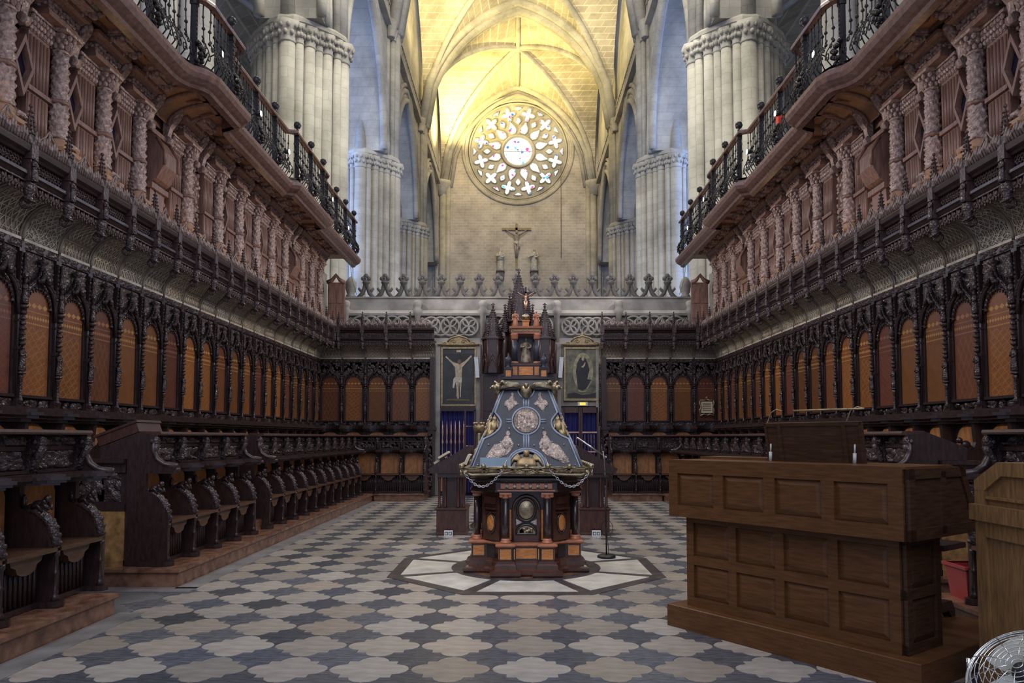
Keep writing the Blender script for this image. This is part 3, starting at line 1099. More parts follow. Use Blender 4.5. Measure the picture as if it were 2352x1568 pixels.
pane('central_pane', [(1.42 * cos(a * PI / 16), RZ + 1.42 * sin(a * PI / 16)) for a in range(32)])
obj('glazing_bar', MB().box(-0.03, 0.03, YW + 0.26, YW + 0.34, RZ - 1.42, RZ + 1.42).box(-1.42, 1.42, YW + 0.26, YW + 0.34, RZ - 0.03, RZ + 0.03), 'stone', rose)
for k in range(12):
    a = (15 + 30 * k) * PI / 180
    pane('petal_pane', [pol(1.78, a, 0, -0.20)] + [pol(1.78, a, 1.25 * u, -0.20 - 0.27 * sin(PI * min(1, u * 0.95 + 0.12)) + 0.20 * u) for u in (0.25, 0.5, 0.75)] +
         [pol(1.78, a, 1.28)] + [pol(1.78, a, 1.25 * u, 0.20 + 0.27 * sin(PI * min(1, u * 0.95 + 0.12)) - 0.20 * u) for u in (0.75, 0.5, 0.25)] + [pol(1.78, a, 0, 0.20)])
    q = []
    for t in range(24):
        th = t * 2 * PI / 24
        rad = 0.27 + 0.46 * abs(cos(2 * th)) ** 1.3
        q.append(pol(3.74, a, rad * cos(th + PI / 4 * 0), rad * sin(th)))
    pane('quatrefoil_pane', q)
    a2 = 30 * k * PI / 180
    pane('lozenge_pane', [pol(3.02, a2, -0.36), pol(3.02, a2, -0.05, 0.27), pol(3.02, a2, 0.15, 0.24), pol(3.02, a2, 0.40), pol(3.02, a2, 0.15, -0.24), pol(3.02, a2, -0.05, -0.27)])
    pane('spandrel_pane', [pol(4.22, a2, -0.18), pol(4.22, a2, 0.14, 0.40), pol(4.22, a2, 0.18, 0), pol(4.22, a2, 0.14, -0.40)])
# crucifix and statues on the west wall
cz = 18.1
cr = thing('wall_crucifix', 'large crucifix hung on the far wall beneath the rose window', 'crucifix', (-0.15, YW - 0.25, cz))
obj('cross', MB().box(-0.11, 0.11, 0.05, 0.2, -0.4, 4.1).box(-1.42, 1.42, 0.05, 0.2, 3.45, 3.68), 'cross_wood', cr)
obj('corpus', corpus(2.75).xf(T(0, 0, 0.75)), 'flesh_stone', cr)
obj('loincloth', MB().lathe([(0.2, 1.95), (0.27, 2.05), (0.26, 2.25), (0.2, 2.32)], 10, (0, -0.08, 0), sy=0.7).tube([(0.2, -0.1, 2.2), (0.3, -0.12, 1.95), (0.27, -0.1, 1.7)], 0.06, 5), 'plaster', cr)
for x, nm, ang in ((-1.70, 'veiled praying statue on a bracket', 0.3), (1.55, 'robed statue with outstretched hand on a bracket', -0.3)):
    st = thing('wall_statue', nm + ' beside the wall crucifix', 'statue', (x, YW - 0.5, 17.5))
    sm = statue(2.2, int(x * 10))
    if x > 0:
        sm.tube([(0.25, 0, 1.55), (0.5, -0.1, 1.3), (0.72, -0.15, 1.42)], [0.11, 0.09, 0.05], 6)
    else:
        sm.lathe([(0.33, 1.0), (0.30, 1.5), (0.18, 1.9), (0.13, 2.15), (0.02, 2.24)], 10, sy=0.8)
    obj('figure', sm.xf(T(rz=PI)), 'plaster', st)
    obj('bracket', MB().box(-0.4, 0.4, -0.35, 0.5, -0.12, 0).box(-0.33, 0.33, -0.25, 0.5, -0.75, -0.12), 'stone_dark', st)
tag(obj('hanging_wire', MB().tube([(4.15, YW - 0.3, 28), (4.15, YW - 0.3, 18.8)], 0.025, 5), 'stone_dark'), 'thin dark wire hanging down the far wall beside the rose', 'wire')

# ================================================================== upper choir stalls
W = 0.62
XW, YB = 5.28, 19.46


def arch_pts(hw, z0, zs, zt, n=8):
    """flat-topped round arch outline (x,z) for a panel"""
    P = [(-hw, z0), (hw, z0), (hw, zs)]
    for i in range(1, n):
        a = PI * i / n
        P.append((hw * cos(a), zs + (zt - zs) * sin(a)))
    P.append((-hw, zs))
    return P


def scallop(y_mid, y_end, hw=W / 2, n=8, back=-0.02):
    P = [(-hw, back), (hw, back)]
    for i in range(n + 1):
        u = 1 - 2 * i / n
        yy = y_mid + (y_end - y_mid) * (abs(u) ** 2.6)
        P.append((hw * u, yy))
    return P


U = {}
U['back_board'] = M_(MB().box(-W / 2, W / 2, -0.06, 0.0, 0.6, 3.6), 'walnut')
U['inlay'] = M_(MB().prism(arch_pts(0.215, 1.955, 2.95, 3.15), 'y', 0.0, 0.014), 'inlay_amber')
U['panel_frame'] = M_(MB().box(-0.262, -0.222, 0, 0.03, 1.95, 2.9).box(0.222, 0.262, 0, 0.03, 1.95, 2.9), 'walnut')
U['sill'] = M_(MB().box(-0.262, 0.262, 0, 0.05, 1.925, 1.955), 'walnut')
FR = [M_(relief(0.54, 0.115, 26, 7, 11 + k, 0.03, 26, 0.018, 0.045), 'walnut_carved') for k in range(3)]
lg = MB().prism(scallop(0.10, 0.20), 'z', 1.80, 1.825).prism(scallop(0.12, 0.26), 'z', 1.765, 1.80).prism(scallop(0.17, 0.33), 'z', 1.735, 1.765).prism(scallop(0.13, 0.28), 'z', 1.70, 1.735).prism(scallop(0.08, 0.20), 'z', 1.665, 1.70)
U['ledge'] = M_(lg, 'walnut')
U['niche'] = M_(MB().prism(arch_pts(0.24, 1.08, 1.45, 1.66), 'y', 0.0, 0.012), 'seat_back')
pt = MB().prism([(0, 0.66), (0.36, 0.66), (0.36, 1.05), (0.34, 1.2), (0.28, 1.32), (0.16, 1.38), (0.14, 1.45), (0.16, 1.67), (0, 1.67)], 'x', -0.03, 0.03)
pt.tube([(0, 0.37, 0.66), (0, 0.37, 1.05), (0, 0.35, 1.2), (0, 0.29, 1.32), (0, 0.17, 1.39)], 0.035, 6)
U['partition'] = M_(pt, 'walnut')
af = MB().ball((0, 0.24, 1.42), (0.035, 0.06, 0.05)).ball((0, 0.31, 1.47), 0.035).tube([(0, 0.2, 1.38), (0, 0.29, 1.40), (0, 0.32, 1.37)], 0.025, 6)
U['arm_figure'] = M_(af, 'walnut')
U['seat'] = M_(MB().box(-0.28, 0.28, 0, 0.36, 1.03, 1.07), 'seat_wood')
U['riser'] = M_(MB().box(-0.28, 0.28, 0.22, 0.26, 0.66, 1.03), 'walnut')
# pilaster with colonnettes
pl = MB().box(-0.045, 0.045, 0, 0.045, 1.82, 3.5)
for x in (-0.034, 0.034):
    pl.tube([(x, 0.05, 1.83), (x, 0.05, 3.46)], 0.014, 6)
pl.box(-0.055, 0.055, 0, 0.075, 1.82, 1.86).box(-0.05, 0.05, 0, 0.07, 1.86, 1.91).box(-0.055, 0.055, 0, 0.07, 2.42, 2.45).box(-0.055, 0.055, 0, 0.07, 2.72, 2.74)
U['pilaster'] = M_(pl, 'walnut')
pr = [(0.022, 1.86), (0.026, 1.90), (0.016, 1.92), (0.016, 2.12), (0.028, 2.14), (0.018, 2.16)]
bal = MB().lathe(pr, 8, (0, 0.075, 0))
bal.lathe([(0.012, 2.16), (0.040, 2.17), (0.040, 2.185), (0.02, 2.20)], 8, (0, 0.08, 0))
for k in range(7):
    z = 2.46 + k * 0.055
    bal.lathe([(0.010, z), (0.026 + 0.008 * (k % 2), z + 0.016), (0.030 - 0.006 * (k % 3), z + 0.03), (0.010, z + 0.054)], 8, (0, 0.078, 0), bump=lambda i, j: 0.12 * (i % 2))
bal.lathe([(0.012, 2.85), (0.046, 2.87), (0.046, 2.89), (0.015, 2.90)], 8, (0, 0.08, 0))
bal.tube([(0, 0.062, 2.15), (0, 0.062, 2.95)], 0.012, 5)
U['baluster'] = M_(bal, 'walnut_carved')
STM = [M_(statue(0.26, k).xf(T(0, 0.085, 2.20)), 'walnut_carved') for k in range(3)]
STB = [M_(statue(0.25, 5 + k).xf(T(0, 0.09, 2.91)), 'walnut_carved') for k in range(3)]
pn = MB()
for x in (-0.03, 0.03):
    for k in range(7):
        pn.ball((x, 0.06, 3.14 + k * 0.048), (0.014, 0.016, 0.024), 6, 4)
pn.lathe([(0.03, 3.18), (0.035, 3.22), (0.02, 3.3), (0.004, 3.46)], 6, (0, 0.08, 0))
U['pinnacle'] = M_(pn, 'walnut_carved')
# ogee arch, cusps, finial
og = []
for i in range(9):
    u = i / 8
    og.append((-0.262 + 0.262 * u ** 1.0, 0, 0))
half = [(0.262, 2.80), (0.258, 2.92), (0.235, 3.03), (0.19, 3.11), (0.13, 3.16), (0.075, 3.20), (0.035, 3.25), (0.012, 3.31), (0.0, 3.38)]
path = [(-x, z) for x, z in half] + [(x, z) for x, z in half[::-1][1:]]
U['ogee_arch'] = M_(MB().tube([(x, 0.055, z) for x, z in path], 0.021, 6).tube([(x * 0.9, 0.03, z - 0.035) for x, z in path[1:-1]], 0.013, 5), 'walnut')
cu = MB()
for i in range(13):
    a = PI * i / 12
    x, z = 0.205 * cos(a), 2.93 + 0.20 * sin(a)
    cu.ball((x, 0.03, z), (0.022, 0.02, 0.022), 6, 4)
    cu.tube([(x, 0.03, z), (x * 0.9, 0.03, z - 0.03 * sin(a) - 0.012)], 0.007, 4)
for s in (-1, 1):
    for (x, z) in half[2:8]:
        cu.ball((s * (x + 0.012), 0.07, z + 0.02), (0.02, 0.022, 0.018), 6, 4)
    cu.tube([(s * 0.10, 0.08, 3.19), (s * 0.06, 0.10, 3.20), (s * 0.03, 0.10, 3.25), (s * 0.01, 0.09, 3.30)], [0.02, 0.03, 0.025, 0.015], 6)
cu.tube([(0.205 * cos(PI * i / 12), 0.03, 2.93 + 0.20 * sin(PI * i / 12)) for i in range(13)], 0.008, 5)
cu.tube([(-(x + 0.012), 0.07, z + 0.02) for x, z in half[1:8]] + [(0, 0.07, 3.36)] + [(x + 0.012, 0.07, z + 0.02) for x, z in half[1:8][::-1]], 0.010, 5)
cu.tube([(0.258, 0.07, 2.94), (0.215, 0.03, 2.94)], 0.008, 4)
U['arch_crockets'] = M_(cu, 'walnut_carved')
fi = MB().lathe([(0.012, 3.33), (0.03, 3.36), (0.012, 3.38), (0.045, 3.41), (0.05, 3.43), (0.012, 3.45), (0.006, 3.50)], 8, (0, 0.06, 0), bump=lambda i, j: 0.2 * (i % 2))
fi.ball((0, 0.085, 3.29), (0.03, 0.03, 0.045), 6, 5)
U['arch_finial'] = M_(fi, 'walnut_carved')
TRS = []
for k in range(3):
    tr = MB().box(-0.262, 0.262, 0, 0.012, 3.10, 3.5)
    rl = relief(0.52, 0.27, 30, 16, 40 + k, 0.028, 60, 0.012, 0.03).xf(T(0, 0.012, 3.355))
    tr.put(rl, Matrix.Identity(4))
    for i in range(11):
        x = -0.25 + 0.05 * i
        z0 = 3.10 if abs(x) > 0.16 else 3.20
        tr.tube([(x, 0.02, z0), (x, 0.02, 3.24)], 0.006, 4)
    for i in range(10):
        x = -0.225 + 0.05 * i
        tr.tube([(x - 0.022, 0.02, 3.24), (x, 0.022, 3.275), (x + 0.022, 0.02, 3.24)], 0.006, 4)
    TRS.append(M_(tr, 'tracery_wood'))
BND = M_(relief(W, 0.09, 34, 6, 77, 0.035, 30, 0.018, 0.05).xf(T(0, 0.035, 3.545)), 'walnut_carved')
U['band_board'] = M_(MB().box(-W / 2, W / 2, 0, 0.04, 3.50, 3.59), 'walnut')
# coving
def cov(x, t, off=0.0):
    a = t * PI / 2
    y, z = 0.02 + 0.44 * (1 - cos(a)), 3.60 + 0.40 * sin(a)
    return (x, y + off * cos(a), z - off * sin(a))
U['coving'] = M_(MB().grid(lambda u, v: cov(-W / 2 + W * u, v), 2, 12).box(-W / 2, W / 2, -0.04, 0.02, 3.59, 3.62), 'coving')
U['coving_sill'] = M_(MB().box(-0.285, 0.285, 0.0, 0.045, 3.585, 3.615), 'coving_lace')
U['coving_rib'] = M_(MB().tube([cov(0, i / 10, 0.022) for i in range(11)], 0.019, 6).tube([cov(0.03, i / 10, 0.012) for i in range(11)], 0.012, 5).tube([cov(-0.03, i / 10, 0.012) for i in range(11)], 0.012, 5), 'coving')
LACE = []
for kind in range(4):
    m = MB()
    r0 = 0.0062
    if kind == 0:      # interlaced circles
        for i in range(7):
            for j in range(6):
                cx, ct = -0.255 + 0.085 * i, 0.12 + 0.155 * j
                m.tube([cov(max(-0.27, min(0.27, cx + 0.072 * cos(a * PI / 5))), max(0.03, min(0.97, ct + 0.11 * sin(a * PI / 5))), 0.006) for a in range(10)], r0, 4, True)
    elif kind == 1:    # lattice of stars
        for i in range(-6, 7):
            for s in (-1, 1):
                P = []
                for q in range(11):
                    x = i * 0.085 + s * 0.03 * q
                    if abs(x) <= 0.27:
                        P.append(cov(x, 0.04 + 0.092 * q, 0.006))
                if len(P) > 1:
                    m.tube(P, r0, 4)
        for j in range(6):
            m.tube([cov(x, 0.1 + 0.16 * j, 0.006) for x in (-0.27, 0, 0.27)], r0, 4)
        for i in range(6):
            m.tube([cov(-0.24 + 0.096 * i, t / 6, 0.006) for t in range(1, 7)], r0 * 0.8, 4)
    elif kind == 2:    # flowing net
        for i in range(-3, 4):
            for s in (-1, 1):
                m.tube([cov(max(-0.27, min(0.27, i * 0.085 + s * 0.05 * sin(q * 1.9))), 0.03 + q * 0.094, 0.006) for q in range(11)], r0, 4)
        for j in range(7):
            for s in (-1, 1):
                m.tube([cov(-0.27 + 0.06 * q, 0.09 + 0.14 * j + s * 0.05 * sin(q * 1.4), 0.006) for q in range(10)], r0 * 0.8, 4)
    else:              # small arcade below, net above
        for i in range(9):
            x = -0.25 + 0.0625 * i
            m.tube([cov(x, 0.04, 0.006), cov(x, 0.20, 0.006)], r0, 4)
            if i < 8:
                m.tube([cov(x, 0.2, 0.006), cov(x + 0.031, 0.27, 0.006), cov(x + 0.0625, 0.2, 0.006)], r0, 4)
                m.tube([cov(x + 0.031 + 0.02 * cos(a * PI / 3), 0.13 + 0.035 * sin(a * PI / 3), 0.006) for a in range(6)], r0 * 0.8, 4, True)
        m.tube([cov(x, 0.3, 0.006) for x in (-0.27, 0, 0.27)], r0, 4)
        for i in range(-6, 7):
            for s in (-1, 1):
                P = [cov(i * 0.07 + s * 0.035 * q, 0.34 + 0.09 * q, 0.006) for q in range(8) if abs(i * 0.07 + s * 0.035 * q) <= 0.27]
                if len(P) > 1:
                    m.tube(P, r0, 4)
    LACE.append(M_(m, 'coving_lace'))
# canopy front
FY = 0.46
U['fascia_board'] = M_(MB().box(-W / 2, W / 2, FY - 0.04, FY, 3.94, 4.34), 'canopy_wood')
U['top_rail'] = M_(MB().sweep([(0, 4.22), (0.04, 4.23), (0.05, 4.255), (0.085, 4.28), (0.095, 4.325), (0.085, 4.345), (0, 4.345)], [(W / 2, FY), (-W / 2, FY)]), 'walnut')
U['mid_rail'] = M_(MB().sweep([(0, 4.00), (0.035, 4.01), (0.05, 4.04), (0.07, 4.055), (0.07, 4.085), (0, 4.09)], [(W / 2, FY), (-W / 2, FY)]), 'walnut')
la = MB()
for i in range(-9, 10):
    for s in (-1, 1):
        P = [(i * 0.045 + s * 0.022 * q, FY + 0.012, 4.095 + 0.03 * q) for q in range(5) if abs(i * 0.045 + s * 0.022 * q) <= 0.25]
        if len(P) > 1:
            la.tube(P, 0.008, 4)
for i in range(10):
    la.ball((-0.225 + 0.05 * i, FY + 0.015, 4.158), (0.013, 0.012, 0.013), 6, 4)
U['lattice'] = M_(la, 'canopy_wood')
va = MB()
for i in range(6):
    x = -0.22 + 0.088 * i
    va.tube([(x - 0.042, FY + 0.03, 3.99), (x - 0.036, FY + 0.03, 3.93), (x, FY + 0.035, 3.895), (x + 0.036, FY + 0.03, 3.93), (x + 0.042, FY + 0.03, 3.99)], 0.010, 5)
    va.ball((x, FY + 0.035, 3.94), (0.022, 0.016, 0.028), 6, 5)
    va.ball((x, FY + 0.04, 3.875), (0.012, 0.012, 0.02), 6, 4)
    va.ball((x + 0.044, FY + 0.04, 3.90), (0.014, 0.014, 0.026), 6, 4)
va.box(-0.27, 0.27, FY, FY + 0.045, 3.985, 4.0)
U['valance'] = M_(va, 'canopy_wood')
U['post'] = M_(MB().box(-0.04, 0.04, FY, FY + 0.085, 3.93, 4.36).box(-0.05, 0.05, FY, FY + 0.10, 4.21, 4.36).box(-0.05, 0.05, FY, FY + 0.09, 3.99, 4.09), 'canopy_wood')
CFG = [M_(statue(0.24, 20 + k).xf(T(0, FY + 0.10, 3.99)), 'walnut_carved') for k in range(3)]
pd = MB().lathe([(0.02, 3.78), (0.05, 3.81), (0.03, 3.85), (0.055, 3.90), (0.06, 3.96)], 8, (0, FY + 0.05, 0), bump=lambda i, j: 0.15 * (i % 2))
pd.tube([(0, FY + 0.02 + 0.05 * cos(a * PI / 6), 3.785 + 0.05 * sin(a * PI / 6)) for a in range(12)], 0.014, 5, True)
pd.tube([(-0.05, FY + 0.03, 3.84), (-0.035, FY + 0.09, 3.80), (0.035, FY + 0.09, 3.80), (0.05, FY + 0.03, 3.84)], 0.014, 5)
U['pendant'] = M_(pd, 'walnut_carved')
cs = MB()
r = random.Random(3)
for i in range(11):
    x = -0.25 + 0.05 * i
    h = 0.12 + 0.10 * (1 if i in (5,) else 0) + 0.05 * (i % 2)
    cs.lathe([(0.009, 4.345), (0.011, 4.345 + h * 0.5), (0.022, 4.345 + h * 0.55), (0.010, 4.345 + h * 0.62), (0.018, 4.345 + h * 0.75), (0.002, 4.345 + h)], 5, (x, FY + 0.03, 0))
    if i < 10:
        cs.tube([(x, FY + 0.03, 4.35), (x + 0.012, FY + 0.03, 4.41), (x + 0.025, FY + 0.03, 4.43), (x + 0.038, FY + 0.03, 4.41), (x + 0.05, FY + 0.03, 4.35)], 0.007, 4)
        cs.tube([(x, FY + 0.03, 4.43), (x + 0.025, FY + 0.03, 4.385), (x + 0.05, FY + 0.03, 4.43)], 0.007, 4)
        cs.ball((x + 0.025, FY + 0.03, 4.45), 0.012, 5, 4)
for s in (-1, 1):
    cs.tube([(s * 0.26, FY + 0.03, 4.38), (s * 0.16, FY + 0.03, 4.46), (s * 0.06, FY + 0.03, 4.54), (0, FY + 0.03, 4.62)], 0.010, 5)
for i in range(14):
    x = -0.26 + 0.04 * i
    hh = 0.10 + 0.07 * abs(sin(i * 2.3))
    cs.tube([(x, FY + 0.05, 4.345), (x + 0.012, FY + 0.075, 4.345 + hh * 0.6), (x - 0.008, FY + 0.07, 4.345 + hh)], [0.014, 0.018, 0.006], 5)
    cs.ball((x + 0.01, FY + 0.078, 4.345 + hh * 0.55), (0.018, 0.014, 0.024), 5, 4)
U['cresting'] = M_(cs, 'crest_wood')
pc = MB().box(-0.032, 0.032, FY + 0.01, FY + 0.07, 4.345, 4.46)
pc.lathe([(0.045, 4.46), (0.045, 4.49), (0.034, 4.5), (0.024, 4.6), (0.012, 4.70), (0.004, 4.76)], 6, (0, FY + 0.04, 0))
for k in range(5):
    for a in range(4):
        rr = 0.042 - 0.006 * k
        pc.ball((rr * cos(a * PI / 2 + PI / 4), FY + 0.04 + rr * sin(a * PI / 2 + PI / 4), 4.51 + 0.045 * k), 0.013, 5, 4)
pc.ball((0, FY + 0.04, 4.75), 0.02, 6, 4)
U['crest_pinnacle'] = M_(pc, 'canopy_wood')
U['cresting_floor'] = M_(MB().box(-W / 2, W / 2, -0.05, FY + 0.02, 4.02, 4.06), 'walnut')

H = W / 2


def upper_stall(loc, rz, label, k, group):
    t = thing('upper_choir_stall', label, 'choir stall', loc, rz, group)
    rows = [('back_board', U['back_board']), ('niche_panel', U['niche']), ('seat', U['seat']), ('seat_riser', U['riser']),
            ('ledge', U['ledge']), ('relief_frieze', FR[k % 3]), ('sill', U['sill']), ('panel_frame', U['panel_frame']), ('inlay_panel', U['inlay']),
            ('ogee_arch', U['ogee_arch']), ('tracery_board', TRS[k % 3]), ('cornice_board', U['band_board']),
            ('foliage_band', BND), ('coving', U['coving']), ('coving_sill', U['coving_sill']), ('coving_lace', LACE[(k * 3 + k // 4) % 4]),
            ('canopy_fascia', U['fascia_board']), ('top_rail', U['top_rail']), ('mid_rail', U['mid_rail']), ('lattice_panel', U['lattice']),
            ('valance', U['valance']), ('cresting', U['cresting']), ('canopy_roof', U['cresting_floor'])]
    P = {}
    for nm, me in rows:
        P[nm] = obj(nm, me, None, t, (0, 0, 1.865) if nm == 'relief_frieze' else (0, 0, 0))
    ip = P['inlay_panel']
    ip.material_slots[0].link = 'OBJECT'
    ip.material_slots[0].material = MATS[INL[(k * 7 + k // 3) % 4]]
    obj('crockets', U['arch_crockets'], None, P['ogee_arch'])
    obj('finial', U['arch_finial'], None, P['ogee_arch'])
    for nm, me in (('partition', U['partition']), ('pilaster', U['pilaster']), ('coving_rib', U['coving_rib']), ('canopy_post', U['post'])):
        P[nm] = obj(nm, me, None, t, (H, 0, 0))
    obj('arm_figure', U['arm_figure'], None, P['partition'])
    obj('baluster', U['baluster'], None, P['pilaster'])
    obj('statuette', STM[k % 3], None, P['pilaster'])
    obj('statuette', STB[(k + 1) % 3], None, P['pilaster'])
    obj('pinnacle', U['pinnacle'], None, P['pilaster'])
    obj('console_figure', CFG[k % 3], None, P['canopy_post'])
    obj('pendant', U['pendant'], None, P['canopy_post'])
    obj('crest_pinnacle', U['crest_pinnacle'], None, P['canopy_post'])
    return t


COLN = ['amber', 'russet', 'brown', 'wine-coloured']
for s in (-1, 1):
    for k in range(22):
        yc = YB - 0.31 - 0.62 * k
        kk = k + (5 if s > 0 else 0)
        c = COLN[(kk * 7 + kk // 3) % 4]
        upper_stall((s * XW, yc, 0), s * PI / 2,
                    '%s upper stall from the far corner, %s panel, on the wall %s the organ console' % (ORD[k], c, 'behind' if s > 0 else 'facing'), kk,
                    'upper stalls along the wall %s the organ console' % ('behind' if s > 0 else 'facing'))
for s in (-1, 1):
    for k in range(5):
        kk = k * 2 + (1 if s > 0 else 4)
        c = COLN[(kk * 7 + kk // 3) % 4]
        upper_stall((s * (XW - 0.31 - 0.62 * k), YB, 0), PI,
                    '%s end-wall upper stall from the %s corner, %s panel' % (ORD[k], 'plaque-side' if s > 0 else 'crucifixion-painting side', c), kk, 'upper stalls on the end wall')

# ================================================================== lower choir stalls
Lw = {}
ls = MB().box(-0.29, 0.29, 0.24, 0.27, 0.18, 0.60)
for i in range(10):
    ls.tube([(-0.25 + 0.055 * i, 0.275, 0.22), (-0.25 + 0.055 * i, 0.275, 0.58)], 0.018, 6)
ls.box(-0.29, 0.29, 0.22, 0.30, 0.18, 0.22)
Lw['riser'] = M_(ls, 'walnut')
Lw['seat'] = M_(MB().box(-0.285, 0.285, 0.02, 0.42, 0.60, 0.625).box(-0.285, 0.285, 0.415, 0.432, 0.598, 0.63), 'seat_wood')
br = MB().prism([(-0.19, 0.60), (-0.17, 0.55), (-0.12, 0.53), (-0.10, 0.49), (-0.05, 0.47), (0, 0.465), (0.05, 0.47), (0.10, 0.49), (0.12, 0.53), (0.17, 0.55), (0.19, 0.60)], 'y', 0.30, 0.38)
Lw['misericord'] = M_(br, 'seat_wood')
Lw['back_panel'] = M_(MB().prism(arch_pts(0.25, 0.625, 1.02, 1.12), 'y', 0.0, 0.03), 'seat_back')
ap = [(0.0, 0.18), (0.40, 0.18), (0.40, 0.62), (0.395, 0.70), (0.365, 0.79), (0.31, 0.86), (0.24, 0.90), (0.16, 0.915), (0.12, 0.93), (0.12, 1.13), (0, 1.13)]
am = MB().prism(ap, 'x', -0.028, 0.028)
Lw['arm'] = M_(am, 'walnut')
mo = MB().tube([(0, y, z) for y, z in ap[2:8]], [0.032, 0.036, 0.04, 0.04, 0.038, 0.03], 7)
for i in range(7):
    u = i / 6
    a = u * 1.45
    mo.ball((0, 0.215 + 0.215 * cos(a), 0.66 + 0.255 * sin(a)), (0.022, 0.02, 0.02), 6, 4)
Lw['arm_moulding'] = M_(mo, 'walnut_carved')
Lw['colonnette'] = M_(MB().lathe([(0.035, 0.22), (0.032, 0.26), (0.02, 0.275), (0.026, 0.29), (0.018, 0.31), (0.018, 0.42), (0.026, 0.43), (0.018, 0.44), (0.018, 0.55), (0.028, 0.565), (0.03, 0.60)], 8, (0, 0.405, 0)), 'walnut')
Lw['foot'] = M_(MB().prism([(-0.07, 0.12), (-0.06, 0.40), (-0.05, 0.455), (0, 0.475), (0.05, 0.455), (0.06, 0.40), (0.07, 0.12)][::-1], 'z', 0.18, 0.222), 'walnut')
AF = []
for k in range(3):
    f = MB()
    f.ball((0, 0.26, 0.945), (0.034, 0.065, 0.042), 8, 6).ball((0, 0.20, 0.93), (0.03, 0.04, 0.03))
    f.ball((0.0, 0.325 + 0.01 * k, 0.995), (0.028, 0.03, 0.032), 8, 6)
    f.tube([(0, 0.29, 0.96), (0, 0.315, 0.985)], 0.026, 6)
    for s in (-1, 1):
        f.tube([(s * 0.025, 0.29, 0.96), (s * 0.035, 0.335, 0.94), (s * 0.018, 0.35, 0.915 - 0.01 * k)], [0.017, 0.015, 0.012], 5)
        f.tube([(s * 0.025, 0.22, 0.93), (s * 0.038, 0.27, 0.95), (s * 0.03, 0.30, 0.90)], [0.02, 0.018, 0.012], 5)
    f.lathe([(0.02, 0.93), (0.024, 0.98), (0.014, 0.99), (0.02, 1.0), (0.006, 1.03)], 6, (0, 0.14, 0))
    AF.append(M_(f, 'walnut'))
l2 = MB().prism(scallop(0.26, 0.46), 'z', 1.165, 1.185).prism(scallop(0.30, 0.50), 'z', 1.14, 1.165).prism(scallop(0.27, 0.47), 'z', 1.12, 1.14).prism(scallop(0.22, 0.42), 'z', 1.10, 1.12)
Lw['ledge'] = M_(l2, 'walnut')
Lw['frieze_board'] = M_(MB().box(-H, H, 0.06, 0.17, 1.18, 1.5).box(-0.26, 0.26, 0.17, 0.19, 1.365, 1.395).box(-0.26, 0.26, 0.17, 0.205, 1.19, 1.215), 'walnut')
RP = [M_(relief(0.44, 0.15, 30, 14, 60 + k, 0.05, 34, 0.018, 0.05), 'walnut_carved') for k in range(4)]
RF = [M_(relief(0.50, 0.08, 30, 7, 70 + k, 0.05, 24, 0.018, 0.045), 'walnut_carved') for k in range(3)]
vo = MB().lathe([(0.012, -0.035), (0.05, -0.035), (0.058, -0.025), (0.058, 0.025), (0.05, 0.035), (0.012, 0.035)], 12, (0, 0.235, 1.43), axis='x')
vo.tube([(0, 0.275, 1.40), (0, 0.245, 1.34), (0, 0.205, 1.27), (0, 0.20, 1.20)], [0.034, 0.034, 0.036, 0.04], 6)
vo.box(-0.035, 0.035, 0.15, 0.20, 1.18, 1.48)
vo.ball((-0.042, 0.235, 1.43), 0.02).ball((0.042, 0.235, 1.43), 0.02)
Lw['volute'] = M_(vo, 'walnut_carved')
Lw['desk_top'] = M_(MB().prism([(0.30, 1.49), (0.31, 1.505), (0.30, 1.525), (0.10, 1.53), (-0.28, 1.385), (-0.285, 1.355), (0.08, 1.49)], 'x', -H, H), 'walnut_red')
Lw['desk_back'] = M_(MB().box(-H, H, -0.20, -0.02, 0.64, 1.38).box(-H, H, -0.05, 0.0, 0.18, 1.15), 'walnut')
ep = [(-0.02, 0.18), (0.42, 0.18), (0.42, 0.62), (0.415, 0.70), (0.38, 0.79), (0.33, 0.86), (0.25, 0.90), (0.18, 0.92), (0.18, 1.1), (0.44, 1.1), (0.48, 1.14), (0.48, 1.17), (0.36, 1.19), (0.28, 1.24), (0.24, 1.33), (0.25, 1.42), (0.27, 1.49), (0.10, 1.52), (-0.30, 1.37), (-0.30, 1.25), (-0.02, 1.25)]
Lw['end_panel'] = M_(MB().prism(ep, 'x', -0.025, 0.025), 'walnut')
em = MB().tube([(0, 0.49, 1.175), (0, 0.36, 1.19), (0, 0.28, 1.24), (0, 0.235, 1.33), (0, 0.245, 1.42)], 0.035, 6).tube([(0, 0.52, 1.14), (0, 0.30, 1.145)], 0.022, 6)
em.tube([(0, -0.02, 1.12), (0, 0.48, 1.12)], 0.02, 6)
Lw['end_moulding'] = M_(em, 'walnut')


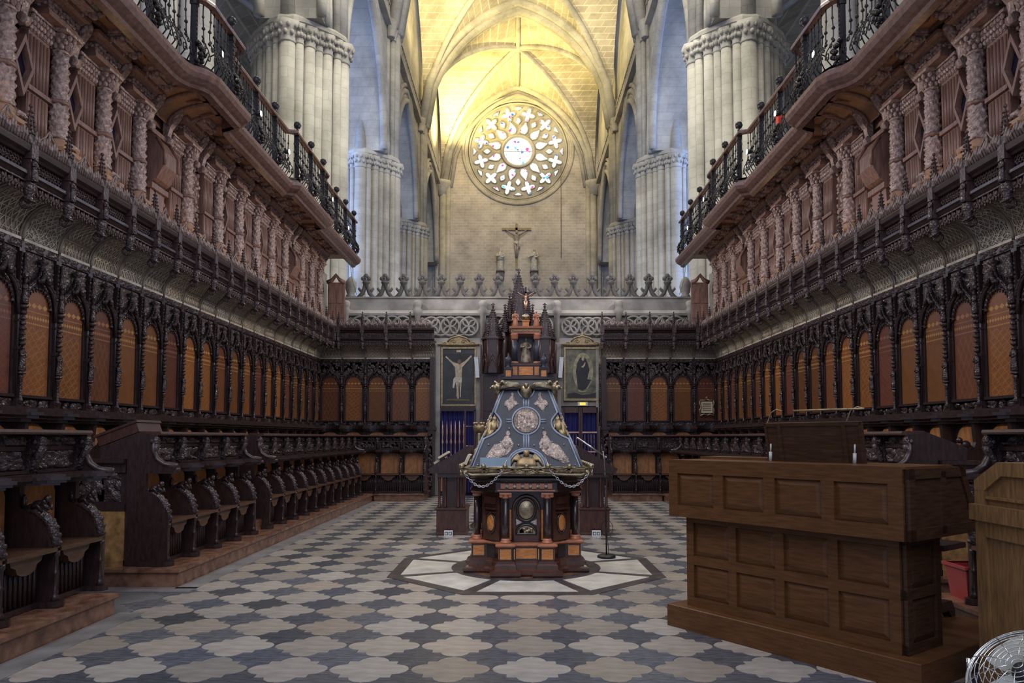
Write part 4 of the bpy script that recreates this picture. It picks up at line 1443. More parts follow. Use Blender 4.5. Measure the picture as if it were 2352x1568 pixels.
def lower_stall(loc, rz, label, k, group, ends=(), scale=None):
    sc_ = scale or (1, 1, 1)
    t = thing('lower_choir_stall', label, 'choir stall', loc, rz, group, (sc_[0], sc_[1], 1.025))
    P = {}
    for nm, me in (('fluted_riser', Lw['riser']), ('seat', Lw['seat']), ('back_panel', Lw['back_panel']), ('ledge', Lw['ledge']), ('frieze_board', Lw['frieze_board']),
                   ('desk_top', Lw['desk_top']), ('desk_back', Lw['desk_back'])):
        P[nm] = obj(nm, me, None, t)
    obj('misericord', Lw['misericord'], None, P['seat'])
    obj('relief_panel', RP[k % 4], None, P['frieze_board'], (0, 0.17, 1.29))
    obj('foliage_relief', RF[k % 3], None, P['frieze_board'], (0, 0.17, 1.44))
    xs = [H] + ([-H] if -1 in ends else [])
    for x in xs:
        a = obj('arm', Lw['arm'], None, t, (x, 0, 0))
        obj('arm_moulding', Lw['arm_moulding'], None, a)
        obj('arm_figure', AF[k % 3], None, a)
        obj('colonnette', Lw['colonnette'], None, a)
        obj('foot', Lw['foot'], None, a)
        obj('volute', Lw['volute'], None, t, (x, 0, 0))
    for e in ends:
        p = obj('end_panel', Lw['end_panel'], None, t, (e * (H + 0.012), 0, 0))
        obj('end_moulding', Lw['end_moulding'], None, p)
    return t


XL = 4.03
for s in (-1, 1):
    sh = 0 if s < 0 else -0.53
    blocks = [('entrance', [6.14 + sh - 0.62 * k for k in range(4)]), ('middle', [7.99 + sh + 0.62 * k for k in range(4)]),
              ('far', [11.10 + sh + 0.62 * k for k in range(10 if s < 0 else 11)])]
    for nm, ys in blocks:
        ys = sorted(ys)
        for k, y in enumerate(ys):
            ends = []
            # local +x is world -y on the far side, +y on the console side
            if k == 0:
                ends.append(-s)
            if k == len(ys) - 1:
                ends.append(s)
            kk = k if nm != 'entrance' else len(ys) - 1 - k
            lab = '%s lower stall %s in the %s block facing %s' % (
                ORD[kk], 'from the side passage' if nm != 'far' else 'from the stair gap', nm, 'away from the organ console row' if s > 0 else 'the organ console')
            lab = '%s lower seat from the %s end of the %s block %s the organ console' % (
                ORD[kk], 'passage' if nm != 'far' else 'stair', nm, 'behind' if s > 0 else 'facing')
            lower_stall((s * XL, y, 0), s * PI / 2, lab, k + (2 if s > 0 else 0), 'lower stalls, %s block, row %s the console' % (nm, 'behind' if s > 0 else 'facing'), ends)
for s in (-1, 1):
    for k in range(3):
        lower_stall((s * (2.53 + 0.575 * k), 18.02, 0), PI, '%s lower seat on the end wall, counted from the %s gate' % (ORD[k], 'double-leaf' if s > 0 else 'open'), k,
                    'lower stalls on the end wall', [-1 if s < 0 else 1] if k == 0 else [], (0.93, 1, 1))

# passage end walls: marble dado with a carved wooden panel above
for s, y in ((-1, 7.64), (1, 7.11)):
    x0, x1 = sorted((s * 5.25, s * 4.06))
    t = thing('passage_dado', 'yellow marble dado with carved dark panel closing the passage %s' % ('behind the organ console' if s > 0 else 'opposite the organ console'), 'wall panel', (0, y, 0))
    obj('marble_face', MB().box(x0, x1, 0, 0.12, 0.18, 0.74).box(x0, x1, -0.015, 0.12, 0.18, 0.24), 'marble_yellow', t)
    fr = obj('panel_frame', MB().box(x0, x1, 0, 0.12, 0.74, 0.82).box(x0, x1, 0.03, 0.12, 0.82, 1.14).box(x0, x1, 0, 0.12, 1.14, 1.24).box(x0, x1, -0.05, 0.12, 1.24, 1.28), 'walnut', t)
    obj('carved_panel', relief(1.0, 0.28, 50, 16, 91, 0.03, 80, 0.02, 0.06).xf(T(s * 4.62, 0.03, 0.98, rz=PI)), 'walnut_carved', fr)
    obj('plinth', MB().box(x0, x1, -0.02, 0.12, 0.0, 0.18), 'marble_red', t)
# closed case resting on the desk
bk = thing('book_case', 'dark red closed wooden case lying on the sloped desk', 'case', (-4.14, 7.9, 1.487))
obj('body', MB().box(-0.22, 0.22, -0.25, 0.25, 0.0, 0.10).xf(T(ry=-0.36)), 'walnut_red', bk)
obj('lid', MB().box(-0.235, 0.235, -0.265, 0.265, 0.10, 0.125).xf(T(ry=-0.36)), 'walnut_red', bk)

# ================================================================== organ cases and their galleries
# local frame of a part: x along the wall, y into the choir, z up; origin on the wall plane
CR = 0.090


def cbump(i, j):
    return 0.26 * (0.5 * sin(i * 1.9 + j * 1.1) + 0.5 * sin(i * 1.1 - j * 1.7))


cl = MB()
prof = []
for k in range(16):
    prof.append((CR * (1.06 - 0.004 * k), 4.72 + 0.35 * k / 15))
cl.lathe(prof, 26, bump=cbump)
prof = [(CR * (0.98 - 0.10 * (k / 22)), 5.11 + 0.49 * k / 22) for k in range(23)]
cl.lathe(prof, 20, bump=cbump)
OC = {}
OC['shaft'] = M_(cl, 'organ_carved')
OC['ring'] = M_(MB().lathe([(CR * 1.02, 5.07), (CR * 1.22, 5.08), (CR * 1.22, 5.105), (CR * 1.0, 5.115)], 18), 'organ_wood')
OC['base'] = M_(MB().lathe([(CR * 1.35, 4.60), (CR * 1.35, 4.64), (CR * 1.12, 4.66), (CR * 1.25, 4.69), (CR * 1.02, 4.72)], 18), 'organ_tan')
cp = MB().lathe([(CR * 0.9, 5.60), (CR * 1.05, 5.615), (CR * 0.9, 5.63), (CR * 0.95, 5.68), (CR * 1.35, 5.78)], 16)
for row, (zz, rr) in enumerate(((5.655, 1.05), (5.705, 1.15), (5.755, 1.4))):
    for q in range(10):
        a = (q + 0.5 * row) * PI / 5
        cp.ball((CR * rr * cos(a), CR * rr * sin(a), zz), (0.028, 0.028, 0.032), 6, 5)
cp.box(-0.15, 0.15, -0.15, 0.15, 5.78, 5.81)
OC['capital'] = M_(cp, 'organ_carved')
OC['pedestal'] = M_(MB().box(-0.16, 0.16, -0.16, 0.15, 4.22, 4.56).box(-0.18, 0.18, -0.16, 0.18, 4.56, 4.60).box(-0.18, 0.18, -0.16, 0.18, 4.22, 4.28), 'organ_tan')
# fluted pilaster
pf = MB().box(-0.17, 0.17, -0.1, 0.0, 4.55, 5.62)
for i in range(6):
    x = -0.14 + 0.056 * i
    pf.tube([(x, 0.0, 5.10), (x, 0.0, 5.58)], 0.022, 6)
    pf.tube([(x, 0.0, 4.62), (x, 0.0, 5.02)], 0.022, 6)
pf.box(-0.185, 0.185, -0.1, 0.035, 5.04, 5.085).box(-0.185, 0.185, -0.1, 0.03, 4.55, 4.61)
OC['pilaster'] = M_(pf, 'organ_wood')
pcap = MB().box(-0.17, 0.17, -0.1, 0.01, 5.62, 5.78).box(-0.21, 0.21, -0.1, 0.06, 5.78, 5.81)
for row in range(3):
    for q in range(7):
        pcap.ball((-0.16 + 0.054 * (q + 0.5 * (row % 2)), 0.015 + 0.012 * row, 5.65 + 0.05 * row), (0.028, 0.028, 0.03), 6, 5)
OC['pilaster_capital'] = M_(pcap, 'organ_carved')
# entablature block breaking forward over column and pilaster
en = MB().box(-0.42, 0.14, -0.35, 0.13, 5.81, 5.86).box(-0.40, 0.12, -0.35, 0.11, 5.86, 5.89)
en.sweep([(0, 5.97), (0.03, 5.98), (0.05, 6.01), (0.09, 6.03), (0.10, 6.06), (0.0, 6.065)], [(0.12, -0.35), (0.12, 0.11), (-0.40, 0.11), (-0.40, -0.35)])
en.box(-0.40, 0.12, -0.35, 0.11, 5.89, 6.065)
OC['entablature'] = M_(en, 'organ_wood')
fo = MB()
r = random.Random(5)
for q in range(34):
    fo.ball((r.uniform(-0.39, 0.11), 0.115, r.uniform(5.895, 5.965)), (r.uniform(0.018, 0.034), 0.022, r.uniform(0.016, 0.028)), 6, 4)
for q in range(14):
    fo.ball((0.125, r.uniform(-0.25, 0.1), r.uniform(5.895, 5.965)), (0.02, 0.028, 0.022), 6, 4)
    fo.ball((-0.405, r.uniform(-0.25, 0.1), r.uniform(5.895, 5.965)), (0.02, 0.028, 0.022), 6, 4)
OC['frieze_foliage'] = M_(fo, 'organ_carved')
cb_ = MB().box(-0.16, 0.16, -0.3, 0.30, 6.065, 6.16)
cb_.sweep([(0, 6.09), (0.03, 6.10), (0.05, 6.13), (0.05, 6.16)], [(0.16, -0.3), (0.16, 0.30), (-0.16, 0.30), (-0.16, -0.3)])
for s in (-1, 1):
    for q in range(5):
        cb_.ball((s * (0.15 + 0.01 * q), 0.14 + 0.045 * q, 6.06 + 0.02 * sin(q * 1.7)), (0.03, 0.034, 0.034), 6, 5)
    cb_.ball((s * 0.17, 0.27, 6.05), (0.04, 0.05, 0.05), 7, 5)
OC['bracket'] = M_(cb_, 'organ_carved')
vl = MB().lathe([(0.02, -0.06), (0.075, -0.06), (0.085, -0.045), (0.085, 0.045), (0.075, 0.06), (0.02, 0.06)], 14, (0, 0.16, 6.02), axis='x')
vl.prism([(0, 5.62), (0.07, 5.63), (0.075, 5.72), (0.10, 5.82), (0.17, 5.90), (0.225, 5.97), (0.20, 6.08), (0, 6.10)], 'x', -0.05, 0.05)
vl.lathe([(0.03, -0.05), (0.05, -0.05), (0.05, 0.05), (0.03, 0.05)], 10, (0, 0.07, 5.66), axis='x')
vl.ball((0.0, 0.245, 6.03), (0.035, 0.03, 0.04))
OC['volute'] = M_(vl, 'organ_carved')
# lozenge frame standing between the columns
dm = MB()
D = [(0, 5.52), (0.15, 5.22), (0, 4.92), (-0.15, 5.22)]
for i in range(4):
    (x0, z0), (x1, z1) = D[i], D[(i + 1) % 4]
    k = 0.74
    zc = 5.22
    P = [(x0, z0), (x1, z1), (x1 * k, zc + (z1 - zc) * k), (x0 * k, zc + (z0 - zc) * k)]
    dm.prism(P, 'y', 0.02, 0.12)
OC['lozenge_frame'] = M_(dm, 'organ_wood')
OC['lozenge_glass'] = M_(MB().prism([(x * 0.74, 5.22 + (z - 5.22) * 0.74) for x, z in D], 'y', 0.03, 0.05), 'glass_dark')
gl = MB()
r = random.Random(9)
for q in range(26):
    zz = 4.75 + 0.95 * q / 26
    gl.ball((0.14 * sin(q * 2.4) * (0.5 + 0.5 * r.random()) + 0.02, 0.02 + 0.03 * r.random(), zz), (r.uniform(0.025, 0.05), 0.035, r.uniform(0.025, 0.045)), 6, 5)
OC['carved_drop'] = M_(gl, 'organ_carved')
OC['soffit_boss'] = M_(MB().lathe([(0.10, 6.19), (0.10, 6.17), (0.085, 6.16), (0.08, 6.12), (0.05, 6.085), (0.0, 6.075)], 14, (0, 0.0, 0)), 'organ_wood')
OC['oval_shell'] = M_(MB().ball((0, 0.06, 4.60), (0.12, 0.10, 0.10), 10, 7).tube([(-0.13, 0.05, 4.66), (-0.06, 0.12, 4.74), (0.06, 0.12, 4.74), (0.13, 0.05, 4.66)], 0.03, 6), 'organ_carved')

COLS = [5.35, 6.22, 7.09, 7.96, 8.82, 9.66, 11.10, 12.25, 13.18, 14.05, 14.93, 15.80, 17.05, 17.85, 18.62]


def gal_path(side, off=0.0):
    """plan of the gallery edge from near to far (x, y)"""
    base, b1, b2 = 0.88, 1.14, 1.03
    P = [(base, 4.8), (base, 9.22), (base + 0.02, 9.34), (base + 0.08, 9.46), (b1 - 0.05, 9.58), (b1, 9.70), (b1, 10.78), (b1 - 0.05, 10.86), (base + 0.03, 10.95), (base, 11.05),
         (base, 13.78), (b2, 13.84), (b2, 16.12), (base, 16.18), (base, 19.75)]
    return [(side * (XW - d - off), y) for d, y in P]


# one railing panel: iron balusters with a swelling foot, between posts
def baluster_mesh(k):
    m = MB()
    sg = 1 if k % 2 else -1
    pts = []
    for i in range(13):
        u = i / 12
        z = 6.45 + 0.84 * u
        belly = 0.10 * math.exp(-((u - 0.18) / 0.16) ** 2)
        pts.append((0.022 * sg * sin(u * 9.0) * (1 - u * 0.5), belly, z))
    m.tube(pts, 0.0085, 5)
    for u, rr in ((0.42, 0.022), (0.62, 0.026), (0.80, 0.018)):
        z = 6.45 + 0.84 * u
        m.lathe([(0.004, z - 0.03), (rr, z - 0.008), (rr * 0.8, z + 0.012), (0.004, z + 0.03)], 6, (0.022 * sg * sin(u * 9.0) * (1 - u * 0.5), 0, 0))
    # scroll at the belly
    sc = []
    for i in range(15):
        a = i * 0.55
        rr = 0.075 * (1 - i / 17)
        sc.append((0.0 + sg * rr * cos(a) * 0.9, 0.085, 6.56 + rr * sin(a)))
    m.tube(sc, 0.0085, 4)
    sc = [(x * 0.8, 0.035, 6.72 + (z - 6.56) * 0.6) for x, y, z in sc]
    m.tube(sc, 0.007, 4)
    m.ball((sg * 0.015, 0.005, 6.84), (0.034, 0.014, 0.02), 6, 4).ball((-sg * 0.012, 0.003, 6.98), (0.032, 0.014, 0.018), 6, 4)
    return M_(m, 'iron')


BAL = [baluster_mesh(k) for k in range(2)]
gp = MB().box(-0.035, 0.035, -0.035, 0.035, 6.42, 7.32)
for q in range(9):
    gp.ball((0, 0.036, 6.75 + 0.06 * q), (0.02, 0.012, 0.024), 6, 4)
gp.box(-0.045, 0.045, -0.045, 0.045, 7.24, 7.32)
GPOST = M_(gp, 'iron')
ga = MB()
for q in range(12):
    a = q / 11
    ga.ball((0.05 * sin(q * 2.1), 0.05 + 0.07 * sin(PI * a), 6.44 + 0.30 * a), (0.045, 0.04, 0.035), 6, 5)
GACA = M_(ga, 'iron')
gf = MB().lathe([(0.02, 7.40), (0.03, 7.43), (0.012, 7.45), (0.05, 7.48), (0.068, 7.53), (0.055, 7.58), (0.012, 7.61)], 10, bump=lambda i, j: 0.12 * ((i + j) % 2))
GFIN = M_(gf, 'iron')

for s in (-1, 1):
    rz = s * PI / 2
    sd = 'behind the organ console' if s > 0 else 'facing the organ console'
    org = thing('organ_case', 'brown carved wooden organ case front above the stalls %s' % sd, 'organ', (s * XW, 12, 4.2))
    org.scale = (1, 1, 1.10)
    # children are placed in world terms relative to the root
    def on(nm, me, mt, y, d=0.0, z=0.0, parent=None, extra=0.0, org=org, s=s, rz=rz):
        if parent is None:
            return obj(nm, me, mt, org, (-s * d, y - 12, z - 4.2), rz + extra)
        return obj(nm, me, mt, parent)
    bw = MB().box(min(s * 0.12, 0), max(s * 0.12, 0), -7, 7.2, 0, 2.0)
    obj('case_wall', bw, 'walnut_red', org)  # darker wood colour stands in for shade in the gaps between columns
    obj('case_plinth', MB().box(min(s * 0.12, -s * 0.16), max(s * 0.12, -s * 0.16), -7, 7.2, -0.18, 0.30), 'organ_tan', org)
    obj('case_cornice', MB().box(min(0, -s * 0.10), max(0, -s * 0.10), -7, 7.2, 1.60, 1.96).box(min(0, -s * 0.2), max(0, -s * 0.2), -7, 7.2, 1.80, 1.88), 'organ_wood', org)
    for k, yc in enumerate(COLS):
        p = on('pedestal', OC['pedestal'], None, yc, 0.20)
        c = on('column', OC['shaft'], None, yc, 0.20)
        for nm in ('base', 'ring', 'capital'):
            obj(nm, OC[nm], None, c)
        pi_ = on('pilaster', OC['pilaster'], None, yc - 0.32, 0.17)
        obj('pilaster_capital', OC['pilaster_capital'], None, pi_)
        # entablature: its long side reaches over the pilaster (towards smaller y)
        e = obj('entablature', OC['entablature'], None, org, (-s * 0.20, yc - 12, -4.2), rz)
        if s < 0:
            e.scale = (-1, 1, 1)
        f = obj('foliage', OC['frieze_foliage'], None, e)
        on('bracket', OC['bracket'], None, yc - 0.10, 0.25)
        nxt = COLS[k + 1] if k + 1 < len(COLS) else yc + 0.8
        gap = nxt - yc
        if gap < 1.0:
            mid = yc + 0.27
            z = on('lozenge_frame', OC['lozenge_frame'], None, mid, 0.10)
            obj('lozenge_glass', OC['lozenge_glass'], None, z)
            on('carved_drop', OC['carved_drop'], None, mid, 0.03)
            on('volute_bracket', OC['volute'], None, mid, 0.12)
            on('soffit_boss', OC['soffit_boss'], None, mid, 0.62)
            on('shell_ornament', OC['oval_shell'], None, mid, 0.10)
        else:
            for dy in (0.28, gap - 0.62):
                on('carved_drop', OC['carved_drop'], None, yc + dy, 0.06)
                on('volute_bracket', OC['volute'], None, yc + dy, 0.14)
            if gap > 1.3 or gap > 1.2:
                # swelling console panel of the wide bays
                pm = MB().prism([(0, 4.6), (0.10, 4.6), (0.12, 4.9), (0.10, 4.98), (0.20, 5.03), (0.30, 5.2), (0.30, 5.38), (0.18, 5.55), (0.10, 5.62), (0.0, 5.65)], 'x', -0.20, 0.20)
                pm.tube([(0.2, 0.31, 5.2), (0.2, 0.31, 5.38), (0.2, 0.19, 5.56)], 0.025, 6).tube([(-0.2, 0.31, 5.2), (-0.2, 0.31, 5.38), (-0.2, 0.19, 5.56)], 0.025, 6)
                pm.box(-0.24, 0.24, 0, 0.16, 4.90, 4.97).box(-0.24, 0.24, 0, 0.14, 5.62, 5.68)
                on('console_panel', pm, 'organ_wood', yc + gap / 2 - 0.12, 0.05)
            else:
                on('pilaster', OC['pilaster'], None, yc + gap * 0.42, 0.08)
    # coved soffit under the bow
    for j in range(3):
        y0, y1 = 9.72 + j * 0.36, 9.72 + j * 0.36 + 0.33
        def sf(u, v, y0=y0, y1=y1, s=s):
            a = v * PI / 2
            return (-s * (0.20 + 0.72 * (1 - cos(a))), y0 + (y1 - y0) * u - 12, 1.66 + 0.30 * sin(a))
        obj('soffit_panel', MB().grid(sf, 2, 8), 'organ_tan', org)
        obj('soffit_rib', MB().tube([(-s * (0.22 + 0.72 * (1 - cos(v * PI / 16))), y1 + 0.015 - 12, 1.65 + 0.30 * sin(v * PI / 16)) for v in range(9)], 0.03, 6), 'organ_wood', org)
    # far end door
    ed = MB().box(-0.42, 0.02, -0.02, 0.06, 4.3, 5.45).box(-0.40, -0.22, -0.04, 0, 4.95, 5.3).box(-0.18, 0.0, -0.04, 0, 4.95, 5.3).box(-0.40, -0.22, -0.04, 0, 4.6, 4.9).box(-0.18, 0.0, -0.04, 0, 4.6, 4.9)
    ed.tube([(-0.44, -0.03, 5.45), (-0.3, -0.05, 5.50), (-0.2, -0.05, 5.62), (-0.1, -0.05, 5.5), (0.03, -0.03, 5.45)], 0.05, 6)
    if s > 0:
        ed.xf(Matrix.Diagonal((-1, 1, 1, 1)))
    ed.xf(T(-s * 0.50 + (0.2 if s < 0 else -0.2), 7.18, -4.2))
    obj('end_door', ed, 'organ_wood', org)

    # ---- gallery
    gal = thing('organ_gallery', 'projecting wooden gallery with moulded bowed cornice above the organ case %s' % sd, 'gallery', (s * XW, 12, 6.1))
    off = Matrix.Translation((-s * XW, -12, -6.1))
    P = gal_path(s, 0.0)
    prof = [(-0.10, 6.10), (-0.02, 6.12), (0.0, 6.16), (0.04, 6.18), (0.10, 6.22), (0.13, 6.28), (0.13, 6.34), (0.08, 6.36), (0.05, 6.40), (0.0, 6.42), (-0.12, 6.42), (-0.12, 6.14)]
    # sweep offsets run to the right of travel (+y): that is +x
    pr_ = [(o if s < 0 else -o, z) for o, z in prof]
    obj('cornice', MB().sweep(pr_, P).xf(off), 'rail_wood', gal)
    poly = [(s * (XW + 0.3), P[0][1])] + P + [(s * (XW + 0.3), P[-1][1])]
    obj('floor_slab', MB().prism(poly, 'z', 6.35, 6.41).xf(off), 'organ_tan', gal)
    sfm = MB()
    for y in [5.0 + 0.44 * k for k in range(33)]:
        x0, x1 = sorted((s * (XW - 0.34), s * (XW - 0.82)))
        sfm.box(x0, x1, y, y + 0.05, 6.30, 6.355)
    sfm.box(min(s * (XW - 0.36), s * (XW - 0.40)), max(s * (XW - 0.36), s * (XW - 0.40)), 5, 19.2, 6.30, 6.355)
    sfm.box(min(s * (XW - 0.76), s * (XW - 0.82)), max(s * (XW - 0.76), s * (XW - 0.82)), 5, 19.2, 6.30, 6.355)
    obj('coffer_ribs', sfm.xf(off), 'organ_wood', gal)

    rail = thing('gallery_railing', 'wooden handrail on scrolled black iron balusters along the gallery %s' % sd, 'railing', (s * XW, 12, 6.42))
    off2 = Matrix.Translation((-s * XW, -12, -6.42))
    Pr = gal_path(s, -0.02)
    hp = [(-0.05, 7.32), (0.05, 7.32), (0.06, 7.35), (0.05, 7.375), (0.0, 7.40), (-0.05, 7.375), (-0.06, 7.35), (-0.05, 7.32)]
    obj('handrail', MB().sweep(hp, Pr).xf(off2), 'rail_wood', rail)
    obj('foot_rail', MB().sweep([(-0.03, 6.42), (0.03, 6.42), (0.03, 6.455), (-0.03, 6.455)], Pr).xf(off2), 'iron', rail)
    # walk along the path placing posts and balusters
    segs = []
    tot = 0
    for a, b in zip(Pr[:-1], Pr[1:]):
        l = (Vector(b) - Vector(a)).length
        segs.append((tot, l, Vector(a), Vector(b)))
        tot += l
    def at(d):
        for t0, l, a, b in segs:
            if d <= t0 + l + 1e-6:
                p = a + (b - a) * ((d - t0) / l)
                dr = (b - a).normalized()
                return p, dr
        return segs[-1][3], (segs[-1][3] - segs[-1][2]).normalized()
    n = int(tot / 0.118)
    for k in range(n + 1):
        p, dr = at(tot * k / n)
        nrm = Vector((-s, 0)) if abs(dr.y) > 0.5 else Vector((0, 1))
        ang = math.atan2(-nrm.x, nrm.y) if abs(dr.y) > 0.5 else rz
        ang = math.atan2(s * 1.0, 0) if True else ang
        loc = (p.x - s * XW, p.y - 12, -6.42)
        if k % 8 == 0:
            po = obj('post', GPOST, None, rail, loc, ang)
            obj('acanthus', GACA, None, po)
            obj('ball_finial', GFIN, None, po)
        else:
            obj('baluster', BAL[k % 2], None, rail, loc, ang)
    # floodlights clipped to the rail
    for k, (y, z) in enumerate(((10.2, 6.95), (11.9, 6.85), (13.4, 6.8), (16.6, 6.95), (18.2, 6.75))):
        px = s * (XW - 0.98 if y < 11 else XW - 0.93)
        nx = ('over the near bow', 'just past the near bow', 'midway along the rail', 'past the far bow', 'near the screen end')[k]
        f = thing('gallery_floodlight', 'small white floodlight clipped %s, gallery railing %s' % (nx, sd), 'lamp', (px, y, z), 0, 'gallery floodlights')
        obj('housing', MB().lathe([(0.02, 0.0), (0.035, 0.02), (0.05, 0.10)], 10, sm=True, axis='x').xf(T(ry=PI if s > 0 else 0)), 'black_metal', f)
        obj('lens', MB().lathe([(0.046, 0.10), (0.046, 0.106)], 10, axis='x').xf(T(ry=PI if s > 0 else 0)), 'lamp_white', f)
        obj('bracket', MB().tube([(0, 0, 0), (s * 0.08, 0, -0.04)], 0.01, 5), 'black_metal', f)
        spot_light('gallery_floodlight_beam', (px - s * 0.13, y, z), (-s * 5.2, y - 1.0 + 0.3 * k, 4.4), 280, (1.0, 0.93, 0.88), 125, 1.0, 0.06)
    # a further floodlight nearer the entrance, aimed at the great lectern
    f = thing('gallery_floodlight', 'white floodlight on the entrance stretch of railing %s' % sd, 'lamp', (s * (XW - 0.93), 6.3, 6.9), 0, 'gallery floodlights')
    obj('housing', MB().lathe([(0.02, 0.0), (0.035, 0.02), (0.05, 0.10)], 10, sm=True, axis='x').xf(T(ry=PI if s > 0 else 0)), 'black_metal', f)
    obj('lens', MB().lathe([(0.046, 0.10), (0.046, 0.106)], 10, axis='x').xf(T(ry=PI if s > 0 else 0)), 'lamp_white', f)
    obj('bracket', MB().tube([(0, 0, 0), (s * 0.08, 0, -0.04)], 0.01, 5), 'black_metal', f)
    spot_light('gallery_floodlight_beam', (s * (XW - 1.08), 6.3, 6.85), (0.1, 8.4, 0.8), 520 if s < 0 else 260, (1.0, 0.90, 0.80), 62, 0.8, 0.06)
    # cord hanging from the gallery end
    tag(obj('green_cord', MB().tube([(s * 4.42, 19.1, 6.2), (s * 4.40, 19.3, 5.7), (s * 4.36, 19.7, 5.36)], 0.007, 5), 'green_cord'),
        'thin green cord hanging from the gallery end %s' % sd, 'cord')
    # lamps hidden behind the cresting that warm the feet of the columns
    for y in (6.6, 8.4, 10.3, 12.2, 14.2, 16.4, 18.4):
        d = bpy.data.lights.new('cresting_lamp', 'POINT')
        d.energy = 3.2
        d.color = (1.0, 0.62, 0.30)
        d.shadow_soft_size = 0.05
        o = bpy.data.objects.new('cresting_lamp', d)
        C.objects.link(o)
        o.location = (s * (XW - 0.38), y, 4.25)
tag(obj('red_box', MB().box(-0.05, 0.05, -0.06, 0.06, 0, 0.16).box(-0.055, 0.055, -0.065, 0.065, 0.15, 0.17).box(-0.03, 0.03, -0.05, 0.05, -0.02, 0), 'red_box', None, (4.42, 12.15, 6.75)),
    'bright red box fixed to the gallery railing behind the organ console', 'box')

# ================================================================== great choir lectern
lec = thing('choir_lectern', 'great revolving choir lectern of dark wood, bronze and silver reliefs on the floor medallion', 'lectern', (LCX, LCY, 0.012), 0, None, (0.94, 0.94, 1))
q = [(-0.33, -0.47), (-0.33, -0.66), (-0.15, -0.66), (-0.15, -0.585), (0.15, -0.585), (0.15, -0.66), (0.33, -0.66), (0.33, -0.47), (0.385, -0.385)]
base = []
for k in range(4):
    ca, sa = round(cos(k * PI / 2)), round(sin(k * PI / 2))
    base += [(x * ca - y * sa, x * sa + y * ca) for x, y in q]
obj('plinth', MB().loft(base, [(0.07, 0.0), (0.085, 0.02), (0.085, 0.05), (0.06, 0.065), (0.03, 0.08), (0.03, 0.12), (0.015, 0.135), (0.015, 0.15), (0.0, 0.16)]), 'ebony_red', lec)
ped = obj('pedestal', MB().loft(base, [(-0.012, 0.16), (-0.012, 0.31)]), 'ebony', lec)
obj('pedestal_ledge', MB().loft(base, [(-0.01, 0.305), (0.015, 0.315), (0.025, 0.325), (0.025, 0.34), (0.0, 0.35)]), 'copper_wood', lec)
for k in range(4):
    ca, sa = round(cos(k * PI / 2)), round(sin(k * PI / 2))
    rot = T(rz=k * PI / 2)
    for x0, x1, y in ((-0.305, -0.175, -0.648), (0.175, 0.305, -0.648), (-0.12, 0.12, -0.573)):
        obj('inlay_panel', MB().box(x0, x1, y - 0.006, y + 0.01, 0.18, 0.29).xf(rot), 'inlay_orange', ped)
    for x in (-0.1385, 0.1385):
        obj('inlay_panel', MB().box(x - 0.006, x + 0.006, -0.64, -0.60, 0.18, 0.29).xf(rot), 'inlay_orange', ped)
    for x in (-0.318, 0.318):
        obj('inlay_panel', MB().box(x - 0.006, x + 0.006, -0.63, -0.50, 0.18, 0.29).xf(rot), 'inlay_orange', ped)
drum = [(x * 0.86, y * 0.86) for x, y in base]
dr_ = obj('drum', MB().loft([(-0.29, -0.50), (0.29, -0.50), (0.50, -0.29), (0.50, 0.29), (0.29, 0.50), (-0.29, 0.50), (-0.50, 0.29), (-0.50, -0.29)], [(0, 0.34), (0, 0.90)]), 'ebony', lec)
ORN = {}
ORN['col'] = M_(MB().lathe([(0.040, 0.395), (0.041, 0.55), (0.036, 0.84)], 14), 'ebony')
ORN['cb'] = M_(MB().lathe([(0.065, 0.35), (0.065, 0.365), (0.05, 0.375), (0.056, 0.385), (0.042, 0.40)], 14), 'copper_wood')
cpm = MB().lathe([(0.036, 0.83), (0.046, 0.84), (0.042, 0.85), (0.06, 0.875)], 12)
cpm.box(-0.07, 0.07, -0.065, 0.065, 0.875, 0.895)
for s in (-1, 1):
    cpm.lathe([(0.005, -0.05), (0.022, -0.05), (0.022, 0.05), (0.005, 0.05)], 10, (s * 0.052, 0, 0.862), axis='y')
ORN['cc'] = M_(cpm, 'copper_wood')
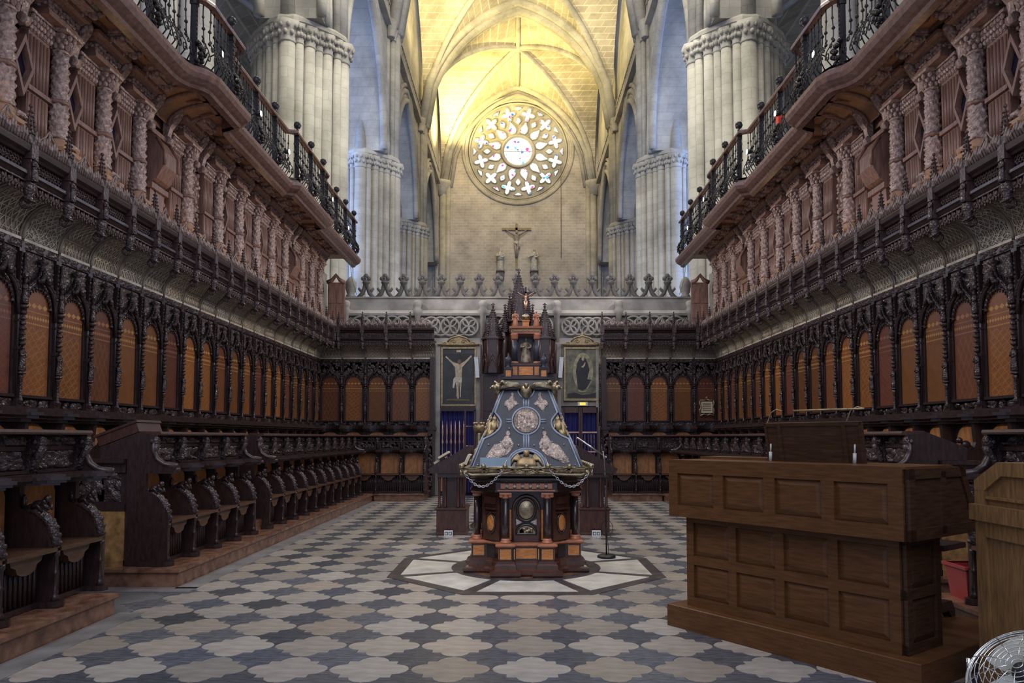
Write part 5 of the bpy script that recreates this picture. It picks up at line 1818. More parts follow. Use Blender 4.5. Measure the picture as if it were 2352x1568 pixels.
for k in range(4):
    ca, sa = round(cos(k * PI / 2)), round(sin(k * PI / 2))
    for x in (-0.24, 0.24):
        y = -0.59
        c = obj('column', ORN['col'], None, lec, (x * ca - y * sa, x * sa + y * ca, 0))
        obj('column_base', ORN['cb'], None, c)
        obj('column_capital', ORN['cc'], None, c, rz=k * PI / 2)
    rot = T(rz=k * PI / 2)
    # central niche with medallion
    nf = MB()
    nf.tube([(-0.155, -0.52, 0.36), (-0.155, -0.52, 0.70)] + [(-0.155 * cos(a * PI / 8), -0.52, 0.70 + 0.155 * sin(a * PI / 8)) for a in range(1, 8)] + [(0.155, -0.52, 0.70), (0.155, -0.52, 0.36)], 0.018, 6)
    for sx in (-1, 1):
        nf.box(sx * 0.135 - 0.008, sx * 0.135 + 0.008, -0.53, -0.5, 0.36, 0.70)
    nf.box(-0.14, 0.14, -0.525, -0.5, 0.355, 0.42)
    nic = obj('niche_frame', nf.xf(rot), 'ebony_red', lec)
    for sx in (-1, 1):
        obj('inlay_strip', MB().box(sx * 0.185 - 0.010, sx * 0.185 + 0.010, -0.512, -0.49, 0.37, 0.70).xf(rot), 'inlay_orange', nic)
    md = MB().lathe([(0.0, -0.536), (0.085, -0.532), (0.095, -0.522), (0.10, -0.50)], 24, (0, 0, 0.70), axis='y', sy=1.12)
    obj('medallion', md.xf(rot), 'brass', nic)
    obj('medallion_ring', MB().tube([(0.105 * cos(a * PI / 12), -0.525, 0.70 + 0.12 * sin(a * PI / 12)) for a in range(24)], 0.014, 6, True).xf(rot), 'ebony', nic)
    ln = MB().prism([(-0.105, 0.44)] + [(0.105 * cos(PI - a * PI / 10), 0.44 + 0.085 * sin(a * PI / 10)) for a in range(1, 10)] + [(0.105, 0.44)], 'y', -0.528, -0.5)
    ln.put(relief(0.16, 0.06, 22, 9, 5, 0.02, 18, 0.01, 0.025).xf(T(0, -0.528, 0.48, rz=PI)), Matrix.Identity(4))
    obj('lunette_relief', ln.xf(rot), 'brass', nic)
    obj('lunette_moulding', MB().tube([(-0.118 * cos(a * PI / 10), -0.525, 0.44 + 0.10 * sin(a * PI / 10)) for a in range(11)], 0.012, 6).xf(rot), 'ebony', nic)
    for sx in (-1, 1):
        obj('spandrel_plate', MB().prism([(sx * 0.12, 0.60), (sx * 0.12, 0.53), (sx * 0.045, 0.565)], 'y', -0.522, -0.5).xf(rot), 'silver', nic)
    # corner medallion on the diagonal bay
    rot2 = T(rz=k * PI / 2 + PI / 4)
    cf = MB().box(-0.14, 0.14, -0.585, -0.54, 0.36, 0.88)
    cm_ = obj('corner_panel', cf.xf(rot2), 'ebony_red', lec)
    obj('corner_moulding', MB().tube([(0.072 * cos(a * PI / 10), -0.59, 0.55 + 0.11 * sin(a * PI / 10)) for a in range(20)], 0.013, 6, True).xf(rot2), 'ebony', cm_)
    obj('corner_medallion', MB().lathe([(0.0, -0.604), (0.055, -0.60), (0.066, -0.585)], 20, (0, 0, 0.55), axis='y', sy=1.5).xf(rot2), 'inlay_orange', cm_)
    obj('corner_shelf', MB().box(-0.11, 0.11, -0.63, -0.56, 0.70, 0.72).box(-0.105, 0.105, -0.62, -0.56, 0.66, 0.675).box(-0.10, 0.10, -0.61, -0.56, 0.76, 0.84).xf(rot2), 'ebony_red', cm_)
ent = obj('entablature', MB().loft([(-0.36, -0.66), (0.36, -0.66), (0.66, -0.36), (0.66, 0.36), (0.36, 0.66), (-0.36, 0.66), (-0.66, 0.36), (-0.66, -0.36)],
                                   [(-0.02, 0.895), (0, 0.90), (0, 0.925), (-0.02, 0.93), (-0.02, 1.00), (0.0, 1.01), (0.03, 1.03), (0.03, 1.05)]), 'ebony', lec)
for k in range(4):
    rot = T(rz=k * PI / 2)
    for i in range(7):
        x = -0.27 + 0.09 * i
        mt_ = MB().box(x - 0.026, x + 0.026, -0.65, -0.63, 0.938, 0.992)
        obj('metope', mt_.xf(rot), 'copper_wood', ent)
        if i < 6:
            obj('rosette', MB().lathe([(0.0, -0.657), (0.018, -0.652), (0.022, -0.645)], 10, (x + 0.045, 0, 0.965), axis='y').xf(rot), 'silver', ent)
    obj('inlay_strip', MB().box(-0.33, 0.33, -0.668, -0.65, 0.912, 0.925).xf(rot), 'copper_wood', ent)
# spreading tray and bronze gallery rim
sq = [(-0.66, -0.66), (0.66, -0.66), (0.66, 0.66), (-0.66, 0.66)]
obj('tray', MB().loft(sq, [(-0.06, 1.045), (-0.01, 1.06), (0.02, 1.075), (0.035, 1.10), (0.05, 1.115), (0.05, 1.13)]), 'ebony', lec)
rim = obj('bronze_rim', MB().sweep([(0.02, 1.09), (0.055, 1.10), (0.075, 1.125), (0.085, 1.15), (0.075, 1.16), (0.03, 1.155)], sq, True), 'brass', lec)
BALLM = M_(MB().ball((0, 0, 0), 0.027, 12, 8), 'brass')
for k in range(4):
    rot = T(rz=k * PI / 2)
    pl_ = MB().tube([(-0.74, -0.745, 1.17), (0.74, -0.745, 1.17)], 0.011, 6)
    obj('bronze_rail', pl_.xf(rot), 'brass', rim)
    for i in range(7):
        x = -0.735 + 0.245 * i
        v = rot @ Vector((x, -0.75, 1.185))
        obj('bronze_ball', BALLM, None, rim, tuple(v))
    orn = MB()
    for i in range(-3, 4):
        for s in (-1, 1):
            if i == 0:
                continue
            sc = [(i * 0.16 + s * (0.055 - 0.004 * j) * cos(j * 0.6), -0.745, 1.128 + (0.026 - 0.002 * j) * sin(j * 0.6)) for j in range(11)]
            orn.tube(sc, 0.007, 4)
    for a in range(9):
        an = PI * (a + 0.5) / 9
        orn.tube([(0, -0.745, 1.10), (0.14 * cos(an), -0.755, 1.105 + 0.05 * sin(an))], [0.012, 0.008], 5)
    for s in (-1, 1):
        orn.tube([(s * 0.12, -0.74, 1.125), (s * 0.35, -0.745, 1.098), (s * 0.62, -0.74, 1.09), (s * 0.71, -0.735, 1.12)], [0.014, 0.012, 0.016, 0.01], 6)
        orn.lathe([(0.0, -0.765), (0.032, -0.76), (0.034, -0.73)], 10, (s * 0.70, 0, 1.115), axis='y')
    orn.ball((0, -0.755, 1.145), (0.05, 0.02, 0.012), 8, 4)
    obj('rim_scrollwork', orn.xf(rot), 'brass', rim)
    # swags of wire between the balls
    sw = MB()
    for i in range(6):
        x = -0.735 + 0.245 * i
        sw.tube([(x + 0.245 * u / 6, -0.755, 1.18 - 0.02 * sin(PI * u / 6)) for u in range(7)], 0.004, 4)
    obj('rim_swag', sw.xf(rot), 'brass', rim)
# four-sided desk
ZB0, ZT0, HB0, HT0 = 1.15, 2.03, 0.635, 0.27
obj('desk_core', MB().loft([(-HB0, -HB0), (HB0, -HB0), (HB0, HB0), (-HB0, HB0)], [(0, 1.14), (0, ZB0)], True).add(
    [(-HB0 + .02, -HB0 + .02, ZB0), (HB0 - .02, -HB0 + .02, ZB0), (HB0 - .02, HB0 - .02, ZB0), (-HB0 + .02, HB0 - .02, ZB0), (-HT0, -HT0, ZT0), (HT0, -HT0, ZT0), (HT0, HT0, ZT0), (-HT0, HT0, ZT0)],
    [(0, 1, 5, 4), (1, 2, 6, 5), (2, 3, 7, 6), (3, 0, 4, 7), (4, 5, 6, 7)]), 'ebony', lec)
SL = sqrt((ZT0 - ZB0) ** 2 + (HB0 - HT0) ** 2)
tilt = math.atan2(HB0 - HT0, ZT0 - ZB0)


def face(k):
    """local (u across, -y outward, v up the slope) to lectern space"""
    return T(rz=k * PI / 2) @ Matrix.Translation((0, -HB0 + 0.015, ZB0)) @ Matrix.Rotation(-tilt, 4, 'X')


def wd(v):
    return HB0 + (HT0 - HB0) * v / SL


for k in range(4):
    Fm = face(k)
    # panel outline: bites at the sides, arched niche at the foot, round bite at the head
    right = [(0.21, 0.0)]
    right += [(wd(0.0) - 0.01, 0.0), (wd(0.34) - 0.01, 0.34)]
    # side bite (concave)
    for i in range(1, 8):
        u = i / 8
        v = 0.34 + 0.30 * u
        right.append((wd(v) - 0.01 - 0.135 * sin(PI * u) ** 0.7, v))
    right += [(wd(0.66) - 0.01, 0.66), (wd(SL) - 0.005, SL)]
    right += [(0.10, SL)] + [(0.10 * cos(a * PI / 12), SL - 0.12 * sin(a * PI / 12)) for a in range(1, 6)]
    arch = [(0.21 * cos(a * PI / 16), 0.20 * sin(a * PI / 16)) for a in range(1, 8)]
    P = right + [(0, SL - 0.12)] + [(-x, v) for x, v in right[::-1]] + [(-x, v) for x, v in arch] + [(0, 0.20)] + arch[::-1]
    dk = obj('desk_panel', MB().prism(P, 'y', -0.03, 0.005).xf(Fm), 'desk_blue', lec)
    ed = MB().tube([(x, -0.032, v) for x, v in P], 0.014, 5, True)
    ed.tube([(0.235 * cos(a * PI / 12), -0.03, 0.225 * sin(a * PI / 12)) for a in range(13)], 0.012, 5)
    ed.tube([(0.165 * cos(a * PI / 14), -0.032, 0.555 + 0.165 * sin(a * PI / 14)) for a in range(28)], 0.013, 6, True)
    for x in (-0.028, 0, 0.028):
        ed.tube([(x, -0.032, 0.225), (x, -0.032, 0.39)], 0.012, 5).tube([(x, -0.032, 0.72), (x, -0.032, SL - 0.13)], 0.012, 5)
    for s in (-1, 1):
        for z in (-0.014, 0.014):
            ed.tube([(s * 0.165, -0.032, 0.555 + z), (s * 0.235, -0.032, 0.555 + z)], 0.012, 5)
    obj('panel_moulding', ed.xf(Fm), 'desk_edge', dk)
    rd = MB().lathe([(0.145, -0.052), (0.15, -0.03)], 28, (0, 0, 0.555), axis='y', sm=False)
    rd.put(MB().lathe([(0.0, -0.052), (0.145, -0.052)], 28, (0, 0, 0.555), axis='y', caps=False), Matrix.Identity(4))
    rd.put(relief(0.20, 0.20, 34, 34, 31 + k, 0.028, 80, 0.01, 0.024).xf(T(0, -0.05, 0.555, rz=PI)), Matrix.Identity(4))
    obj('silver_roundel', rd.xf(Fm), 'silver', dk)
    # reclining figures below, seated ones above
    for s in (-1, 1):
        f = MB()
        f.ball((s * 0.215, -0.05, 0.40), (0.026, 0.024, 0.034))
        f.tube([(s * 0.22, -0.045, 0.37), (s * 0.235, -0.05, 0.30), (s * 0.27, -0.05, 0.24)], [0.026, 0.05, 0.055], 8, flat=1)
        f.tube([(s * 0.27, -0.05, 0.24), (s * 0.34, -0.055, 0.22), (s * 0.40, -0.05, 0.15), (s * 0.47, -0.045, 0.08)], [0.055, 0.06, 0.05, 0.03], 8)
        f.tube([(s * 0.26, -0.05, 0.22), (s * 0.33, -0.05, 0.15), (s * 0.42, -0.045, 0.09)], [0.05, 0.05, 0.025], 8)
        f.tube([(s * 0.20, -0.05, 0.34), (s * 0.165, -0.05, 0.28), (s * 0.175, -0.05, 0.22)], [0.022, 0.02, 0.015], 6)
        for j in range(6):
            f.tube([(s * (0.27 + 0.025 * j), -0.085, 0.25 - 0.015 * j), (s * (0.31 + 0.03 * j), -0.085, 0.17 - 0.018 * j)], [0.010, 0.006], 5)
        f.prism([(s * 0.15, 0.24), (s * 0.22, 0.16), (s * 0.44, 0.05), (s * 0.50, 0.07), (s * 0.38, 0.24), (s * 0.25, 0.32)], 'y', -0.042, -0.03)
        obj('relief_figure', f.xf(Matrix.Translation((0, -0.018, 0)) @ Matrix.Diagonal((1, 0.42, 1, 1))).xf(Fm), 'silver', dk)
        f = MB()
        f.ball((s * 0.165, -0.045, 0.885), (0.02, 0.02, 0.025))
        f.tube([(s * 0.165, -0.042, 0.86), (s * 0.17, -0.045, 0.81), (s * 0.18, -0.045, 0.77)], [0.02, 0.04, 0.045], 8)
        f.tube([(s * 0.20, -0.045, 0.79), (s * 0.235, -0.045, 0.77), (s * 0.25, -0.04, 0.74)], [0.035, 0.03, 0.015], 7)
        f.tube([(s * 0.15, -0.045, 0.79), (s * 0.12, -0.045, 0.76), (s * 0.10, -0.04, 0.765)], [0.03, 0.025, 0.012], 7)
        f.tube([(s * 0.18, -0.045, 0.77), (s * 0.19, -0.045, 0.72), (s * 0.205, -0.04, 0.68)], [0.045, 0.035, 0.012], 7)
        f.prism([(s * 0.09, 0.77), (s * 0.16, 0.72), (s * 0.205, 0.665), (s * 0.225, 0.72), (s * 0.26, 0.77), (s * 0.19, 0.83)], 'y', -0.042, -0.03)
        obj('relief_figure', f.xf(Matrix.Translation((0, -0.018, 0)) @ Matrix.Diagonal((1, 0.42, 1, 1))).xf(Fm), 'silver', dk)
        # gilt cherub in the side bite
        f = MB()
        f.ball((s * 0.43, -0.03, 0.585), 0.028).tube([(s * 0.43, -0.03, 0.57), (s * 0.435, -0.03, 0.50), (s * 0.45, -0.03, 0.44)], [0.02, 0.045, 0.035], 8)
        f.tube([(s * 0.40, -0.03, 0.53), (s * 0.385, -0.035, 0.46)], [0.02, 0.012], 6)
        f.tube([(s * 0.44, -0.02, 0.54), (s * 0.48, -0.01, 0.52), (s * 0.50, -0.01, 0.42), (s * 0.52, -0.01, 0.37)], [0.02, 0.03, 0.025, 0.006], 6)
        f.tube([(s * 0.44, -0.03, 0.46), (s * 0.48, -0.03, 0.40), (s * 0.53, -0.02, 0.36)], [0.03, 0.025, 0.012], 6)
        obj('gilt_cherub', f.xf(Matrix.Translation((-s * 0.035, -0.006, 0.03)) @ Matrix.Diagonal((0.95, 0.55, 0.95, 1))).xf(Fm), 'gilt', dk)
        for (u, v) in ((0.09, 0.26), (0.30, 0.30), (0.47, 0.27), (0.20, 0.46), (0.28, 0.03), (0.56, 0.03)):
            if v == 0.27:
                u = 0.44
            obj('stud', MB().ball((s * u, -0.038, v), (0.011, 0.014, 0.011), 8, 5).xf(Fm), 'steel', dk)
    # winged angel in the arched niche at the foot
    f = MB()
    f.ball((0, -0.06, 0.165), (0.036, 0.036, 0.042), 10, 8)
    f.lathe([(0.03, 0.13), (0.10, 0.09), (0.13, 0.03), (0.12, 0.0)], 12, (0, -0.03, 0), sy=0.5)
    for s in (-1, 1):
        for j in range(5):
            f.tube([(s * 0.05, -0.02, 0.09), (s * (0.10 + 0.012 * j), -0.02, 0.155 - 0.012 * j), (s * (0.17 + 0.008 * j), -0.015, 0.10 - 0.02 * j), (s * (0.19 + 0.01 * j), -0.01, 0.03)], [0.02, 0.022, 0.016, 0.005], 6)
    obj('gilt_angel', f.xf(Fm), 'gilt', lec)
# reading sheet and loose book on the desk
tag(obj('music_sheet', MB().box(-0.50, -0.17, -0.05, -0.044, 0.0, 0.115).xf(Matrix.Translation((LCX, LCY, 0.012)) @ face(0)), 'blue_sheet'),
    'blue-grey sheet propped on the lectern desk under the relief figure', 'sheet')
tag(obj('open_book', MB().box(-0.06, 0.06, -0.14, 0.14, 0, 0.03).box(-0.055, 0.055, -0.13, 0.13, 0.03, 0.036).xf(T(LCX - 0.64, LCY - 0.25, 1.25, ry=-1.15)), 'paper'),
    'yellowed book leaning on the side of the great lectern', 'book')
# head: eagle, urns, shrine
top = obj('head_block', MB().loft([(-0.30, -0.30), (0.30, -0.30), (0.30, 0.30), (-0.30, 0.30)], [(0, 2.02), (0.02, 2.035), (0.02, 2.06), (-0.02, 2.075), (-0.03, 2.14), (-0.01, 2.15), (-0.01, 2.17)]), 'ebony', lec)
for k in range(4):
    rot = T(rz=k * PI / 2)
    ea = MB()
    ea.ball((0, -0.34, 2.01), (0.07, 0.055, 0.085), 10, 8).ball((0, -0.40, 2.075), (0.032, 0.04, 0.032), 8, 6)
    ea.tube([(0, -0.43, 2.075), (0, -0.46, 2.06)], [0.014, 0.004], 5)
    for s in (-1, 1):
        for j in range(9):
            u = j / 8
            ea.tube([(s * (0.05 + 0.02 * u), -0.34, 2.045), (s * (0.10 + 0.05 * u), -0.36, 2.10 - 0.03 * u), (s * (0.22 + 0.10 * u), -0.355, 2.115 - 0.075 * u), (s * (0.27 + 0.10 * u - 0.06 * u * u), -0.34, 2.10 - 0.10 * u)], [0.010, 0.010, 0.008, 0.002], 5)
    obj('bronze_eagle', ea.xf(rot), 'brass', top)
    rot2 = T(rz=k * PI / 2 + PI / 4)
    hh = MB().ball((0, -0.47, 2.06), (0.045, 0.05, 0.045), 8, 6).ball((0.0, -0.52, 2.05), (0.03, 0.035, 0.03), 8, 6)
    for s in (-1, 1):
        hh.tube([(s * 0.02, -0.46, 2.09), (s * 0.07, -0.46, 2.12), (s * 0.09, -0.46, 2.09)], [0.02, 0.018, 0.006], 5)
    obj('corner_head', hh.xf(rot2), 'brass', top)
    rx, ry = 0.215 * (1 if k in (0, 3) else -1), 0.215 * (1 if k in (0, 1) else -1)
    u = obj('urn_pedestal', MB().box(rx - 0.045, rx + 0.045, ry - 0.045, ry + 0.045, 2.17, 2.27).box(rx - 0.055, rx + 0.055, ry - 0.055, ry + 0.055, 2.27, 2.29), 'ebony', top)
    obj('inlay_panel', MB().box(rx - 0.03, rx + 0.03, ry - 0.05, ry - 0.04, 2.185, 2.255), 'inlay_orange', u)
    obj('urn', MB().lathe([(0.03, 2.29), (0.03, 2.30), (0.015, 2.315), (0.036, 2.34), (0.043, 2.375), (0.036, 2.40), (0.01, 2.42), (0.012, 2.44), (0.004, 2.46)], 14, (rx, ry, 0)), 'desk_blue', u)
sh = obj('shrine_base', MB().box(-0.20, 0.20, -0.20, 0.20, 2.17, 2.20).box(-0.175, 0.175, -0.175, 0.175, 2.20, 2.36).box(-0.19, 0.19, -0.19, 0.19, 2.35, 2.38), 'ebony_red', lec)
sh.scale = (1, 1, 0.82)
sh.location.z = 2.17 * 0.18
for x0, x1 in ((-0.16, -0.105), (-0.085, 0.085), (0.105, 0.16)):
    obj('inlay_panel', MB().box(x0, x1, -0.182, -0.17, 2.215, 2.335), 'inlay_orange', sh)
for x in (-0.135, 0.135):
    for y in (-0.135, 0.135):
        c = obj('shrine_column', MB().lathe([(0.036, 2.40), (0.030, 2.72)], 12, (x, y, 0)), 'desk_blue', sh)
        obj('column_base', MB().lathe([(0.045, 2.38), (0.045, 2.40), (0.036, 2.41)], 12, (x, y, 0)), 'copper_wood', c)
        obj('column_capital', MB().lathe([(0.032, 2.72), (0.04, 2.74), (0.045, 2.785), (0.05, 2.80)], 10, (x, y, 0), bump=lambda i, j: 0.12 * (i % 2)), 'copper_wood', c)
obj('shrine_back', MB().box(-0.10, 0.10, 0.10, 0.12, 2.38, 2.80), 'ebony', sh)
sr = obj('shrine_roof', MB().loft([(-0.175, -0.175), (0.175, -0.175), (0.175, 0.175), (-0.175, 0.175)], [(0, 2.80), (0.005, 2.83), (0.0, 2.86), (0.025, 2.875), (0.03, 2.90), (-0.02, 2.91)]), 'copper_wood', sh)
obj('gilt_fringe', MB().tube([(-0.17 + 0.02 * i, -0.18, 2.84 + 0.008 * (i % 2)) for i in range(18)], 0.01, 5), 'gilt', sr)
obj('shrine_figure', statue(0.36, 3).xf(T(0, -0.04, 2.40, rz=PI)), 'polychrome', sh)
for x in (-0.13, 0.13):
    for y in (-0.13, 0.13):
        obj('roof_figure', statue(0.22, int(x * 100 + y * 37), True).xf(T(x, y, 2.91, rz=PI)), 'copper_wood', sr)
pb = obj('globe_pedestal', MB().box(-0.04, 0.04, -0.04, 0.04, 2.91, 3.0).box(-0.05, 0.05, -0.05, 0.05, 3.0, 3.012), 'inlay_orange', sr)
obj('globe', MB().ball((0, 0, 3.065), 0.05, 14, 10), 'brass', pb)
cx_ = obj('crucifix', MB().box(-0.012, 0.012, -0.01, 0.01, 3.1, 3.50).box(-0.13, 0.13, -0.01, 0.01, 3.405, 3.43), 'ebony', sr)
obj('corpus', corpus(0.25).xf(T(0, -0.012, 3.17)), 'copper', cx_)
# chains hanging from the rim
for s in (-1, 1):
    ch = MB()
    n = 19
    for i in range(n):
        u = (i + 0.5) / n
        x = s * (0.71 - 0.44 * u)
        z = 1.115 - 0.155 * sin(PI * u) * (1.1 - 0.2 * u) + 0.02 * u
        y = -0.775 + 0.0 * u
        x2 = s * (0.71 - 0.44 * (u + 0.01))
        z2 = 1.115 - 0.155 * sin(PI * (u + 0.01)) * (1.1 - 0.2 * (u + 0.01)) + 0.02 * (u + 0.01)
        d = Vector((x2 - x, 0, z2 - z)).normalized()
        w = Vector((-d.z, 0, d.x)) if i % 2 else Vector((0, 1, 0))
        P = [tuple(Vector((x, y, z)) + d * (0.021 * cos(a * PI / 4)) + w * (0.0115 * sin(a * PI / 4))) for a in range(8)]
        ch.tube(P, 0.0042, 5, True)
    ch.tube([(s * 0.27, -0.77, 1.12), (s * 0.24, -0.70, 1.22), (s * 0.20, -0.62, 1.32)], 0.005, 5)
    obj('chain', ch, 'steel', lec)

# ================================================================== side reading desks behind the lectern
for s in (-1, 1):
    xc = -1.03 if s < 0 else 1.18
    t = thing('reading_desk', 'low dark wooden reading desk with colonnettes, %s' % ('open books on top, left of no gate' if s < 0 else ''), 'reading desk', (xc, 11.75, 0))
    t['label'] = 'low dark reading desk with colonnettes, %s, behind the great lectern' % ('open music books on its slope' if s < 0 else 'blue folded stand on its slope')
    sg = -s
    obj('base', MB().loft([(-0.23, -0.33), (0.23, -0.33), (0.23, 0.33), (-0.23, 0.33)], [(0.01, 0), (0.01, 0.03), (0, 0.04), (0, 0.38), (0.02, 0.39), (0.02, 0.41), (-0.01, 0.42)]), 'walnut_red', t)
    obj('body', MB().box(-0.15, 0.15, -0.25, 0.25, 0.42, 0.92), 'walnut', t)
    for x in (-0.19, 0.19, -0.10, 0.10):
        obj('colonnette', MB().lathe([(0.03, 0.42), (0.02, 0.44), (0.018, 0.70), (0.022, 0.86), (0.03, 0.89)], 8, (x, -0.28, 0)), 'walnut_red', t)
    obj('entablature', MB().box(-0.22, 0.22, -0.32, 0.32, 0.885, 0.95), 'walnut', t)
    sl = MB().prism([(-0.33, 0.95), (0.30, 0.95), (0.30, 1.36), (0.26, 1.38), (-0.36, 1.02)] if s < 0 else [(-0.30, 0.95), (0.33, 0.95), (0.36, 1.02), (-0.26, 1.38), (-0.30, 1.36)], 'y', -0.34, 0.34)
    obj('sloped_top', sl, 'walnut', t)
    if s < 0:
        for k, (dx, c) in enumerate(((-0.20, 'paper'), (-0.12, 'paper'))):
            bkk = thing('music_book', '%s open music book lying on the low reading desk' % ('thick' if k == 0 else 'thin upper'), 'book', (xc + dx, 11.72 - 0.1 * k, 1.118 + 0.088 * k))
            obj('cover', MB().box(-0.10, 0.10, -0.15, 0.15, 0, 0.012).xf(T(ry=-0.53)), 'walnut_red', bkk)
            obj('pages', MB().box(-0.09, 0.09, -0.14, 0.14, 0.012, 0.045).xf(T(ry=-0.53)), c, bkk)
    else:
        f = thing('folded_stand', 'bright blue-grey folded metal music stand lying on the reading desk', 'music stand', (xc - 0.02, 11.55, 1.40))
        for j in range(3):
            obj('bar', MB().tube([(-0.24, -0.06 * j, 0.10), (0.20, -0.06 * j, -0.20)], 0.014, 6), 'steel', f)
        obj('ledge', MB().tube([(0.20, 0.02, -0.20), (0.20, -0.16, -0.20)], 0.016, 6), 'steel', f)
for s, x in ((-1, -1.06), (1, 1.19)):
    t = thing('floor_socket', 'white twin socket box on the floor beside the %s reading desk' % ('book-laden' if s < 0 else 'empty'), 'socket', (x, 11.30, 0.004), 0, 'floor sockets')
    obj('box', MB().box(-0.065, 0.065, -0.03, 0.03, 0, 0.085), 'white_plastic', t)
    for dx in (-0.03, 0.03):
        so = obj('outlet', MB().box(dx - 0.024, dx + 0.024, -0.034, -0.03, 0.02, 0.066), 'black_plastic', t)
        obj('insert', MB().box(dx - 0.015, dx + 0.015, -0.037, -0.034, 0.028, 0.058), 'white_plastic', so)
ms = thing('microphone_stand', 'slim black microphone stand with round base next to the great lectern', 'microphone stand', (1.10, 9.25, 0.012))
obj('base', MB().lathe([(0.115, 0), (0.115, 0.02), (0.10, 0.032), (0.02, 0.04)], 20), 'black_metal', ms)
obj('pole', MB().tube([(0, 0, 0.03), (-0.01, 0, 0.95)], 0.009, 8).tube([(-0.01, 0, 0.9), (-0.01, 0, 1.06)], 0.014, 8), 'black_metal', ms)
obj('gooseneck', MB().tube([(-0.01, 0, 1.05), (-0.02, 0, 1.2), (-0.035, 0, 1.32)], 0.005, 6), 'steel', ms)
obj('clamp', MB().box(-0.02, 0.02, -0.02, 0.02, 0.32, 0.37), 'black_plastic', ms)
obj('cable', MB().tube([(0.01 + 0.075 * sin(a * 0.5), 0.02, 0.36 + 0.10 * cos(a * 0.5)) for a in range(13)] + [(0.02, 0.02, 0.2), (0.03, 0.0, 0.03)], 0.004, 5), 'black_plastic', ms)
cd = thing('brass_candlestick', 'brass fluted candlestick behind the great lectern', 'candlestick', (-0.66, 12.4, 0))
obj('shaft', MB().lathe([(0.14, 0), (0.14, 0.05), (0.05, 0.12), (0.045, 1.25), (0.06, 1.27), (0.04, 1.3), (0.05, 1.55), (0.04, 1.6)], 12), 'brass', cd)
hd_ = MB().lathe([(0.05, 1.6), (0.09, 1.62), (0.10, 1.68), (0.08, 1.72)], 12)
for a in range(6):
    hd_.ball((0.08 * cos(a * PI / 3), 0.08 * sin(a * PI / 3), 1.74), 0.025, 6, 5)
obj('capital', hd_, 'gilt', cd)

# ================================================================== throne canopy on the end wall
th = thing('bishop_throne', 'tall dark carved gothic throne canopy with three spires on the end wall', 'throne', (0.0, 19.3, 0))
obj('body', MB().box(-0.98, 1.02, -0.05, 0.3, 0, 3.16).box(-1.02, 1.06, -0.09, 0.3, 3.12, 3.18).box(-0.9, 0.94, -0.07, 0, 2.2, 2.22).box(-0.9, 0.94, -0.07, 0, 1.9, 1.92), 'walnut', th)
for x in (-0.95, -0.5, 0.54, 0.99):
    obj('stile', MB().box(x - 0.04, x + 0.04, -0.09, 0, 0, 3.12), 'walnut_red', th)


def spire(cx, cy, z0, z1, r0, n=6, par=th, pre=''):
    m = MB().lathe([(r0, z0), (r0 * 0.97, z0 + 0.03), (r0 * 0.9, z0 + 0.03), (0.012, z1 - 0.12)], n, (cx, cy, 0), sm=False)
    sp = obj('spire', m, 'walnut_carved', par)
    c = MB()
    for a in range(n):
        an = 2 * PI * a / n
        K = int((z1 - z0) / 0.075)
        for k in range(K):
            u = k / K
            rr = (r0 * 0.93) * (1 - u) + 0.015
            c.ball((cx + rr * cos(an), cy + rr * sin(an), z0 + 0.05 + (z1 - z0 - 0.18) * u), (0.024, 0.024, 0.02), 5, 4)
        c.tube([(cx + r0 * 0.93 * cos(an), cy + r0 * 0.93 * sin(an), z0 + 0.04), (cx, cy, z1 - 0.12)], 0.012, 5)
        rr = r0 * 0.9
        for q in range(1, 5):
            f = (q / 5 - 0.5) * 2 * PI / n
            c.tube([(cx + rr * cos(an + f), cy + rr * sin(an + f), z0 + 0.04), (cx + rr * 0.55 * cos(an + f), cy + rr * 0.55 * sin(an + f), z0 + (z1 - z0) * 0.42)], 0.006, 4)
    c.lathe([(0.015, z1 - 0.14), (0.04, z1 - 0.10), (0.015, z1 - 0.07), (0.03, z1 - 0.03), (0.004, z1)], 6, (cx, cy, 0))
    c.box(cx - 0.05, cx + 0.05, cy - 0.012, cy + 0.012, z1 - 0.06, z1 - 0.035)
    obj('crockets', c, 'walnut_carved', sp)


def turret(cx, cy, z0, z1, r0):
    t = obj('turret', MB().lathe([(r0 * 0.8, z0), (r0 * 0.8, z1 - 0.05), (r0, z1 - 0.04), (r0, z1)], 6, (cx, cy, 0), sm=False), 'walnut', th)
    c = MB()
    for a in range(6):
        an = 2 * PI * a / 6
        c.tube([(cx + r0 * 0.85 * cos(an), cy + r0 * 0.85 * sin(an), z0), (cx + r0 * 0.85 * cos(an), cy + r0 * 0.85 * sin(an), z1)], 0.02, 5)
        a0, a1 = an, an + 2 * PI / 6
        p0 = Vector((cx + r0 * 0.86 * cos(a0), cy + r0 * 0.86 * sin(a0), 0))
        p1 = Vector((cx + r0 * 0.86 * cos(a1), cy + r0 * 0.86 * sin(a1), 0))
        for zz, hh in ((z0 + 0.08, 0.30), (z0 + 0.16, 0.34)):
            P = []
            for i in range(9):
                u = i / 8
                P.append(tuple(p0 + (p1 - p0) * u + Vector((0, 0, zz + hh * (1 - abs(2 * u - 1) ** 1.3)))))
            c.tube(P, 0.014, 5)
    obj('gablets', c, 'walnut_red', t)


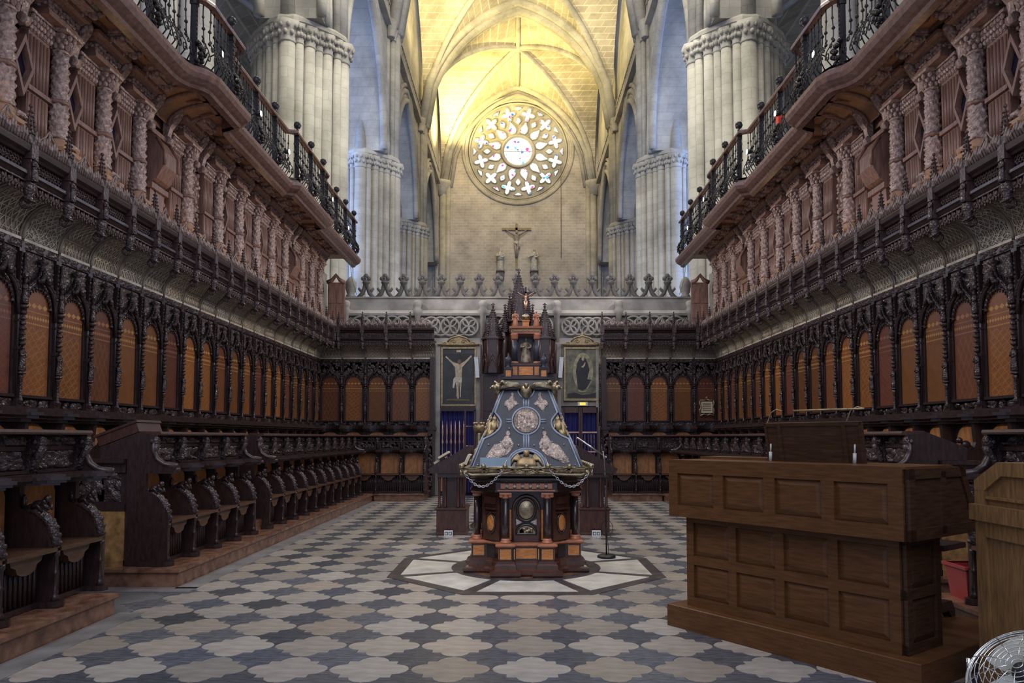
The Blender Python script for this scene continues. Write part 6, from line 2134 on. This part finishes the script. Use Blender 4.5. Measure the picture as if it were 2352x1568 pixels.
turret(-0.66, 19.18 - 19.3, 3.18, 4.10, 0.31)
turret(0.70, 19.18 - 19.3, 3.18, 4.10, 0.31)
turret(0.02, 19.22 - 19.3, 3.18, 4.55, 0.40)
spire(-0.66, -0.12, 4.10, 5.04, 0.27)
spire(0.70, -0.12, 4.10, 5.04, 0.27)
spire(0.02, -0.08, 4.55, 5.96, 0.36)
for x, z in ((-0.34, 4.25), (0.38, 4.25), (-0.22, 4.55), (0.26, 4.55)):
    spire(x, -0.2, z, z + 0.75, 0.10)

# ================================================================== stone bays, paintings and gates beside the throne
for s in (-1, 1):
    xc = s * 1.60
    obj('stone_jamb', MB().box(-2.18 if s < 0 else 2.06, -2.06 if s < 0 else 2.18, 19.42, 19.64, 0, 4.0).box(-1.12 if s < 0 else 1.02, -1.0 if s < 0 else 1.14, 19.42, 19.64, 0, 4.0).box(min(s * 2.1, s * 1.1), max(s * 2.1, s * 1.1), 19.5, 19.64, 2.34, 4.0), 'stone_parapet', scr)


def disc_pts(cx, cz, rx, rz, n=16):
    return [(cx + rx * cos(2 * PI * i / n), cz + rz * sin(2 * PI * i / n)) for i in range(n)]


def painting(nm, lab, xc, zc, w, h, fr_mat, ground):
    t = thing(nm, lab, 'painting', (xc, 19.44, zc - h / 2))
    obj('canvas', MB().box(-w / 2, w / 2, 0.0, 0.03, 0, h), ground, t)
    f = MB()
    f.sweep([(0, -0.03), (0.05, -0.03), (0.06, 0.0), (0.05, 0.03), (0.0, 0.03)], [(-w / 2, 0), (w / 2, 0), (w / 2, h), (-w / 2, h)], True)
    f.V = [(x, z, y) for x, y, z in f.V]
    obj('frame', f, fr_mat, t)
    return t


PL = painting('crucifixion_painting', 'tall dark painting of a crucified figure in a thin gilt frame', -1.575, 3.12, 0.84, 1.47, 'gilt', 'canvas_dark')
yv = -0.004


def flat(par, nm, P, mt, lift=0.0):
    obj(nm, MB().prism(P, 'y', yv - lift - 0.003, yv - lift), mt, par)


flat(PL, 'painted_cross', [(-0.035, 0.12), (0.035, 0.12), (0.035, 1.12), (0.40, 1.28), (0.40, 1.34), (-0.40, 1.34), (-0.40, 1.28), (-0.035, 1.12)], 'paint_black')
flat(PL, 'painted_body', [(-0.33, 1.28), (-0.355, 1.25), (-0.18, 1.08), (-0.10, 0.98), (-0.085, 0.80), (-0.09, 0.70), (-0.09, 0.62), (-0.05, 0.40), (-0.055, 0.22), (-0.03, 0.15), (0.01, 0.15), (0.0, 0.40), (0.01, 0.60), (0.03, 0.42), (0.03, 0.20), (0.06, 0.17), (0.07, 0.45), (0.085, 0.62), (0.08, 0.80), (0.095, 0.98), (0.20, 1.10), (0.355, 1.27), (0.33, 1.30), (0.16, 1.14), (0.06, 1.08), (-0.04, 1.08), (-0.16, 1.12)], 'paint_flesh', 0.004)
flat(PL, 'painted_head', disc_pts(0.02, 1.12, 0.05, 0.065), 'paint_brown', 0.008)
flat(PL, 'painted_cloth', [(-0.10, 0.72), (0.09, 0.70), (0.085, 0.58), (-0.08, 0.60), (-0.12, 0.42), (-0.16, 0.44), (-0.14, 0.66)], 'paint_white', 0.008)
flat(PL, 'painted_scroll', [(-0.06, 1.38), (0.06, 1.38), (0.06, 1.44), (-0.06, 1.44)], 'paint_flesh', 0.004)
flat(PL, 'painted_ground', [(-0.34, 0.10), (0.30, 0.09), (0.26, 0.13), (-0.28, 0.145)], 'paint_brown', 0.002)
PR = painting('madonna_painting', 'tall painting of a dark-robed standing woman on glowing clouds in a beaded gilt frame', 1.70, 3.19, 0.88, 1.32, 'gilt', 'canvas_cloud')
flat(PR, 'painted_glow', disc_pts(0.02, 0.72, 0.27, 0.50, 20), 'paint_glow')
flat(PR, 'painted_robe', [(0.02, 1.12), (-0.07, 1.08), (-0.14, 0.92), (-0.17, 0.72), (-0.14, 0.50), (-0.12, 0.28), (0.0, 0.22), (0.10, 0.26), (0.24, 0.50), (0.13, 0.52), (0.19, 0.76), (0.15, 0.92), (0.10, 1.06)], 'paint_black', 0.004)
flat(PR, 'painted_face', disc_pts(0.02, 1.06, 0.035, 0.055), 'paint_flesh', 0.008)
flat(PR, 'painted_hands', [(-0.04, 0.84), (0.02, 0.88), (0.07, 0.97), (0.09, 0.96), (0.07, 0.88), (0.03, 0.82)], 'paint_flesh', 0.008)
flat(PR, 'painted_crescent', [(-0.13, 0.24), (-0.10, 0.19), (0.0, 0.16), (0.10, 0.18), (0.15, 0.23), (0.06, 0.21), (-0.04, 0.21)], 'paint_glow', 0.008)
flat(PR, 'painted_shadow', [(-0.40, 0.03), (0.40, 0.03), (0.40, 0.18), (0.2, 0.12), (0.0, 0.10), (-0.2, 0.16), (-0.40, 0.13)], 'paint_black', 0.004)
for s, zc, w in ((-1, 3.93, 1.10), (1, 3.93, 1.10)):
    xc = -1.575 if s < 0 else 1.70
    t = thing('gilt_pediment', 'gilded scrolled pediment above the %s painting' % ('crucifixion' if s < 0 else 'robed woman'), 'pediment', (xc, 19.40, zc))
    hw = w / 2
    obj('board', MB().prism([(-hw, 0), (hw, 0), (hw, 0.06), (0.30, 0.10), (0.20, 0.20), (0, 0.26), (-0.20, 0.20), (-0.30, 0.10), (-hw, 0.06)], 'y', 0, 0.06), 'gilt', t)
    sc = MB().tube([(-hw, -0.02, 0.03), (hw, -0.02, 0.03)], 0.02, 6).tube([(-0.30, -0.01, 0.11), (-0.20, -0.01, 0.21), (0, -0.01, 0.265), (0.20, -0.01, 0.21), (0.30, -0.01, 0.11)], 0.022, 6)
    for q in (-1, 1):
        sc.tube([(q * (0.13 + 0.075 * (1 - j / 14) * cos(j * 0.6)), -0.01, 0.12 + 0.06 * (1 - j / 14) * sin(j * 0.6)) for j in range(13)], 0.014, 5)
        sc.tube([(q * (0.36 + 0.06 * (1 - j / 12) * cos(j * 0.6)), -0.01, 0.07 + 0.04 * (1 - j / 12) * sin(j * 0.6)) for j in range(11)], 0.012, 5)
    obj('scrollwork', sc, 'gilt', t)
    if s > 0:
        obj('finial', MB().lathe([(0.03, 0.26), (0.05, 0.30), (0.02, 0.34), (0.005, 0.38)], 8, (0, 0.02, 0)), 'gilt', t)
# gates: blue curtain behind metal bars
for s in (-1, 1):
    xc = s * 1.60 + 0.03
    cu_ = MB().grid(lambda u, v: (-0.46 + 0.92 * u, 0.02 * sin(u * 46), 0.06 + 1.98 * v), 60, 2)
    cu_.put(MB().grid(lambda u, v: (-0.46 + 0.92 * u, 0.012 + 0.02 * sin(u * 46), 0.06 + 1.98 * v), 60, 2), Matrix.Identity(4))
    tag(obj('blue_curtain', cu_, 'blue_cloth', None, (xc, 19.36, 0), 0, (1, 1, 1.12)), 'deep blue curtain hanging behind the %s' % ('double-leaf barred gate' if s > 0 else 'gate of spear-shaped balusters'), 'curtain')
    if s < 0:
        g = thing('spear_gate', 'half-open choir gate of turned spear-shaped balusters over blue curtain', 'gate', (xc, 19.22, 0), 0, None, (1, 1, 1.12))
        for i in range(6):
            x = -0.40 + 0.11 * i
            obj('spear_baluster', MB().lathe([(0.014, 0.5), (0.014, 0.85), (0.03, 0.88), (0.014, 0.92), (0.012, 1.18), (0.035, 1.24), (0.014, 1.30), (0.02, 1.38), (0.03, 1.46), (0.02, 1.55), (0.004, 1.74)], 8, (x, 0, 0)), 'copper', g)
        obj('base_panel', MB().box(-0.46, 0.22, -0.02, 0.02, 0.1, 0.52), 'copper_wood', g)
        obj('top_rail', MB().box(-0.46, 0.46, -0.03, 0.03, 1.96, 2.08), 'walnut', g)
        lf = obj('open_leaf', MB().box(0.20, 0.24, -0.45, -0.41, 0.05, 1.98).box(0.42, 0.46, -0.03, 0.01, 0.05, 1.98), 'walnut_red', g)
        for z in (0.8, 1.15, 1.6):
            obj('leaf_rail', MB().tube([(0.22, -0.43, z), (0.44, -0.01, z)], 0.012, 6), 'copper', lf)
    else:
        g = thing('double_gate', 'closed double-leaf choir gate with glazed copper-barred panels over blue curtain', 'gate', (xc, 19.22, 0), 0, None, (1, 1, 1.12))
        for c in (-0.235, 0.235):
            lf = obj('leaf', MB().box(c - 0.23, c - 0.185, -0.02, 0.02, 0.05, 2.05).box(c + 0.185, c + 0.23, -0.02, 0.02, 0.05, 2.05).box(c - 0.2, c + 0.2, -0.02, 0.02, 0.05, 0.5).box(c - 0.2, c + 0.2, -0.02, 0.02, 1.92, 2.05), 'walnut_red', g)
            for z in (0.55, 1.0, 1.45):
                obj('crossbar', MB().box(c - 0.19, c + 0.19, -0.028, 0.0, z, z + 0.03), 'copper', lf)
            for x in (-0.12, -0.04, 0.04, 0.12):
                obj('spindle', MB().lathe([(0.006, 0.5), (0.006, 0.75), (0.012, 0.8), (0.006, 0.85), (0.006, 1.2), (0.012, 1.25), (0.006, 1.3), (0.006, 1.42)], 6, (c + x, 0, 0)), 'copper', lf)
es = thing('exit_sign', 'small orange lit exit sign under the painting of the robed woman', 'sign', (1.70, 19.34, 2.34))
obj('housing', MB().box(-0.13, 0.13, 0.0, 0.05, 0, 0.10), 'white_plastic', es)
obj('lit_face', MB().box(-0.075, 0.075, -0.008, 0.0, 0.02, 0.08), 'sign_orange', es)
for s in (-1, 1):
    x = -1.06 if s < 0 else 1.10
    tag(obj('wall_speaker', MB().box(-0.05, 0.05, -0.06, 0.06, 0, 0.52).box(-0.055, 0.055, -0.065, 0.065, -0.01, 0.01).box(-0.055, 0.055, -0.065, 0.065, 0.51, 0.53).xf(T(x, 19.25, 3.08, ry=0.08 * s)), 'white_plastic'),
        'slim pale column loudspeaker beside the %s painting' % ('crucifixion' if s < 0 else 'robed woman'), 'loudspeaker')
for s in (-1, 1):
    for x in (s * 2.24,):
        t = thing('carved_stall_jamb', 'tall carved dark jamb closing the end-wall stalls beside the %s' % ('spear-baluster gate' if s < 0 else 'double-leaf gate'), 'jamb', (x, 19.0, 0))
        obj('post', MB().box(-0.06, 0.06, -0.3, 0.45, 0, 1.75).box(-0.09, 0.09, -0.33, 0.45, 1.70, 1.78).box(-0.06, 0.06, 0.1, 0.45, 1.78, 3.6), 'walnut', t)
        obj('carving', relief(0.12, 1.4, 10, 60, 15, 0.05, 60, 0.02, 0.05).xf(T(0, -0.3, 0.9, rz=PI)), 'walnut_carved', t)
pq = thing('stall_plaque', 'ornate pale gilt plaque with lettering on the corner stall panel', 'plaque', (4.97, 19.36, 2.15))
obj('plate', MB().box(-0.15, 0.15, 0, 0.03, 0, 0.30), 'paper', pq)
orn = MB()
for sx in (-1, 1):
    orn.tube([(sx * 0.17, -0.005, -0.05), (sx * 0.19, -0.01, 0.08), (sx * 0.15, -0.01, 0.16), (sx * 0.19, -0.01, 0.25), (sx * 0.17, -0.01, 0.34)], 0.022, 6)
    orn.tube([(0, -0.01, 0.36), (sx * 0.08, -0.01, 0.33), (sx * 0.17, -0.01, 0.34)], 0.022, 6)
    orn.tube([(0, -0.01, -0.06), (sx * 0.08, -0.01, -0.03), (sx * 0.19, -0.01, -0.07)], 0.022, 6)
orn.ball((0, -0.01, 0.40), (0.03, 0.02, 0.04))
obj('scroll_border', orn, 'gilt', pq)
for j in range(4):
    obj('lettering', MB().box(-0.11, 0.11, -0.004, 0.0, 0.06 + 0.055 * j, 0.085 + 0.055 * j), 'paint_brown', pq)

# ================================================================== organ console
ux, uy = 0.585, -0.811
ang = math.atan2(uy, ux)
con = thing('organ_console', 'brown panelled wooden organ console with raised music rest on a low platform', 'organ console', (1.197, 5.98, 0), ang)
# local: x along the front (left to right as seen), y away from the viewer
obj('platform', MB().loft([(0, 0), (1.98, 0), (1.98, 1.45), (0, 1.45)], [(0, 0), (0, 0.17), (-0.006, 0.176)]), 'console_wood', con)


def framed(par, nm, x0, x1, z0, z1, cols, rows, y, mt='console_wood', st=0.07):
    """frame and raised fields on the plane y (facing -y)"""
    f = MB()
    cw, rh = (x1 - x0 - st) / cols, (z1 - z0 - st) / rows
    for i in range(cols + 1):
        f.box(x0 + cw * i, x0 + cw * i + st, y - 0.022, y + 0.01, z0, z1)
    for j in range(rows + 1):
        f.box(x0, x1, y - 0.0215, y + 0.01, z0 + rh * j, z0 + rh * j + st)
    fr = obj('frame', f, mt, par)
    for i in range(cols):
        for j in range(rows):
            a, b = x0 + cw * i + st + 0.004, x0 + cw * (i + 1) - 0.004
            c, d = z0 + rh * j + st + 0.004, z0 + rh * (j + 1) - 0.004
            m = MB()
            e = 0.035
            V = [(a, y - 0.002, c), (b, y - 0.002, c), (b, y - 0.002, d), (a, y - 0.002, d), (a + e, y - 0.014, c + e), (b - e, y - 0.014, c + e), (b - e, y - 0.014, d - e), (a + e, y - 0.014, d - e)]
            m.add(V, [(0, 1, 5, 4), (1, 2, 6, 5), (2, 3, 7, 6), (3, 0, 4, 7), (4, 5, 6, 7), (3, 2, 1, 0)])
            obj(nm, m, mt, fr)


lower = obj('lower_case', MB().box(0.14, 1.83, 0.10, 0.53, 0.176, 0.90), 'console_wood', con)
framed(lower, 'panel', 0.14, 1.83, 0.176, 0.90, 4, 2, 0.10)
side = obj('lower_side', MB().box(0, 0.43, -0.01, 0.0, 0.176, 0.90), 'console_dark', lower, (1.83, 0.10, 0), PI / 2)
framed(side, 'panel', 0.0, 0.43, 0.176, 0.90, 1, 2, -0.01, 'console_dark', 0.06)
upper = obj('upper_case', MB().prism([(0.0, 0.88), (0.95, 0.88), (0.72, 1.31), (0.0, 1.31)], 'x', 0.05, 1.91), 'console_wood', con)
framed(upper, 'panel', 0.05, 1.91, 0.88, 1.31, 4, 1, 0.0, st=0.09)
us = obj('upper_side', MB().prism([(0.0, 0.88), (0.95, 0.88), (0.72, 1.31), (0.0, 1.31)], 'y', -0.016, 0.0), 'console_dark', upper, (1.912, 0.0, 0), PI / 2)
fs = MB().box(0, 0.07, -0.03, 0, 0.88, 1.31).box(0, 0.9, -0.03, 0, 0.88, 0.95).box(0, 0.74, -0.03, 0, 1.25, 1.31).box(0.40, 0.46, -0.03, 0, 0.9, 1.29)
fs.prism([(0.88, 0.88), (0.95, 0.88), (0.72, 1.31), (0.65, 1.31)], 'y', -0.03, 0.0)
obj('side_frame', fs, 'console_dark', us)
obj('top_board', MB().box(0.04, 1.92, -0.015, 0.60, 1.31, 1.325), 'console_wood', con)
obj('keyboard_lid', MB().box(0.06, 0.9, 0.35, 0.62, 1.325, 1.345), 'console_wood', con)
mr_ = MB().box(-0.38, 0.38, -0.012, 0.012, 0, 0.29)
mrM = T(1.10, 0.36, 1.325, rx=0.16)
rest = obj('music_rest', mr_.xf(mrM), 'console_dark', con)
obj('rest_frame', MB().box(-0.38, 0.38, -0.02, -0.012, 0.265, 0.29).box(-0.38, -0.36, -0.02, -0.012, 0, 0.29).box(0.36, 0.38, -0.02, -0.012, 0, 0.29).box(-0.27, -0.24, -0.022, -0.012, 0, 0.29).box(0.24, 0.27, -0.022, -0.012, 0, 0.29).xf(mrM), 'console_dark', rest)
for x in (-0.33, 0.33):
    obj('rest_strut', MB().tube([(x, -0.06, 0.0), (x, -0.055, 0.07)], 0.012, 8).tube([(x, -0.055, 0.07), (x, -0.05, 0.13)], 0.006, 8).xf(T(1.10, 0.36, 1.325)), 'grey_plastic', rest)
obj('rest_lamp', MB().tube([(-0.28, 0.03, 0.38), (0.28, 0.03, 0.38)], 0.008, 8).xf(T(1.10, 0.50, 1.325)), 'gilt', rest)
for x in (-0.46, 0.20):
    obj('lamp_arm', MB().tube([(x - 0.02, 0.03, 0.0), (x - 0.05, 0.03, 0.15), (x - 0.06, 0.03, 0.28), (x - 0.02, 0.03, 0.37), (x + 0.03, 0.03, 0.395), (x + 0.08, 0.03, 0.38)], 0.005, 6).xf(T(1.10, 0.50, 1.325)), 'gilt', rest)
bn = thing('organ_bench', 'dark wooden organ bench with bracket feet on the console platform', 'bench', tuple(con.matrix_basis @ Vector((0.90, 1.22, 0.176))), ang)
obj('seat', MB().box(-0.6, 0.75, -0.17, 0.17, 0.52, 0.56), 'walnut', bn)
for x in (-0.45, 0.62):
    lg_ = obj('leg', MB().tube([(x, -0.05, 0.12), (x, -0.10, 0.3), (x, 0.02, 0.52)], 0.03, 6), 'walnut', bn)
    obj('foot', MB().prism([(-0.20, 0), (-0.14, 0), (-0.10, 0.05), (0.10, 0.05), (0.14, 0), (0.20, 0), (0.20, 0.05), (0.15, 0.12), (-0.15, 0.12), (-0.20, 0.05)], 'x', x - 0.03, x + 0.03), 'walnut', lg_)
# ================================================================== oak lectern, bin, fan
ok = thing('oak_lectern', 'honey-coloured oak lectern with chamfered top beside the metal fan', 'lectern', (2.66, 4.28, 0), -PI / 2)
# local x runs towards the camera along the face, y away from the viewer side (to +x world)
out = [(0, 0.0), (0.95, 0.0), (0.95, 1.25), (0.80, 1.36), (0.24, 1.36), (0.0, 1.255)]
out = [(0, 0.0), (0.95, 0.0), (0.95, 1.255), (0.74, 1.365), (0.21, 1.365), (0.0, 1.255)]
obj('body', MB().prism(out, 'y', 0.0, 0.42), 'oak', ok)
fm = MB().box(0, 0.09, -0.02, 0, 0, 1.06).box(0.86, 0.95, -0.02, 0, 0, 1.06).box(0.0, 0.95, -0.0195, 0, 0.0, 0.10).box(0, 0.95, -0.0195, 0, 0.94, 1.06)
fm.box(0, 0.09, -0.02, 0, 1.12, 1.25).box(0.86, 0.95, -0.02, 0, 1.12, 1.25)
fm.prism([(0, 1.20), (0.09, 1.20), (0.24, 1.29), (0.71, 1.29), (0.86, 1.20), (0.95, 1.20), (0.95, 1.255), (0.74, 1.365), (0.21, 1.365), (0, 1.255)], 'y', -0.021, 0)
obj('frame', fm, 'oak', ok)
obj('shelf_band', MB().box(-0.025, 0.975, -0.04, 0.44, 1.03, 1.12), 'oak', ok)
obj('inner_ledge', MB().box(0.09, 0.86, -0.018, 0, 1.155, 1.17), 'oak', ok)
obj('metal_plate', MB().box(0.05, 0.95, 0.42, 0.44, 1.10, 1.42).box(0.0, 0.06, 0.435, 0.55, 1.1, 1.42), 'grey_metal', ok)
obj('plate_screw', MB().lathe([(0.015, 0.412), (0.015, 0.42)], 10, (0.11, 0, 1.385), axis='y'), 'steel', ok)
rb = thing('red_bin', 'red plastic tub standing on the marble step behind the organ console', 'bin', (3.84, 6.35, 0.0))
rb.location = (3.73, 6.14, 0.18)
rb.scale = (0.85, 0.85, 0.95)
obj('tub', MB().loft([(-0.11, -0.14), (0.11, -0.14), (0.11, 0.14), (-0.11, 0.14)], [(0, 0), (0.035, 0.28), (0.03, 0.28), (-0.006, 0.02)]), 'red_plastic', rb)
obj('rim', MB().sweep([(0.03, 0.27), (0.055, 0.27), (0.055, 0.295), (0.03, 0.295)], [(-0.11, -0.14), (0.11, -0.14), (0.11, 0.14), (-0.11, 0.14)], True), 'red_plastic', rb)
FC = Vector((2.38, 3.52, 0.39))
fan = thing('floor_fan', 'chrome wire-caged floor fan with pale blades', 'fan', (FC.x, FC.y, 0))
FM = Matrix.Translation((0, 0, FC.z)) @ Matrix.Rotation(math.radians(-68), 4, 'Z') @ Matrix.Rotation(math.radians(-48), 4, 'X')
# local fan axis -y
def ring(r_, y, w_=0.003):
    return MB().tube([(r_ * cos(a * PI / 24), y, r_ * sin(a * PI / 24)) for a in range(48)], w_, 5, True)
cg = MB()
for sg, nmm in ((-1, 'front_guard'), (1, 'rear_guard')):
    cg = MB()
    for k in range(1, 11):
        rr = 0.025 * k
        y = sg * (0.075 - 0.060 * (k / 10.0) ** 3)
        cg.put(ring(rr, y, 0.0022), Matrix.Identity(4))
    for k in range(10):
        a = k * PI / 5
        cg.tube([(0.25 * (j / 6) * cos(a), sg * (0.078 - 0.060 * (j / 6) ** 3), 0.25 * (j / 6) * sin(a)) for j in range(1, 7)], 0.0026, 5)
    obj(nmm, cg.xf(FM), 'chrome', fan)
obj('guard_rim', MB().tube([(0.255 * cos(a * PI / 24), 0, 0.255 * sin(a * PI / 24)) for a in range(48)], 0.009, 6, True).xf(FM), 'chrome', fan)
for k in range(3):
    a0 = k * 2 * PI / 3 + 0.4
    bl = MB()
    def bf(u, v, a0=a0):
        rr = 0.04 + 0.175 * u
        an = a0 + (v - 0.5) * (1.5 - 0.5 * u)
        return (rr * cos(an), (v - 0.5) * 0.05, rr * sin(an))
    bl.grid(bf, 6, 6)
    bl.put(MB().grid(lambda u, v, bf=bf: (bf(u, v)[0], bf(u, v)[1] + 0.004, bf(u, v)[2]), 6, 6), Matrix.Identity(4))
    obj('blade', bl.xf(FM), 'grey_plastic', fan)
obj('hub', MB().lathe([(0.0, -0.05), (0.035, -0.045), (0.05, -0.02), (0.05, 0.02)], 16, axis='y').xf(FM), 'black_plastic', fan)
obj('motor', MB().lathe([(0.06, 0.03), (0.065, 0.06), (0.065, 0.16), (0.05, 0.18)], 16, axis='y').xf(FM), 'black_plastic', fan)
ax = FM.to_3x3() @ Vector((1, 0, 0))
st_ = MB()
e1, e2 = Vector((0, 0, FC.z)) + ax * 0.28, Vector((0, 0, FC.z)) - ax * 0.28
st_.tube([tuple(e1), (e1.x, e1.y, e1.z - 0.12), (e1.x * 1.0, e1.y, 0.03), (e1.x * 0.8 + 0.15, e1.y * 0.8 - 0.1, 0.014), (e2.x * 0.8 + 0.15, e2.y * 0.8 - 0.1, 0.014), (e2.x, e2.y, 0.03), (e2.x, e2.y, e2.z - 0.12), tuple(e2)], 0.012, 8)
obj('stand', st_.xf(Matrix.Identity(4)), 'chrome', fan)
pw = thing('power_plug', 'pale power plug and curled cable on the floor beside the fan', 'plug', (2.02, 3.62, 0.004))
obj('plug', MB().box(-0.03, 0.03, -0.03, 0.03, 0, 0.09).lathe([(0.018, 0.09), (0.014, 0.14)], 8), 'white_plastic', pw)
obj('cable', MB().tube([(0, 0, 0.13), (0.03, 0, 0.17), (0.09, 0, 0.16), (0.12, 0, 0.08), (0.12, 0.0, 0.01), (0.3, -0.1, 0.008)], 0.01, 6), 'grey_plastic', pw)
bpy.context.view_layer.update()
